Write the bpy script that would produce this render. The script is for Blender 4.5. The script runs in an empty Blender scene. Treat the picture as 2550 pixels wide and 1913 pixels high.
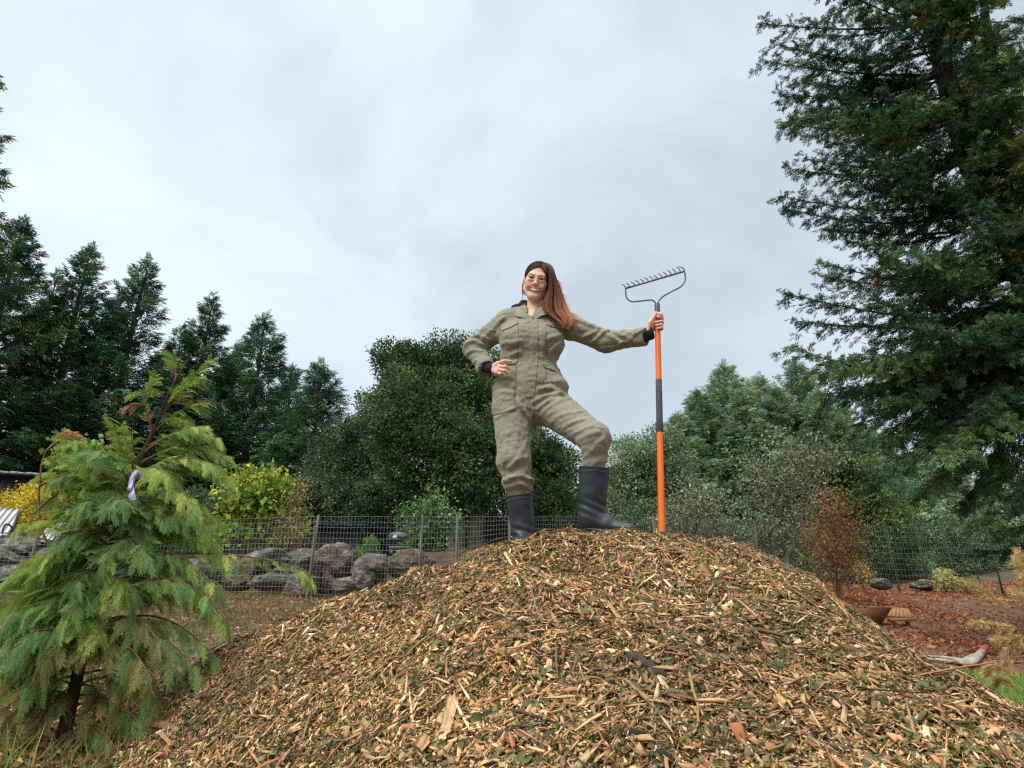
import bpy, math, random
import numpy as np
from mathutils import Vector
from mathutils.bvhtree import BVHTree

scene = bpy.context.scene
COL = scene.collection
RNG = np.random.default_rng(7)
R = math.radians

# ------------------------------------------------------------------ camera
F_PX, CX, CY, PITCH = 1890.0, 1275.0, 956.5, R(22.0)      # the photo is 2550 x 1913
CAM = np.array([0.0, 0.0, 0.6])
cam_data = bpy.data.cameras.new('camera')
cam_data.sensor_width = 36.0
cam_data.lens = F_PX / 2550.0 * 36.0
cam_data.clip_start = 0.05
cam_data.clip_end = 3000.0
cam = bpy.data.objects.new('camera', cam_data)
COL.objects.link(cam)
cam.location = CAM
cam.rotation_euler = (R(90) + PITCH, 0, 0)
scene.camera = cam

# ------------------------------------------------------------------ sky, sun, exposure
SUN_EL, SUN_AZ = R(48), R(-140)          # azimuth measured from +Y towards +X (behind the camera, to its left)
world = bpy.data.worlds.new('World')
scene.world = world
world.use_nodes = True
wn, wl = world.node_tree.nodes, world.node_tree.links
wn.clear()
w_out = wn.new('ShaderNodeOutputWorld')
w_bg = wn.new('ShaderNodeBackground')
w_sky = wn.new('ShaderNodeTexSky')
w_sky.sky_type = 'NISHITA'
w_sky.sun_disc = False
w_sky.sun_elevation = SUN_EL
w_sky.sun_rotation = SUN_AZ
w_tc = wn.new('ShaderNodeTexCoord')
w_map = wn.new('ShaderNodeMapping')
w_map.inputs['Scale'].default_value = (1.0, 1.0, 1.5)
w_map.inputs['Location'].default_value = (0.35, 0.2, 0.1)
w_n1 = wn.new('ShaderNodeTexNoise')
w_n1.inputs['Scale'].default_value = 2.3
w_n1.inputs['Detail'].default_value = 6.0
w_n1.inputs['Roughness'].default_value = 0.54
w_n1.inputs['Distortion'].default_value = 0.35
w_ramp = wn.new('ShaderNodeValToRGB')
w_ramp.color_ramp.interpolation = 'EASE'
w_ramp.color_ramp.elements[0].position = 0.36
w_ramp.color_ramp.elements[0].color = (0.53, 0.605, 0.675, 1)
w_ramp.color_ramp.elements[1].position = 0.66
w_ramp.color_ramp.elements[1].color = (0.69, 0.77, 0.865, 1)
w_sep = wn.new('ShaderNodeSeparateXYZ')
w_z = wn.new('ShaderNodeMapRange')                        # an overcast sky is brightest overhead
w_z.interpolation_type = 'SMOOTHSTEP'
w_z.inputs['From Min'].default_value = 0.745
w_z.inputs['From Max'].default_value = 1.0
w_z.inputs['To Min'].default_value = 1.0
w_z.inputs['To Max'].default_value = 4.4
w_dot = wn.new('ShaderNodeVectorMath')
w_dot.operation = 'DOT_PRODUCT'
w_dot.inputs[1].default_value = (-0.62, 0.42, 0.66)       # thinner cloud, upper left
w_br = wn.new('ShaderNodeMapRange')
w_br.interpolation_type = 'SMOOTHSTEP'
w_br.inputs['From Min'].default_value = 0.62
w_br.inputs['From Max'].default_value = 1.0
w_br.inputs['To Min'].default_value = 1.0
w_br.inputs['To Max'].default_value = 1.22
w_m1 = wn.new('ShaderNodeMath'); w_m1.operation = 'MULTIPLY'
w_m2 = wn.new('ShaderNodeMath'); w_m2.operation = 'MULTIPLY'
w_m2.inputs[1].default_value = 6.05
w_sc = wn.new('ShaderNodeVectorMath'); w_sc.operation = 'SCALE'
w_mix = wn.new('ShaderNodeMixRGB')
w_mix.inputs['Fac'].default_value = 0.93
wl.new(w_tc.outputs['Generated'], w_map.inputs['Vector'])
wl.new(w_map.outputs['Vector'], w_n1.inputs['Vector'])
wl.new(w_n1.outputs['Fac'], w_ramp.inputs['Fac'])
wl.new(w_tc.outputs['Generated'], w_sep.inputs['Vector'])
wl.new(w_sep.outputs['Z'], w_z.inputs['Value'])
wl.new(w_tc.outputs['Generated'], w_dot.inputs[0])
wl.new(w_dot.outputs['Value'], w_br.inputs['Value'])
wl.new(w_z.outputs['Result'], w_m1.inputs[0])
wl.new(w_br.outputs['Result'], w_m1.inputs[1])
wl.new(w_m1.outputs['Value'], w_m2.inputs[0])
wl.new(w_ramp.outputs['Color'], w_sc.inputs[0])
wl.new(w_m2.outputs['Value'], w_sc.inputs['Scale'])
wl.new(w_sky.outputs['Color'], w_mix.inputs['Color1'])
wl.new(w_sc.outputs['Vector'], w_mix.inputs['Color2'])
wl.new(w_mix.outputs['Color'], w_bg.inputs['Color'])
w_bg.inputs['Strength'].default_value = 0.1
wl.new(w_bg.outputs['Background'], w_out.inputs['Surface'])

sun_data = bpy.data.lights.new('sun', 'SUN')
sun_data.energy = 1.5
sun_data.angle = R(28)
sun_data.color = (1.0, 0.95, 0.87)
sun = bpy.data.objects.new('sun', sun_data)
COL.objects.link(sun)
sd = Vector((math.sin(SUN_AZ) * math.cos(SUN_EL), math.cos(SUN_AZ) * math.cos(SUN_EL), math.sin(SUN_EL)))
sun.rotation_euler = sd.to_track_quat('Z', 'Y').to_euler()
sun.location = (-6, -6, 14)

scene.view_settings.view_transform = 'Standard'
scene.view_settings.look = 'None'
scene.view_settings.gamma = 1.0
scene.view_settings.exposure = 0.92
scene.view_settings.use_curve_mapping = False
scene.render.engine = 'CYCLES'
scene.cycles.use_denoising = False
scene.cycles.pixel_filter_type = 'BLACKMAN_HARRIS'
scene.cycles.filter_width = 1.35
scene.cycles.max_bounces = 6
scene.cycles.diffuse_bounces = 3
scene.cycles.transparent_max_bounces = 8
scene.render.film_transparent = False

# ------------------------------------------------------------------ helpers
def at(px, py, Y):
    """World point seen at photo pixel (px, py) at ground distance Y in front of the camera."""
    u, v = (px - CX) / F_PX, (CY - py) / F_PX
    c, s = math.cos(PITCH), math.sin(PITCH)
    d = np.array([u, c - v * s, s + v * c])
    return CAM + d * (Y / d[1])

def lin(r, g, b):
    f = lambda c: c / 12.92 if c <= 0.04045 else ((c + 0.055) / 1.055) ** 2.4
    return (f(r / 255.0), f(g / 255.0), f(b / 255.0))

def nrm(v):
    v = np.asarray(v, float)
    return v / np.maximum(np.linalg.norm(v, axis=-1, keepdims=True), 1e-9)

BASE = {}

def tag(o, label=None, cat=None, group=None, kind=None):
    if label: o['label'] = label
    if cat: o['category'] = cat
    if group: o['group'] = group
    if kind: o['kind'] = kind
    return o

def thing(name, label, cat, loc, group=None):
    o = bpy.data.objects.new(name, None)
    o.empty_display_size = 0.2
    COL.objects.link(o)
    o.location = [float(c) for c in loc]
    BASE[o] = np.array(loc, float)
    return tag(o, label, cat, group)

def make_mesh(name, V, Fs, col=None, smooth=False):
    """Fs: list of (n,k) integer arrays; col: per-face colours in the order of Fs, or a vertex colour array."""
    V = np.asarray(V, np.float32)
    Fs = [np.asarray(f, np.int32) for f in Fs if len(f)]
    me = bpy.data.meshes.new(name)
    nf = sum(len(f) for f in Fs)
    loops = np.concatenate([f.ravel() for f in Fs]) if Fs else np.zeros(0, np.int32)
    tot = np.concatenate([np.full(len(f), f.shape[1], np.int32) for f in Fs]) if Fs else np.zeros(0, np.int32)
    start = np.concatenate([[0], np.cumsum(tot)[:-1]]).astype(np.int32) if nf else tot
    me.vertices.add(len(V)); me.vertices.foreach_set('co', V.ravel())
    me.loops.add(len(loops)); me.loops.foreach_set('vertex_index', loops)
    me.polygons.add(nf); me.polygons.foreach_set('loop_start', start); me.polygons.foreach_set('loop_total', tot)
    if smooth: me.polygons.foreach_set('use_smooth', np.ones(nf, bool))
    me.update(calc_edges=True)
    if col is not None:
        col = np.asarray(col, np.float32)
        dom = 'FACE' if len(col) == nf else 'POINT'
        a = me.attributes.new('col', 'FLOAT_COLOR', dom)
        c4 = np.ones((len(col), 4), np.float32); c4[:, :3] = col[:, :3]
        a.data.foreach_set('color', c4.ravel())
    return me

def obj(name, V, Fs, mat, parent=None, col=None, smooth=False):
    """One mesh object from world-space vertices; a child is stored relative to its thing's base."""
    V = np.asarray(V, float)
    root = parent
    while root is not None and root.parent is not None: root = root.parent
    base = BASE.get(root) if root is not None else None
    if base is not None: V = V - base
    o = bpy.data.objects.new(name, make_mesh(name, V, Fs, col, smooth))
    if mat: o.data.materials.append(mat)
    COL.objects.link(o)
    if parent is not None: o.parent = parent
    return o

class MB:
    """Collects pieces into one mesh."""
    def __init__(s): s.V, s.F, s.C, s.n = [], {}, {}, 0
    def add(s, V, F, col=None):
        V = np.asarray(V, float).reshape(-1, 3)
        F = np.asarray(F, np.int64)
        k = F.shape[1]
        s.V.append(V); s.F.setdefault(k, []).append(F + s.n)
        c = np.ones((len(F), 3)) if col is None else (np.tile(np.asarray(col, float), (len(F), 1)) if np.ndim(col) == 1 else np.asarray(col, float))
        s.C.setdefault(k, []).append(c); s.n += len(V)
        return s
    def tube(s, pts, rad, sides=6, col=None, cap=True):
        V, F = tube(pts, rad, sides); s.add(V, F, col)
        if cap:
            n = len(V)
            for e in (0, n - sides):
                idx = np.arange(e, e + sides)
                if e == 0: idx = idx[::-1]
                c = V[idx].mean(0)
                W = np.vstack([V[idx], c])
                s.add(W, [[i, (i + 1) % sides, sides] for i in range(sides)], col)
        return s
    def box(s, c, size, axes=None, col=None):
        c = np.asarray(c, float); h = np.asarray(size, float) / 2
        ax = np.eye(3) if axes is None else np.asarray(axes, float)
        S = np.array([[-1,-1,-1],[1,-1,-1],[1,1,-1],[-1,1,-1],[-1,-1,1],[1,-1,1],[1,1,1],[-1,1,1]], float) * h
        return s.add(c + S @ ax, [[0,3,2,1],[4,5,6,7],[0,1,5,4],[1,2,6,5],[2,3,7,6],[3,0,4,7]], col)
    def build(s, name, mat, parent=None, smooth=False, colour=True):
        ks = sorted(s.F)
        Fs = [np.vstack(s.F[k]) for k in ks]
        C = np.vstack([np.vstack(s.C[k]) for k in ks]) if colour else None
        return obj(name, np.vstack(s.V), Fs, mat, parent, C, smooth)

def frame_along(t):
    t = nrm(t)
    ref = np.where(np.abs(t[..., 2:3]) > 0.9, np.array([1.0, 0, 0]), np.array([0, 0, 1.0]))
    a = nrm(np.cross(ref, t)); b = np.cross(t, a)
    return a, b

def tube(pts, rad, sides=6):
    pts = np.asarray(pts, float); n = len(pts)
    rad = np.broadcast_to(np.asarray(rad, float), (n,))
    t = np.gradient(pts, axis=0)
    t = nrm(t)
    a, b = frame_along(t[0:1])
    A = [a[0]]
    for i in range(1, n):
        v = A[-1] - t[i] * np.dot(A[-1], t[i]); A.append(v / max(np.linalg.norm(v), 1e-9))
    A = np.array(A); B = np.cross(t, A)
    th = np.arange(sides) * 2 * math.pi / sides
    V = pts[:, None] + rad[:, None, None] * (np.cos(th)[None, :, None] * A[:, None] + np.sin(th)[None, :, None] * B[:, None])
    F = []
    for i in range(n - 1):
        for j in range(sides):
            k = (j + 1) % sides
            F.append([i * sides + j, i * sides + k, (i + 1) * sides + k, (i + 1) * sides + j])
    return V.reshape(-1, 3), np.array(F)

def spline(P, n=20):
    """Catmull-Rom through the points P."""
    P = np.asarray(P, float)
    Q = np.vstack([2 * P[0] - P[1], P, 2 * P[-1] - P[-2]])
    u = np.linspace(0, len(P) - 1 - 1e-6, n); i = u.astype(int); f = (u - i)[:, None]
    p0, p1, p2, p3 = Q[i], Q[i + 1], Q[i + 2], Q[i + 3]
    return 0.5 * (2 * p1 + (p2 - p0) * f + (2 * p0 - 5 * p1 + 4 * p2 - p3) * f ** 2 + (3 * p1 - p0 - 3 * p2 + p3) * f ** 3)

def replicate(T, F, pos, ax, ay, az, scale=1.0):
    """Copies of template (T, F) into one vertex and face array."""
    N, nv = len(pos), len(T)
    sc = np.broadcast_to(np.asarray(scale, float), (N,)) if np.ndim(scale) < 2 else scale
    if np.ndim(sc) == 1: sc = np.repeat(sc[:, None], 3, 1)
    V = (pos[:, None] + (T[None, :, 0:1] * sc[:, None, 0:1]) * ax[:, None] + (T[None, :, 1:2] * sc[:, None, 1:2]) * ay[:, None]
         + (T[None, :, 2:3] * sc[:, None, 2:3]) * az[:, None])
    Fa = (F[None] + (np.arange(N) * nv)[:, None, None]).reshape(-1, F.shape[1])
    return V.reshape(-1, 3), Fa

def rnd_axes(d, up, rng, roll=0.0):
    """Orthonormal frames with x along d, z near up, rolled by a random angle up to roll."""
    ax = nrm(d)
    az = nrm(up - ax * np.sum(up * ax, -1, keepdims=True) + 1e-6 * rng.normal(size=ax.shape))
    ay = np.cross(az, ax)
    r = rng.uniform(-roll, roll, len(ax))[:, None]
    return ax, ay * np.cos(r) + az * np.sin(r), az * np.cos(r) - ay * np.sin(r)

def hash3(ix, iy, iz, seed=0):
    h = (ix.astype(np.int64) * 374761393 + iy.astype(np.int64) * 668265263 + iz.astype(np.int64) * 2147483647 + seed * 1274126177) & 0xFFFFFFFF
    h = ((h ^ (h >> 13)) * 1274126177) & 0xFFFFFFFF
    h = h ^ (h >> 16)
    return (h & 0xFFFFFF) / float(0xFFFFFF)

def vnoise(P, scale=1.0, seed=0):
    """Value noise, 0..1."""
    Q = np.asarray(P, float) * scale
    i = np.floor(Q); f = Q - i; f = f * f * (3 - 2 * f); i = i.astype(np.int64)
    out = 0
    for dx in (0, 1):
        for dy in (0, 1):
            for dz in (0, 1):
                w = (f[:, 0] if dx else 1 - f[:, 0]) * (f[:, 1] if dy else 1 - f[:, 1]) * (f[:, 2] if dz else 1 - f[:, 2])
                out = out + w * hash3(i[:, 0] + dx, i[:, 1] + dy, i[:, 2] + dz, seed)
    return out

def fbm(P, scale=1.0, seed=0, oct=3):
    a, s, t = 0, 1.0, 0
    for k in range(oct):
        a = a + s * vnoise(P, scale * 2 ** k, seed + k); t += s; s *= 0.5
    return a / t

# ------------------------------------------------------------------ materials
def new_mat(name):
    m = bpy.data.materials.new(name); m.use_nodes = True
    n = m.node_tree.nodes; l = m.node_tree.links
    return m, n, l, n['Principled BSDF'], n['Material Output']

def attr_mat(name, rough=0.7, spec=0.3, noise=None, bump=0.0, bump_scale=40.0, translucent=0.0, gain=1.0, fine=None):
    """Base colour from each piece's own colour, with a little procedural variation."""
    m, n, l, p, out = new_mat(name)
    a = n.new('ShaderNodeAttribute'); a.attribute_name = 'col'
    c = a.outputs['Color']
    tc = n.new('ShaderNodeTexCoord')
    if noise:
        nz = n.new('ShaderNodeTexNoise'); nz.inputs['Scale'].default_value = noise[0]; nz.inputs['Detail'].default_value = 4
        l.new(tc.outputs['Object'], nz.inputs['Vector'])
        mr = n.new('ShaderNodeMapRange'); mr.inputs['To Min'].default_value = 1 - noise[1]; mr.inputs['To Max'].default_value = 1 + noise[1]
        mr.inputs['From Min'].default_value = 0.3; mr.inputs['From Max'].default_value = 0.7
        l.new(nz.outputs['Fac'], mr.inputs['Value'])
        sc = n.new('ShaderNodeVectorMath'); sc.operation = 'SCALE'
        l.new(c, sc.inputs[0]); l.new(mr.outputs['Result'], sc.inputs['Scale']); c = sc.outputs['Vector']
    l.new(c, p.inputs['Base Color'])
    p.inputs['Roughness'].default_value = rough
    p.inputs['Specular IOR Level'].default_value = spec
    if bump:
        nb = n.new('ShaderNodeTexNoise'); nb.inputs['Scale'].default_value = bump_scale; nb.inputs['Detail'].default_value = 5
        l.new(tc.outputs['Object'], nb.inputs['Vector'])
        b = n.new('ShaderNodeBump'); b.inputs['Strength'].default_value = bump; b.inputs['Distance'].default_value = 0.01
        l.new(nb.outputs['Fac'], b.inputs['Height']); l.new(b.outputs['Normal'], p.inputs['Normal'])
    if translucent:
        t = n.new('ShaderNodeBsdfTranslucent'); l.new(c, t.inputs['Color'])
        mx = n.new('ShaderNodeMixShader'); mx.inputs['Fac'].default_value = translucent
        l.new(p.outputs['BSDF'], mx.inputs[1]); l.new(t.outputs['BSDF'], mx.inputs[2]); l.new(mx.outputs['Shader'], out.inputs['Surface'])
    return m

def noise_mat(name, c1, c2, scale=6.0, rough=0.8, spec=0.3, bump=0.3, bump_scale=None, bdist=0.02, c3=None, stretch=None, metallic=0.0, detail=6.0):
    m, n, l, p, out = new_mat(name)
    tc = n.new('ShaderNodeTexCoord'); v = tc.outputs['Object']
    if stretch:
        mp = n.new('ShaderNodeMapping'); mp.inputs['Scale'].default_value = stretch; l.new(v, mp.inputs['Vector']); v = mp.outputs['Vector']
    nz = n.new('ShaderNodeTexNoise'); nz.inputs['Scale'].default_value = scale; nz.inputs['Detail'].default_value = detail; nz.inputs['Roughness'].default_value = 0.62
    l.new(v, nz.inputs['Vector'])
    rp = n.new('ShaderNodeValToRGB')
    rp.color_ramp.elements[0].position = 0.32; rp.color_ramp.elements[0].color = (*c1, 1)
    rp.color_ramp.elements[1].position = 0.68; rp.color_ramp.elements[1].color = (*c2, 1)
    if c3:
        e = rp.color_ramp.elements.new(0.56); e.color = (*c3, 1)
    l.new(nz.outputs['Fac'], rp.inputs['Fac']); l.new(rp.outputs['Color'], p.inputs['Base Color'])
    p.inputs['Roughness'].default_value = rough; p.inputs['Specular IOR Level'].default_value = spec; p.inputs['Metallic'].default_value = metallic
    if bump:
        nb = n.new('ShaderNodeTexNoise'); nb.inputs['Scale'].default_value = bump_scale or scale * 3; nb.inputs['Detail'].default_value = 8
        l.new(v, nb.inputs['Vector'])
        b = n.new('ShaderNodeBump'); b.inputs['Strength'].default_value = bump; b.inputs['Distance'].default_value = bdist
        l.new(nb.outputs['Fac'], b.inputs['Height']); l.new(b.outputs['Normal'], p.inputs['Normal'])
    return m

M_FOLIAGE = attr_mat('foliage', rough=0.65, spec=0.22, translucent=0.28)
M_NEEDLE = attr_mat('needles', rough=0.75, spec=0.12, translucent=0.2)
M_CHIP = attr_mat('wood_chip', rough=0.75, spec=0.2, noise=(60.0, 0.22))
M_BARK = noise_mat('bark', lin(52, 42, 36), lin(98, 84, 74), scale=14, stretch=(1, 1, 0.2), bump=0.8, bump_scale=30, bdist=0.03)
M_BARK_GREY = noise_mat('lichen_bark', lin(70, 66, 58), lin(135, 132, 120), scale=12, stretch=(1, 1, 0.4), bump=0.7, bump_scale=30, bdist=0.02)
M_STEM = noise_mat('stem_bark', lin(86, 60, 42), lin(132, 98, 70), scale=30, stretch=(1, 1, 0.3), bump=0.5, bump_scale=80, bdist=0.004)
M_STEM_DARK = noise_mat('wet_bark', lin(44, 33, 27), lin(86, 62, 48), scale=24, stretch=(1, 1, 0.25), bump=0.7, bump_scale=70, bdist=0.006)

# ------------------------------------------------------------------ terrain: a garden slope that climbs away from the camera
_gp = [at(145, 1880, 3.2), at(500, 1700, 5.2), at(600, 1565, 8.0), at(0, 1560, 8.0), at(-400, 1560, 8.0), at(650, 1490, 12.6), at(0, 1480, 12.0),
       at(2480, 1745, 6.5), at(2450, 1694, 8.6), at(2300, 1650, 10.0), at(2250, 1560, 15.0), at(2300, 1468, 22.0), at(2540, 1482, 20.0), at(2900, 1560, 14.0), at(3000, 1745, 6.5),
       at(1900, 1470, 17.0), at(1275, 1560, 9.0), at(1275, 1455, 15.0)]
_gp = [tuple(p) for p in _gp] + [(0, 0, 0.0), (-2, 0, 0.0), (2, 0, 0.0), (0, -4, -0.3), (-6, -4, -0.3), (6, -4, -0.3), (2.2, 2.5, 0.22), (0.5, 2.0, 0.15), (-1.0, 2.0, 0.16),
       (-8, 13.6, 1.95), (-5, 13.6, 1.95), (-2, 13.6, 1.98), (-8, 20, 2.2), (-3, 20, 2.2), (2, 22, 3.6), (10, 30, 4.4), (-12, 30, 2.9), (0, 30, 3.6), (18, 22, 3.9), (-18, 14, 1.9), (-18, 4, 0.6), (18, 4, 0.5), (18, 12, 2.0)]
_gp = np.array(_gp, float)
def _phi(r): return r * r * np.log(np.maximum(r, 1e-6))
_n = len(_gp)
_A = np.zeros((_n + 3, _n + 3))
_A[:_n, :_n] = _phi(np.linalg.norm(_gp[:, None, :2] - _gp[None, :, :2], axis=2)) + np.eye(_n) * 0.25
_A[:_n, _n] = 1; _A[:_n, _n + 1:] = _gp[:, :2]; _A[_n, :_n] = 1; _A[_n + 1:, :_n] = _gp[:, :2].T
_W = np.linalg.solve(_A, np.concatenate([_gp[:, 2], np.zeros(3)]))
def ground_z(x, y):
    x = np.asarray(x, float); y = np.asarray(y, float); sh = x.shape
    xf, yf = x.ravel(), y.ravel()
    xc, yc = np.clip(xf, -17, 17), np.clip(yf, -4, 29)
    P = np.stack([xc, yc], 1)
    z = np.empty(len(P))
    for s in range(0, len(P), 50000):
        q = P[s:s + 50000]
        z[s:s + 50000] = _phi(np.linalg.norm(q[:, None] - _gp[None, :, :2], axis=2)) @ _W[:_n] + _W[_n] + q @ _W[_n + 1:]
    # the terrace held up by the boulders on the left
    st = np.clip((yf - 13.55) / 0.7, 0, 1); sx = np.clip((1.2 - xf) / 2.5, 0, 1)
    z = z + 0.85 * st * st * (3 - 2 * st) * sx * sx * (3 - 2 * sx)
    return z.reshape(sh)
def gz(x, y): return float(ground_z(np.array([x]), np.array([y]))[0])

def grid_xy(xs, ys, zf):
    X, Y = np.meshgrid(xs, ys); Z = zf(X, Y)
    V = np.stack([X, Y, Z], -1).reshape(-1, 3)
    nx, ny = len(xs), len(ys)
    i = (np.arange(ny - 1)[:, None] * nx + np.arange(nx - 1)[None]).ravel()
    return V, np.stack([i, i + 1, i + nx + 1, i + nx], 1)

def bumpy_ground(X, Y):
    P = np.stack([X.ravel(), Y.ravel(), np.zeros(X.size)], 1)
    return ground_z(X, Y) + ((fbm(P, 1.2, 3, 3) - 0.5) * 0.14 + (fbm(P, 5.0, 9, 2) - 0.5) * 0.04).reshape(X.shape)

xs = np.concatenate([[-130, -90, -60, -35, -25], np.arange(-18, 18.01, 0.16), [25, 35, 60, 90, 130]])
ys = np.concatenate([[-60, -25, -10], np.arange(-4, 30.01, 0.16), [35, 45, 70, 100, 140]])
GV, GF = grid_xy(xs, ys, bumpy_ground)
M_SOIL = noise_mat('garden_soil', lin(58, 46, 36), lin(112, 94, 72), scale=3.5, bump=0.9, bump_scale=22, bdist=0.05, c3=lin(92, 78, 56), rough=0.9)
tag(obj('ground', GV, [GF], M_SOIL, smooth=True), kind='structure')

# the bed of rust coloured mulch on the right-hand slope, and the strip of lawn in front of its edging board
def patch_sheet(poly, step, lift, wob=0.25, seed=1):
    """A sheet over the ground inside the polygon (x, y), its rim wandering a little."""
    poly = np.array(poly, float)
    lo, hi = poly.min(0) - 0.4, poly.max(0) + 0.4
    V, F = grid_xy(np.arange(lo[0], hi[0], step), np.arange(lo[1], hi[1], step), lambda X, Y: bumpy_ground(X, Y) + lift)
    c = V[F].mean(1)
    w = (np.stack([fbm(c, 1.5, seed, 2), fbm(c, 1.5, seed + 7, 2)], 1) - 0.5) * 2 * wob
    inside = in_poly(c[:, :2] + w, poly)
    F = F[inside]
    used = np.unique(F); m = np.full(len(V), -1); m[used] = np.arange(len(used))
    return V[used], m[F]
def in_poly(P, poly):
    x, y = P[:, 0], P[:, 1]; r = np.zeros(len(P), bool); n = len(poly)
    for i in range(n):
        x1, y1 = poly[i]; x2, y2 = poly[(i + 1) % n]
        c = ((y1 > y) != (y2 > y)) & (x < (x2 - x1) * (y - y1) / (y2 - y1 + 1e-12) + x1)
        r ^= c
    return r
bed_poly = [at(2090, 1500, 13)[:2], at(2000, 1480, 22)[:2], at(2300, 1468, 23)[:2], at(2700, 1480, 22)[:2], at(3100, 1560, 15)[:2], at(2900, 1694, 8.8)[:2], at(2200, 1694, 8.8)[:2]]
M_BED = noise_mat('rust_mulch', lin(92, 68, 52), lin(152, 106, 76), scale=2.2, bump=0.9, bump_scale=26, bdist=0.05, c3=lin(124, 88, 66), rough=0.9)
BV, BF = patch_sheet(bed_poly, 0.14, 0.035, 0.3, 5)
tag(obj('mulch_bed', BV, [BF], M_BED, smooth=True), kind='structure')
lawn_poly = [at(2330, 1697, 8.35)[:2], at(3300, 1697, 8.35)[:2], at(3300, 1900, 4.2)[:2], at(2400, 1900, 4.2)[:2]]
M_LAWN = noise_mat('lawn_soil', lin(58, 72, 32), lin(92, 108, 48), scale=8, bump=0.6, bump_scale=40, bdist=0.03)
LV, LF = patch_sheet(lawn_poly, 0.12, 0.03, 0.05, 8)
tag(obj('lawn', LV, [LF], M_LAWN, smooth=True), kind='structure')

# ------------------------------------------------------------------ the heap of wood chips
PILE_C = np.array([0.52, 4.15])
_sil = [(-2200,0)]
def _prof(r, r0, h):    # heap profile: rounded top, straight flank, long toe
    return h
# the heap's edge radius and shape by direction, measured on the photo's outline
_rad = np.array([[0.0, 3.00], [45, 2.9], [90, 2.7], [135, 2.4], [180, 2.45], [215, 2.85], [250, 3.25], [270, 3.3], [300, 3.1], [330, 3.0], [360, 3.00]])
PILE_TOP = 1.315
def pile_z(x, y):
    x = np.asarray(x, float); y = np.asarray(y, float)
    dx, dy = x - PILE_C[0], y - PILE_C[1]
    r = np.hypot(dx, dy); th = np.degrees(np.arctan2(dy, dx)) % 360
    R0 = np.interp(th, _rad[:, 0], _rad[:, 1])
    q = r / R0
    base = np.interp(q, [0, 0.08, 0.17, 0.3, 0.5, 0.75, 0.9, 1.0, 1.15], [1.0, 0.992, 0.965, 0.865, 0.645, 0.335, 0.15, 0.06, -0.06])
    P = np.stack([x.ravel(), y.ravel(), np.zeros(x.size)], 1)
    lump = ((fbm(P, 1.7, 21, 3) - 0.5) * 0.17 + (fbm(P, 5.5, 31, 3) - 0.5) * 0.12 + (fbm(P, 18.0, 41, 2) - 0.5) * 0.03).reshape(x.shape)
    g = ground_z(x, y)
    gl = np.minimum(g, 1.0)
    z = gl + (PILE_TOP - gl) * base + lump * np.clip(1.35 - q, 0, 1)
    # the steep right flank, at the chips' angle of repose
    fl = 1.25 - 0.80 * (x - 0.95 - 0.47 * (y - 3.3)) + lump * 0.8
    h_ = np.clip(0.5 + 0.5 * (z - fl) / 0.16, 0, 1); z = z + (fl - z) * h_ - 0.16 * h_ * (1 - h_)
    # its left toe, where the heap runs out beside the cedar
    sl = x + 1.60 + 0.66 * (y - 3.3)
    fl = gl + 0.03 + 0.76 * np.maximum(sl, -0.2) + lump * 0.6
    h_ = np.clip(0.5 + 0.5 * (z - fl) / 0.12, 0, 1) * (y < 4.6); z = z + (fl - z) * h_ - 0.12 * h_ * (1 - h_)
    # small crown under the raised boot, shoulder on the right of it
    for (bx, by, bh, bw) in HEAP_BUMPS:
        z = z + bh * np.exp(-((x - bx) ** 2 + (y - by) ** 2) / (2 * bw * bw))
    return z
HEAP_BUMPS = [(0.30, 3.95, 0.03, 0.16), (0.52, 3.85, 0.025, 0.2), (1.0, 3.9, 0.02, 0.3), (0.87, 3.78, -0.03, 0.14), (-0.16, 3.9, 0.035, 0.16), (0.22, 3.9, 0.015, 0.1),
              (-0.08, 3.15, -0.05, 0.10), (0.12, 2.75, -0.06, 0.13), (0.10, 2.98, 0.04, 0.12), (0.86, 3.02, -0.05, 0.09), (0.45, 3.2, -0.04, 0.10), (-0.35, 2.6, -0.045, 0.12), (0.62, 2.35, -0.04, 0.11), (-0.1, 2.2, 0.03, 0.14), (0.95, 2.55, 0.03, 0.13), (-0.6, 2.95, 0.04, 0.13)]
def pz(x, y): return float(pile_z(np.array([x]), np.array([y]))[0])

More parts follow.
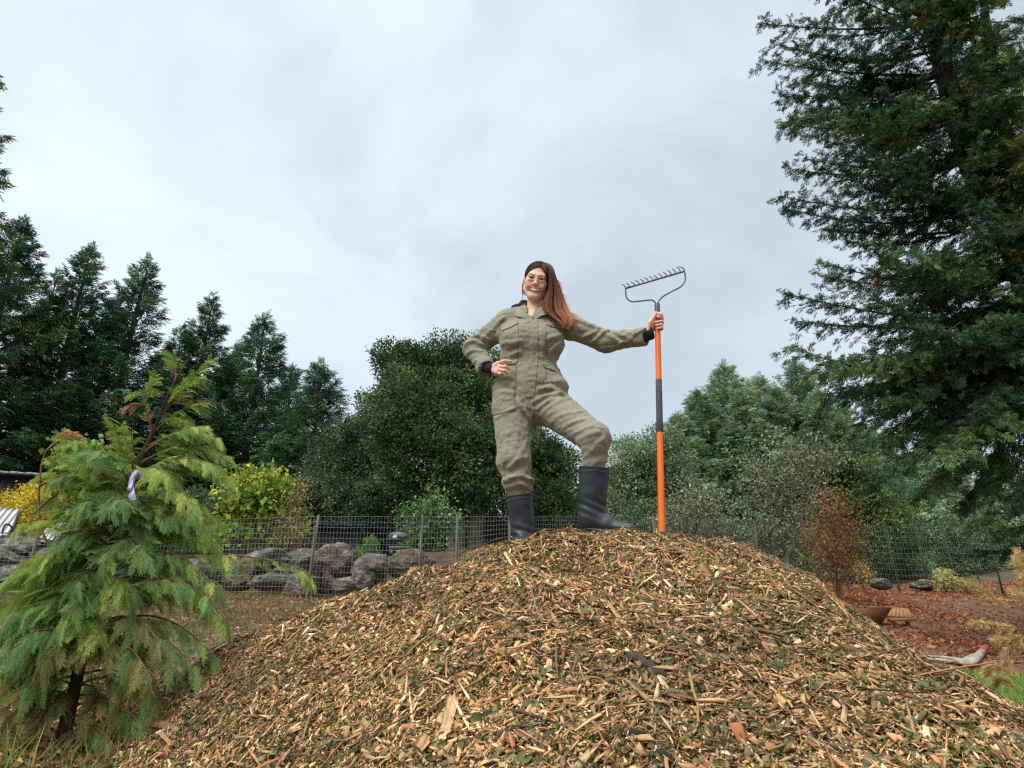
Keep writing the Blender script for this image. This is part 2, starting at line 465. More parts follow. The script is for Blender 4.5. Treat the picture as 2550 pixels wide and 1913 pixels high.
def build_pile():
    root = thing('wood_chip_pile', 'big heap of fresh tan wood chips mixed with shredded green leaves', 'chip heap', (PILE_C[0], PILE_C[1], gz(*PILE_C)))
    rng = np.random.default_rng(11)
    V, F = grid_xy(np.arange(-3.4, 4.4, 0.026), np.arange(0.3, 7.4, 0.026), pile_z)
    g = ground_z(V[:, 0], V[:, 1])
    keep = (V[F][:, :, 2] > g[F] - 0.12).all(1)
    F = F[keep]; used = np.unique(F); m = np.full(len(V), -1); m[used] = np.arange(len(used))
    mcore = noise_mat('chip_core', lin(74, 60, 36), lin(160, 124, 80), scale=60, rough=0.9, bump=1.0, bump_scale=140, bdist=0.02, c3=lin(112, 96, 58))
    obj('heap_core', V[used], [m[F]], mcore, root, smooth=True)

    # ---- chip templates: tapered slivers, broken flakes, curled leaf scraps, twigs
    def sliver(w, t, tap, bend):
        xs = np.array([-0.5, rng.uniform(-0.15, 0.15), 0.5]); P = []
        for i, x in enumerate(xs):
            s = [rng.uniform(0.75, 1.05), rng.uniform(0.85, 1.1), tap][i]; zb = bend * (0.25 - x * x) * 4
            for (a, b) in ((-1, -1), (1, -1), (1, 1), (-1, 1)):
                P.append([x + (rng.normal(0, 0.11) * (a if i != 1 else 0.2)), a * w * s / 2 + rng.normal(0, w * 0.10), zb + b * t / 2])
        F = [[0, 3, 2, 1], [8, 9, 10, 11]]
        for s in (0, 4):
            for j in range(4):
                k = (j + 1) % 4; F.append([s + j, s + k, s + 4 + k, s + 4 + j])
        return np.array(P), np.array(F)
    def flake(w, t):
        a = np.sort(rng.uniform(0, 2 * math.pi, 4) * 0.3 + np.arange(4) * math.pi / 2)
        r = rng.uniform(0.7, 1.15, 4)
        x = np.cos(a) * r * 0.5; y = np.sin(a) * r * w / 2
        zb = rng.normal(0, 0.05, 4)
        P = np.concatenate([np.stack([x, y, zb - t / 2], 1), np.stack([x, y, zb + t / 2], 1)])
        F = [[3, 2, 1, 0], [4, 5, 6, 7]] + [[j, (j + 1) % 4, 4 + (j + 1) % 4, 4 + j] for j in range(4)]
        return P, np.array(F)
    def leaf(w, fold, curl, torn):
        xs = np.array([-0.5, -0.2, 0.15, 0.5 - torn]); ws = np.array([0.12, 0.46, 0.42, 0.06 + torn]) * w
        P = []
        for x, ww in zip(xs, ws):
            zc = curl * (x * x * 4 - 0.5)
            P += [[x, -ww, zc + fold * ww], [x, 0, zc], [x, ww, zc + fold * ww]]
        F = []
        for i in range(3):
            for j in range(2): F.append([i * 3 + j, i * 3 + 3 + j, i * 3 + 4 + j, i * 3 + 1 + j])
        return np.array(P), np.array(F)
    def twig(r, kink):
        pts = np.array([[-0.5, 0, 0], [-0.1, kink, 0.02], [0.22, -kink * 0.3, 0.03], [0.5, kink * 1.2, 0]])
        return tube(pts, np.array([1, 0.9, 0.75, 0.5]) * r, 4)
    tan = np.array([lin(214, 172, 122), lin(204, 156, 104), lin(196, 142, 92), lin(182, 128, 82), lin(222, 186, 138), lin(164, 112, 70), lin(142, 98, 62), lin(188, 144, 98), lin(124, 90, 60), lin(174, 134, 90), lin(156, 122, 80)])
    red = np.array([lin(184, 122, 74), lin(168, 106, 62), lin(152, 100, 62)])
    grn = np.array([lin(92, 100, 56), lin(110, 116, 64), lin(128, 132, 88), lin(80, 88, 52), lin(122, 122, 62), lin(106, 114, 78), lin(144, 142, 86), lin(136, 118, 62)])
    drk = np.array([lin(82, 64, 44), lin(104, 82, 54), lin(70, 58, 42), lin(120, 100, 68)])

    def scatter(n, near_pow):
        """Places on the heap that face the camera, more of them where the camera is close."""
        out = []
        tot = 0
        while tot < n:
            k = n * 3
            x = rng.uniform(-3.3, 4.3, k); y = rng.uniform(0.6, 5.6, k)
            z = pile_z(x, y); g = ground_z(x, y)
            d = np.sqrt(x ** 2 + y ** 2 + (z - 0.6) ** 2)
            u = x / np.maximum(y, 0.3)
            toe = np.maximum(g - z, 0) / 0.6
            z = np.maximum(z, g + 0.02 * (z < g))
            ok = (rng.uniform(size=k) < np.exp(-toe / 0.17)) & (np.abs(u) < 0.95) & (y > 1.25) & (rng.uniform(size=k) < np.clip((1.9 / d) ** near_pow, 0, 1))
            th = np.degrees(np.arctan2(y - PILE_C[1], x - PILE_C[0]))
            ok &= ~((y > PILE_C[1] + 0.7) & (rng.uniform(size=k) > 0.25))
            out.append(np.stack([x, y, z], 1)[ok]); tot += ok.sum()
        P = np.concatenate(out)[:n]
        e = 0.03
        nx = -(pile_z(P[:, 0] + e, P[:, 1]) - pile_z(P[:, 0] - e, P[:, 1])) / (2 * e)
        ny = -(pile_z(P[:, 0], P[:, 1] + e) - pile_z(P[:, 0], P[:, 1] - e)) / (2 * e)
        return P, nrm(np.stack([nx, ny, np.ones(len(P))], 1))
    def lay(templ, n, pow_, lens, palette, lift, tilt, downhill=0.35, wvar=0.25, jit=0.16):
        T, Fq = templ
        P, N = scatter(n, pow_)
        d = rng.normal(size=(n, 3)); dh = np.stack([N[:, 0], N[:, 1], -0.2 * np.ones(n)], 1)
        dh = nrm(dh) * rng.choice([-1, 1], n)[:, None]
        d = nrm(d) + downhill * dh * 2
        d = d - N * np.sum(d * N, 1, keepdims=True); d = nrm(d) + N * rng.normal(0, tilt, n)[:, None]
        ax, ay, az = rnd_axes(d, N, rng, 0.9 * min(1.0, tilt * 3))
        L = np.clip(rng.lognormal(math.log(lens[0] * 0.86), lens[1], n), lens[0] * 0.35, lens[0] * 2.4)
        sc = np.stack([L, L * rng.uniform(1 - wvar, 1 + wvar, n), L * rng.uniform(0.7, 1.3, n)], 1)
        P = P + N * (lift * rng.uniform(-0.4, 1.0, n))[:, None]
        V, Fa = replicate(T, Fq, P, ax, ay, az, sc)
        c = palette[rng.integers(0, len(palette), n)] * rng.uniform(1 - jit * 1.6, 1 + jit, n)[:, None]
        damp = fbm(P, 3.2, 61, 3); grnz = fbm(P, 2.4, 71, 3)       # drier and damper, woodier and leafier patches
        c = c * np.clip(0.88 + 1.6 * (damp - 0.32), 0.76, 1.34)[:, None]
        m_ = (rng.uniform(size=n) < np.clip((grnz - 0.50) * 2.2, 0, 0.34))[:, None]
        c = np.where(m_, c * 0.4 + np.array(lin(104, 104, 62)) * 0.5, c)
        g_ = c.mean(1, keepdims=True); c = c * 0.91 + g_ * np.array([1.06, 1.0, 0.90]) * 0.09
        return V, Fa, np.repeat(c, len(Fq), 0)
    def pack(name, jobs, mat, label=None):
        mb = MB()
        for j in jobs: mb.add(*lay(*j[0], **j[1]))
        o = mb.build(name, mat, root)
        o['kind'] = 'stuff'
        return o
    pale = np.concatenate([tan, tan, tan, tan, red[:2], drk, drk[:2]])
    jobs = []
    for k in range(5):      # slivers
        jobs.append(((sliver(rng.uniform(0.16, 0.36), 0.035, rng.uniform(0.4, 1.05), rng.normal(0, 0.06)), 20000, 1.35, (0.022, 0.48), pale, 0.016, 0.34), {}))
    for k in range(4):      # flakes
        jobs.append(((flake(rng.uniform(0.45, 0.8), 0.07), 13000, 1.35, (0.020, 0.44), pale, 0.014, 0.34), {}))
    for k in range(3):      # long splinters
        jobs.append(((sliver(rng.uniform(0.05, 0.10), 0.035, 0.3, rng.normal(0, 0.04)), 3600, 1.2, (0.060, 0.40), pale, 0.018, 0.2), {}))
    for k in range(2):      # broad plates
        jobs.append(((flake(rng.uniform(0.4, 0.6), 0.06), 1300, 1.3, (0.042, 0.28), tan, 0.018, 0.3), {}))
    for k in range(4):
        jobs.append(((flake(rng.uniform(0.35, 0.7), 0.2), 21000, 1.35, (0.0105, 0.3), np.concatenate([tan, tan, drk, red]), 0.018, 0.45), {}))
    for k in range(3):
        jobs.append(((sliver(rng.uniform(0.1, 0.2), 0.06, 0.4, rng.normal(0, 0.06)), 22000, 1.35, (0.0150, 0.35), np.concatenate([tan, drk, grn[[4, 7]]]), 0.018, 0.45), {}))
    pack('wood_chips', jobs, M_CHIP)
    jobs = []
    for k in range(5):
        jobs.append(((leaf(rng.uniform(0.5, 0.95), rng.uniform(0.2, 0.8), rng.normal(0, 0.3), rng.uniform(0, 0.3)), 14000, 1.35, (0.0165, 0.34), grn, 0.014, 0.42), {}))
    for k in range(2):
        jobs.append(((leaf(rng.uniform(0.55, 0.85), 0.8, rng.normal(0, 0.25), 0.0), 420, 1.2, (0.030, 0.2), grn[[0, 2, 3, 5]], 0.016, 0.38), {}))
    for k in range(3):      # shredded stringy green stuff
        jobs.append(((sliver(0.07, 0.03, 0.3, rng.normal(0, 0.15)), 14000, 1.35, (0.021, 0.45), np.concatenate([grn, grn, drk]), 0.010, 0.3), {}))
    pack('leaf_scraps', jobs, M_FOLIAGE)
    jobs = []
    for k in range(4):
        jobs.append(((twig(rng.uniform(0.012, 0.022), rng.normal(0, 0.05)), 1500, 1.2, (0.075, 0.42), np.concatenate([drk, drk, grn[[4, 7]], tan[[6, 8]]]), 0.020, 0.22), {}))
    for k in range(3):
        jobs.append(((twig(0.010, rng.normal(0, 0.04)), 90, 1.0, (0.22, 0.25), np.concatenate([drk, tan[[5, 6, 7]]]), 0.022, 0.12), {}))
    pack('twigs', jobs, M_CHIP)
    return root
build_pile()

def on_pile(px, py):
    """Where the sight line through a photo pixel meets the heap."""
    for Y in np.arange(1.2, 6.0, 0.005):
        p = at(px, py, Y)
        if pz(p[0], p[1]) >= p[2]: return p
    return at(px, py, 4.0)

def heap_piece(name, label, cat, a, b, w, t, col, kind, lift=0.02, seed=0, group=None):
    """A single big splinter or branch lying on the heap between two photo pixels."""
    rng = np.random.default_rng(seed)
    A, B = on_pile(*a), on_pile(*b)
    A = A + [0, 0, lift]; B = B + [0, 0, lift]
    mb = MB(); c = np.array(col); c = (c * 0.8 + c.mean() * np.array([1.08, 1.0, 0.88]) * 0.2) * 0.88
    if kind == 'branch':
        n = 9; s = np.linspace(0, 1, n)[:, None]
        pts = A + (B - A) * s + rng.normal(0, w * 0.25, (n, 3)) * np.array([1, 1, 0.6])
        pts[:, 2] = np.maximum(pts[:, 2], [pz(p[0], p[1]) + w * 0.3 for p in pts])
        rad = np.linspace(w, w * 0.7, n) / 2 * (1 + rng.normal(0, 0.07, n))
        mb.tube(pts, rad, 9, c)
        for k in (0, -1):      # pale torn ends
            pass
        m = M_CHIP
    else:
        n = 7; d = B - A; L = np.linalg.norm(d); ax = d / L
        view = nrm(CAM - (A + B) / 2)
        ay = nrm(np.cross(view, ax)); az = np.cross(ax, ay)
        s = np.linspace(0, 1, n)
        m_ = 5
        top, bot = [], []
        for i, u in enumerate(s):
            ww = w * (0.85 + 0.2 * math.sin(u * 3 + seed)) * (1 if 0 < i < n - 1 else rng.uniform(0.6, 0.95))
            for j in range(m_):
                v = (j / (m_ - 1) - 0.5)
                fr = rng.normal(0, 0.03 * L) if i in (0, n - 1) else 0
                p = A + ax * (u * L + fr) + ay * (v * ww + rng.normal(0, w * 0.03)) + az * (rng.normal(0, t * 0.22) + math.sin(u * 2.5 + seed) * t * 0.7)
                top.append(p + az * t / 2); bot.append(p - az * t / 2)
        V = np.array(top + bot); N = n * m_; F = []; C = []
        for i in range(n - 1):
            for j in range(m_ - 1):
                q = [i * m_ + j, (i + 1) * m_ + j, (i + 1) * m_ + j + 1, i * m_ + j + 1]
                F.append(q); F.append([x + N for x in q[::-1]])
                f = [0.8, 1.06, 0.92, 1.1][(j + seed) % 4]
                C += [c * f, c * 0.7]
        rim = [i * m_ for i in range(n)] + [(n - 1) * m_ + j for j in range(1, m_)] + [i * m_ + m_ - 1 for i in range(n - 2, -1, -1)] + [j for j in range(m_ - 2, 0, -1)]
        for i in range(len(rim)):
            p, q = rim[i], rim[(i + 1) % len(rim)]
            F.append([p, p + N, q + N, q][::-1]); C.append(c * 0.75)
        mb.add(V, F, np.array(C)); m = M_CHIP
    o = mb.build(name, m)
    return tag(o, label, cat, group)
heap_piece('wood_chunk', 'broad split slab of tan wood lying near the bottom of the chip heap', 'wood chunk', (1128, 1778), (1106, 1868), 0.036, 0.010, lin(212, 166, 110), 'slab', 0.034, 3)
heap_piece('wood_chunk', 'small pale end piece just below the broad split slab', 'wood chunk', (1106, 1858), (1096, 1890), 0.022, 0.010, lin(226, 188, 128), 'slab', 0.034, 4)
heap_piece('wood_splinter', 'narrow tan splinter leaning beside the broad split slab', 'splinter', (1102, 1812), (1084, 1848), 0.014, 0.008, lin(214, 166, 104), 'slab', 0.032, 5)
heap_piece('wood_chunk', 'short torn tan slab at the very bottom edge of the heap', 'wood chunk', (1062, 1872), (1036, 1912), 0.024, 0.01, lin(206, 156, 96), 'slab', 0.032, 6)
heap_piece('branch', 'thick dark bark covered branch piece with a torn pale end', 'branch', (1578, 1652), (1652, 1700), 0.034, 0, lin(74, 58, 44), 'branch', 0.012, 7)
heap_piece('branch', 'black straight stick lying at the bottom of the heap', 'branch', (1582, 1836), (1672, 1912), 0.019, 0, lin(48, 44, 42), 'branch', 0.012, 8)
heap_piece('branch', 'grey crooked stick low on the right of the heap', 'branch', (1975, 1880), (2110, 1885), 0.015, 0, lin(112, 98, 82), 'branch', 0.012, 9)
heap_piece('wood_splinter', 'very long tan splinter high on the left flank of the heap', 'splinter', (1512, 1512), (1572, 1592), 0.016, 0.010, lin(196, 146, 84), 'slab', 0.016, 10)
heap_piece('wood_splinter', 'long split tan stake lying in the middle of the right flank', 'splinter', (1912, 1722), (1968, 1790), 0.018, 0.012, lin(206, 156, 84), 'slab', 0.016, 11)
heap_piece('wood_splinter', 'long fibrous splinter low on the right flank of the heap', 'splinter', (2034, 1792), (2090, 1850), 0.015, 0.010, lin(210, 164, 96), 'slab', 0.016, 12)
heap_piece('wood_chunk', 'thick orange brown plate half sunk below the rake', 'wood chunk', (1745, 1420), (1772, 1450), 0.034, 0.012, lin(158, 112, 74), 'slab', 0.014, 13)
heap_piece('wood_splinter', 'long pale splinter sticking out at the foot of the rake', 'splinter', (1655, 1352), (1695, 1338), 0.02, 0.010, lin(206, 152, 90), 'slab', 0.02, 14)
heap_piece('wood_splinter', 'long dry stalk lying down the heap below the left boot', 'splinter', (1258, 1390), (1275, 1420), 0.012, 0.006, lin(220, 190, 132), 'slab', 0.018, 15)
heap_piece('twig', 'thin pale forked twig crossing the middle of the heap', 'twig', (1320, 1475), (1340, 1545), 0.006, 0, lin(150, 128, 100), 'branch', 0.02, 16)
heap_piece('twig', 'thin brown twig lying flat beside the left end of the crest', 'twig', (1150, 1385), (1252, 1348), 0.008, 0, lin(92, 66, 46), 'branch', 0.02, 17)
heap_piece('twig', 'dark thin branch lying on the lower middle of the heap', 'twig', (1270, 1790), (1350, 1808), 0.009, 0, lin(84, 66, 54), 'branch', 0.016, 18)
heap_piece('twig', 'dark curved twig just under the thin branch on the lower heap', 'twig', (1260, 1842), (1365, 1812), 0.010, 0, lin(66, 52, 42), 'branch', 0.016, 19)
heap_piece('wood_chunk', 'wide brown bark curl lying under the young cedar', 'bark piece', (362, 1818), (446, 1836), 0.026, 0.006, lin(150, 112, 80), 'slab', 0.03, 20)
heap_piece('wood_chunk', 'second brown bark strip just below the wide curl by the cedar', 'bark piece', (398, 1850), (424, 1880), 0.018, 0.006, lin(170, 124, 84), 'slab', 0.03, 21)

# ------------------------------------------------------------------ trees
def needle_spray(rng, k=7, w=0.16, droop=0.25, fan=0.9):
    """Flat fan of narrow blades along a short twig; unit length along x."""
    P, F = [], []
    for i in range(k):
        u = i / (k - 1)
        side = 1 if i % 2 else -1
        x0 = 0.05 + 0.65 * u
        ang = side * fan * (1 - 0.6 * u) + rng.normal(0, 0.15) if i < k - 1 else rng.normal(0, 0.1)
        L = 0.5 * (1 - 0.35 * u) * rng.uniform(0.8, 1.2)
        c, s = math.cos(ang), math.sin(ang)
        a = np.array([x0, 0, -droop * x0 * x0]); b = a + np.array([c, s, -droop * rng.uniform(0.2, 1.2)]) * L
        n = np.array([-s, c, 0]) * w * L
        mid = (a + b) / 2 + np.array([0, 0, 0.04])
        P += [a, mid + n, b, mid - n]; F.append([4 * i, 4 * i + 1, 4 * i + 2, 4 * i + 3])
    return np.array(P), np.array(F)

def conifer(base, H, Rad, seed, lean=(0, 0), colours=None, spray_len=0.30, dens=15.0, nb=150, low=0.06, top_rise=0.9, low_droop=-0.15, sprays=None, blade=7, wid=0.2, gap=0.0, shape=0.8, az_keep=None, tip=True, vis=None, zmin=0.0):
    """Trunk and foliage arrays of one conifer: boughs whorled up the stem, each hung with flat sprays."""
    rng = np.random.default_rng(seed)
    base = np.asarray(base, float)
    colours = colours if colours is not None else np.array([lin(38, 60, 46), lin(48, 72, 52), lin(58, 84, 60), lin(34, 52, 42), lin(66, 82, 50)])
    tr = MB()
    n = 14
    tt = np.linspace(0, 1, n)
    tp = base + np.stack([lean[0] * tt * H + 0.02 * H * np.sin(tt * 4 + seed) * 0.4, lean[1] * tt * H, tt * H], 1)
    r0 = 0.017 * H + 0.03
    tr.tube(tp, r0 * (1 - tt) ** 0.85 + 0.012, 9)
    S = [needle_spray(rng, blade, wid, rng.uniform(0.1, 0.5)) for _ in range(3)]
    pos, dirs, ups, sizes, cols = [], [], [], [], []
    for b in range(nb):
        h = low + (1 - low) * (b + rng.uniform(0, 1)) / nb
        h = 1 - (1 - h) ** 1.0
        L = Rad * ((1 - h) ** shape) * rng.uniform(0.62, 1.12) + 0.12
        if rng.uniform() < gap: L *= 0.45
        az = b * 2.399 + rng.normal(0, 0.4)
        if az_keep is not None and not az_keep(az, h): continue
        if h * H < zmin: continue
        elev = low_droop + (top_rise - low_droop) * h ** 1.3 + rng.normal(0, 0.10)
        o = np.array([np.interp(h, tt, tp[:, i]) for i in range(3)])
        m = 6; s = np.linspace(0, 1, m)[:, None]
        dh = np.array([math.cos(az), math.sin(az), 0])
        sag = rng.uniform(0.05, 0.22) * (1 - h)
        pts = o + dh * L * math.cos(elev) * s + np.array([0, 0, 1]) * (L * math.sin(elev) * s - L * sag * s ** 1.5 + L * 0.16 * s ** 3)
        tr.tube(pts, np.linspace(0.012 + 0.011 * L, 0.004, m), 4, cap=False)
        ns = max(5, int(L * dens))
        u = np.sqrt(rng.uniform(0.03, 1.0, ns)); u[0] = 1.0
        p = np.stack([np.interp(u, s[:, 0], pts[:, i]) for i in range(3)], 1)
        side = np.array([-dh[1], dh[0], 0])
        a = rng.normal(0, 0.75, ns) * (1.1 - 0.6 * u)
        w = rng.uniform(0.2, 1.0, ns) * np.sign(rng.normal(size=ns)) * (L * 0.26 * (1.05 - u * 0.95) + 0.04)
        p = p + side * w[:, None] + np.array([0, 0, -1]) * (np.abs(w) * rng.uniform(0, 0.6, ns) + rng.exponential(0.07, ns) * (0.4 + L * 0.4))[:, None]
        d = dh * np.cos(a + w * 0.6)[:, None] + side * np.sin(a + np.sign(w) * 0.5)[:, None] + np.array([0, 0, 1]) * (math.sin(elev) * 0.5 - rng.uniform(0.0, 0.7, ns) + 0.35 * h)[:, None]
        pos.append(p); dirs.append(d); ups.append(np.tile([0, 0, 1.0], (ns, 1)) + rng.normal(0, 0.35, (ns, 3)))
        sizes.append(spray_len * rng.uniform(0.65, 1.35, ns) * (0.75 + 0.25 * (1 - h)))
        cc = colours[rng.integers(0, len(colours))] * rng.uniform(0.8, 1.2)
        cols.append(cc * rng.uniform(0.75, 1.3, (ns, 1)))
    if tip:
        k = 26
        p = tp[-1] + np.stack([rng.normal(0, 0.05, k), rng.normal(0, 0.05, k), rng.uniform(-0.5, 0.25, k)], 1)
        pos.append(p); dirs.append(np.stack([rng.normal(0, 0.5, k), rng.normal(0, 0.5, k), np.ones(k)], 1)); ups.append(rng.normal(size=(k, 3))); sizes.append(np.full(k, spray_len * 0.8)); cols.append(colours[rng.integers(0, len(colours), k)])
    pos, dirs, ups, sizes, cols = map(np.concatenate, (pos, dirs, ups, sizes, cols))
    if vis is not None:
        k = vis(pos); pos, dirs, ups, sizes, cols = pos[k], dirs[k], ups[k], sizes[k], cols[k]
    ax, ay, az_ = rnd_axes(dirs, ups, rng, 0.4)
    cr = MB(); which = rng.integers(0, 3, len(pos))
    for j in range(3):
        k = which == j
        V, F = replicate(S[j][0], S[j][1], pos[k], ax[k], ay[k], az_[k], sizes[k])
        cr.add(V, F, np.repeat(cols[k], len(S[j][1]), 0) * rng.uniform(0.85, 1.15, (len(F), 1)))
    return tr, cr

def plant(name, label, cat, base, tr, cr, crown_name='crown', bark=None, fol=None, group=None):
    root = thing(name, label, cat, base, group)
    tr.build('trunk', bark or M_BARK, root, colour=False)
    cr.build(crown_name, fol or M_NEEDLE, root)
    return root

def tree_at(px_tip, py_tip, Y, px_base=None):
    """Base and height of a tree whose tip shows at a photo pixel and that stands at distance Y."""
    t = at(px_tip, py_tip, Y)
    z = gz(t[0], t[1]) - 0.15
    return np.array([t[0], t[1], z]), t[2] - z

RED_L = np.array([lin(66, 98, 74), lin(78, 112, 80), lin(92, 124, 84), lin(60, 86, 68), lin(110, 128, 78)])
rows = [   # tip pixel, distance, crown radius, label
    ((-40, 135), 20.0, 3.2, 'tallest dark redwood cut off by the left edge of the picture', 0.0),
    ((64, 560), 23.5, 3.0, 'dark redwood just inside the left edge behind the yellow bush', 0.1),
    ((232, 622), 25.0, 2.9, 'pointed redwood directly behind the top of the young cedar', 0.1),
    ((368, 655), 26.5, 2.9, 'blue green redwood right of the young cedar with a double shouldered top', 0.1),
    ((525, 748), 28.5, 2.9, 'medium height redwood in the middle of the left hand row', 0.1),
    ((655, 796), 28.5, 2.9, 'redwood second from the right end of the left hand row', 0.1),
    ((798, 915), 27.5, 2.8, 'shortest redwood at the right end of the left hand row', 0.1),
]
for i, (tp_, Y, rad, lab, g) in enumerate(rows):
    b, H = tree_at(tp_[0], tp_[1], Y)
    tr, cr = conifer(b, H, rad * [1.5, 1.62, 1.35, 1.5, 1.3, 1.6, 1.42][i], 100 + i, colours=RED_L * [1.0, 1.1, 1.22, 1.15, 1.05, 1.25, 1.15][i], spray_len=0.36, dens=34, nb=230, gap=0.16, shape=0.86, wid=0.15, top_rise=0.85, low_droop=-0.08)  # tone varies per tree; greens also lifted in place of distance haze
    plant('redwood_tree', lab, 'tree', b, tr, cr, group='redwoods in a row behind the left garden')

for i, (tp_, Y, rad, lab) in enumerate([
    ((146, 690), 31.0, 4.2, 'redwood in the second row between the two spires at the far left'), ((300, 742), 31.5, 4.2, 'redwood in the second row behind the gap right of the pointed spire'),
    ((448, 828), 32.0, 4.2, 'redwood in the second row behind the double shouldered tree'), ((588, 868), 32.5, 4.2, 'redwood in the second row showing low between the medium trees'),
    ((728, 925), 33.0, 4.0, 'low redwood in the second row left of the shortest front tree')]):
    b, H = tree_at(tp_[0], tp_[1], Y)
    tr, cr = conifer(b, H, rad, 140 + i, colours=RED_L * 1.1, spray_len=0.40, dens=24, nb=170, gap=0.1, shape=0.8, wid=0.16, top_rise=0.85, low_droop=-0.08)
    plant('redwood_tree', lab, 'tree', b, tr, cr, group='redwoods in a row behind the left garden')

# ---- broadleaf trees and shrubs
def leaf_template(rng, w=0.5, fold=0.25):
    P = np.array([[0, 0, 0], [0.45, w / 2, fold * w], [1, 0, -0.08], [0.45, -w / 2, fold * w], [0.5, 0, 0.0]])
    return P, np.array([[0, 4, 2, 1], [0, 3, 2, 4]])

def blob_tree(base, trunks, blobs, seed, n_tuft, per, leaf, colours, tuft_r=0.28, w=0.5, shell=0.55, up=0.35, keep_low=None, branch_r=0.06, clump=None, puff=0.0):
    """Crown of leaf tufts gathered over and inside ellipsoids (centre, radii); limbs run to each of them."""
    rng = np.random.default_rng(seed)
    base = np.asarray(base, float)
    tr = MB()
    for (pts, r) in trunks:
        pts = np.asarray(pts, float); q = spline(pts, 10)
        tr.tube(q, np.linspace(r, r * 0.5, 10), 8)
    tops = [np.asarray(t[0][-1], float) for t in trunks]
    B = [(np.asarray(c, float), np.asarray(r, float)) for c, r in blobs]
    vol = np.array([(r[0] * r[1] + r[1] * r[2] + r[0] * r[2]) for _, r in B]); vol /= vol.sum()
    pos, nor, col = [], [], []
    for (c, r), f in zip(B, vol):
        s = tops[int(np.argmin([np.linalg.norm(t - c) for t in tops]))]
        mid = (s + c) / 2 + rng.normal(0, 0.12, 3) * np.linalg.norm(c - s)
        q = spline([s, mid, c], 8)
        tr.tube(q, np.linspace(branch_r, branch_r * 0.3, 8), 5, cap=False)
        n = max(4, int(n_tuft * f))
        if puff:        # foliage gathers in puffs at the ends of the limbs
            m = max(5, int(n / 26)); dp = nrm(rng.normal(size=(m, 3)))
            pc = c + dp * r * np.where(rng.uniform(size=(m, 1)) < shell, rng.uniform(0.72, 1.05, (m, 1)), rng.uniform(0.2, 0.7, (m, 1)))
            pr = puff * rng.uniform(0.6, 1.35, (m, 1)); w_ = rng.integers(0, m, n)
            d = nrm(rng.normal(size=(n, 3)) + [0, 0, 0.25]); p = pc[w_] + d * pr[w_] * np.array([1.1, 1.1, 0.75]) * rng.uniform(0.55, 1.0, (n, 1))
            tone = rng.uniform(0.8, 1.22, (m, 1))[w_]
        else:
            d = nrm(rng.normal(size=(n, 3)))
            rad = np.where(rng.uniform(size=n) < shell, rng.uniform(0.86, 1.08, n), rng.uniform(0.3, 0.95, n))
            lum = 1 + 0.42 * (fbm(d + c, 1.9, seed, 2) - 0.5) * 2
            p = c + d * r * (rad * lum)[:, None]; tone = 1.0
        for k in range(min(10, n)):
            e = spline([c, (c + p[k]) / 2 + rng.normal(0, 0.06, 3) * r, p[k]], 5)
            tr.tube(e, np.linspace(branch_r * 0.35, 0.006, 5), 3, cap=False)
        pos.append(p); nor.append(d)
        cc = colours[rng.integers(0, len(colours), n)] * rng.uniform(0.75, 1.25, (n, 1)) * rng.uniform(0.85, 1.15) * tone
        col.append(cc)
    pos, nor, col = map(np.concatenate, (pos, nor, col))
    if clump:
        k = fbm(pos, clump[0], seed + 3, 2) > clump[1]; pos, nor, col = pos[k], nor[k], col[k]
    N = len(pos) * per
    P = np.repeat(pos, per, 0) + np.clip(rng.normal(size=(N, 3)), -1.8, 1.8) * tuft_r * np.array([1, 1, 0.75])
    D = np.repeat(nor, per, 0) + rng.normal(0, 0.8, (N, 3)); U = np.repeat(nor, per, 0) * 0.5 + np.array([0, 0, up]) + rng.normal(0, 0.55, (N, 3))
    ax, ay, az = rnd_axes(D, U, rng, 0.3)
    T, F = leaf_template(rng, w)
    V, Fa = replicate(T, F, P, ax, ay, az, leaf * rng.uniform(0.6, 1.35, N))
    C = np.repeat(np.repeat(col, per, 0) * rng.uniform(0.8, 1.2, (N, 1)), len(F), 0)
    return tr, MB().add(V, Fa, C)

def px_blob(px, py, Y, rpx, rpy=None, ry=None):
    c = at(px, py, Y); k = np.linalg.norm((c - CAM) * np.array([0, 1, 1])) / F_PX
    rx = rpx * k; rz = (rpy or rpx) * k
    return (c, (rx, ry or (rx + rz) / 2, rz))

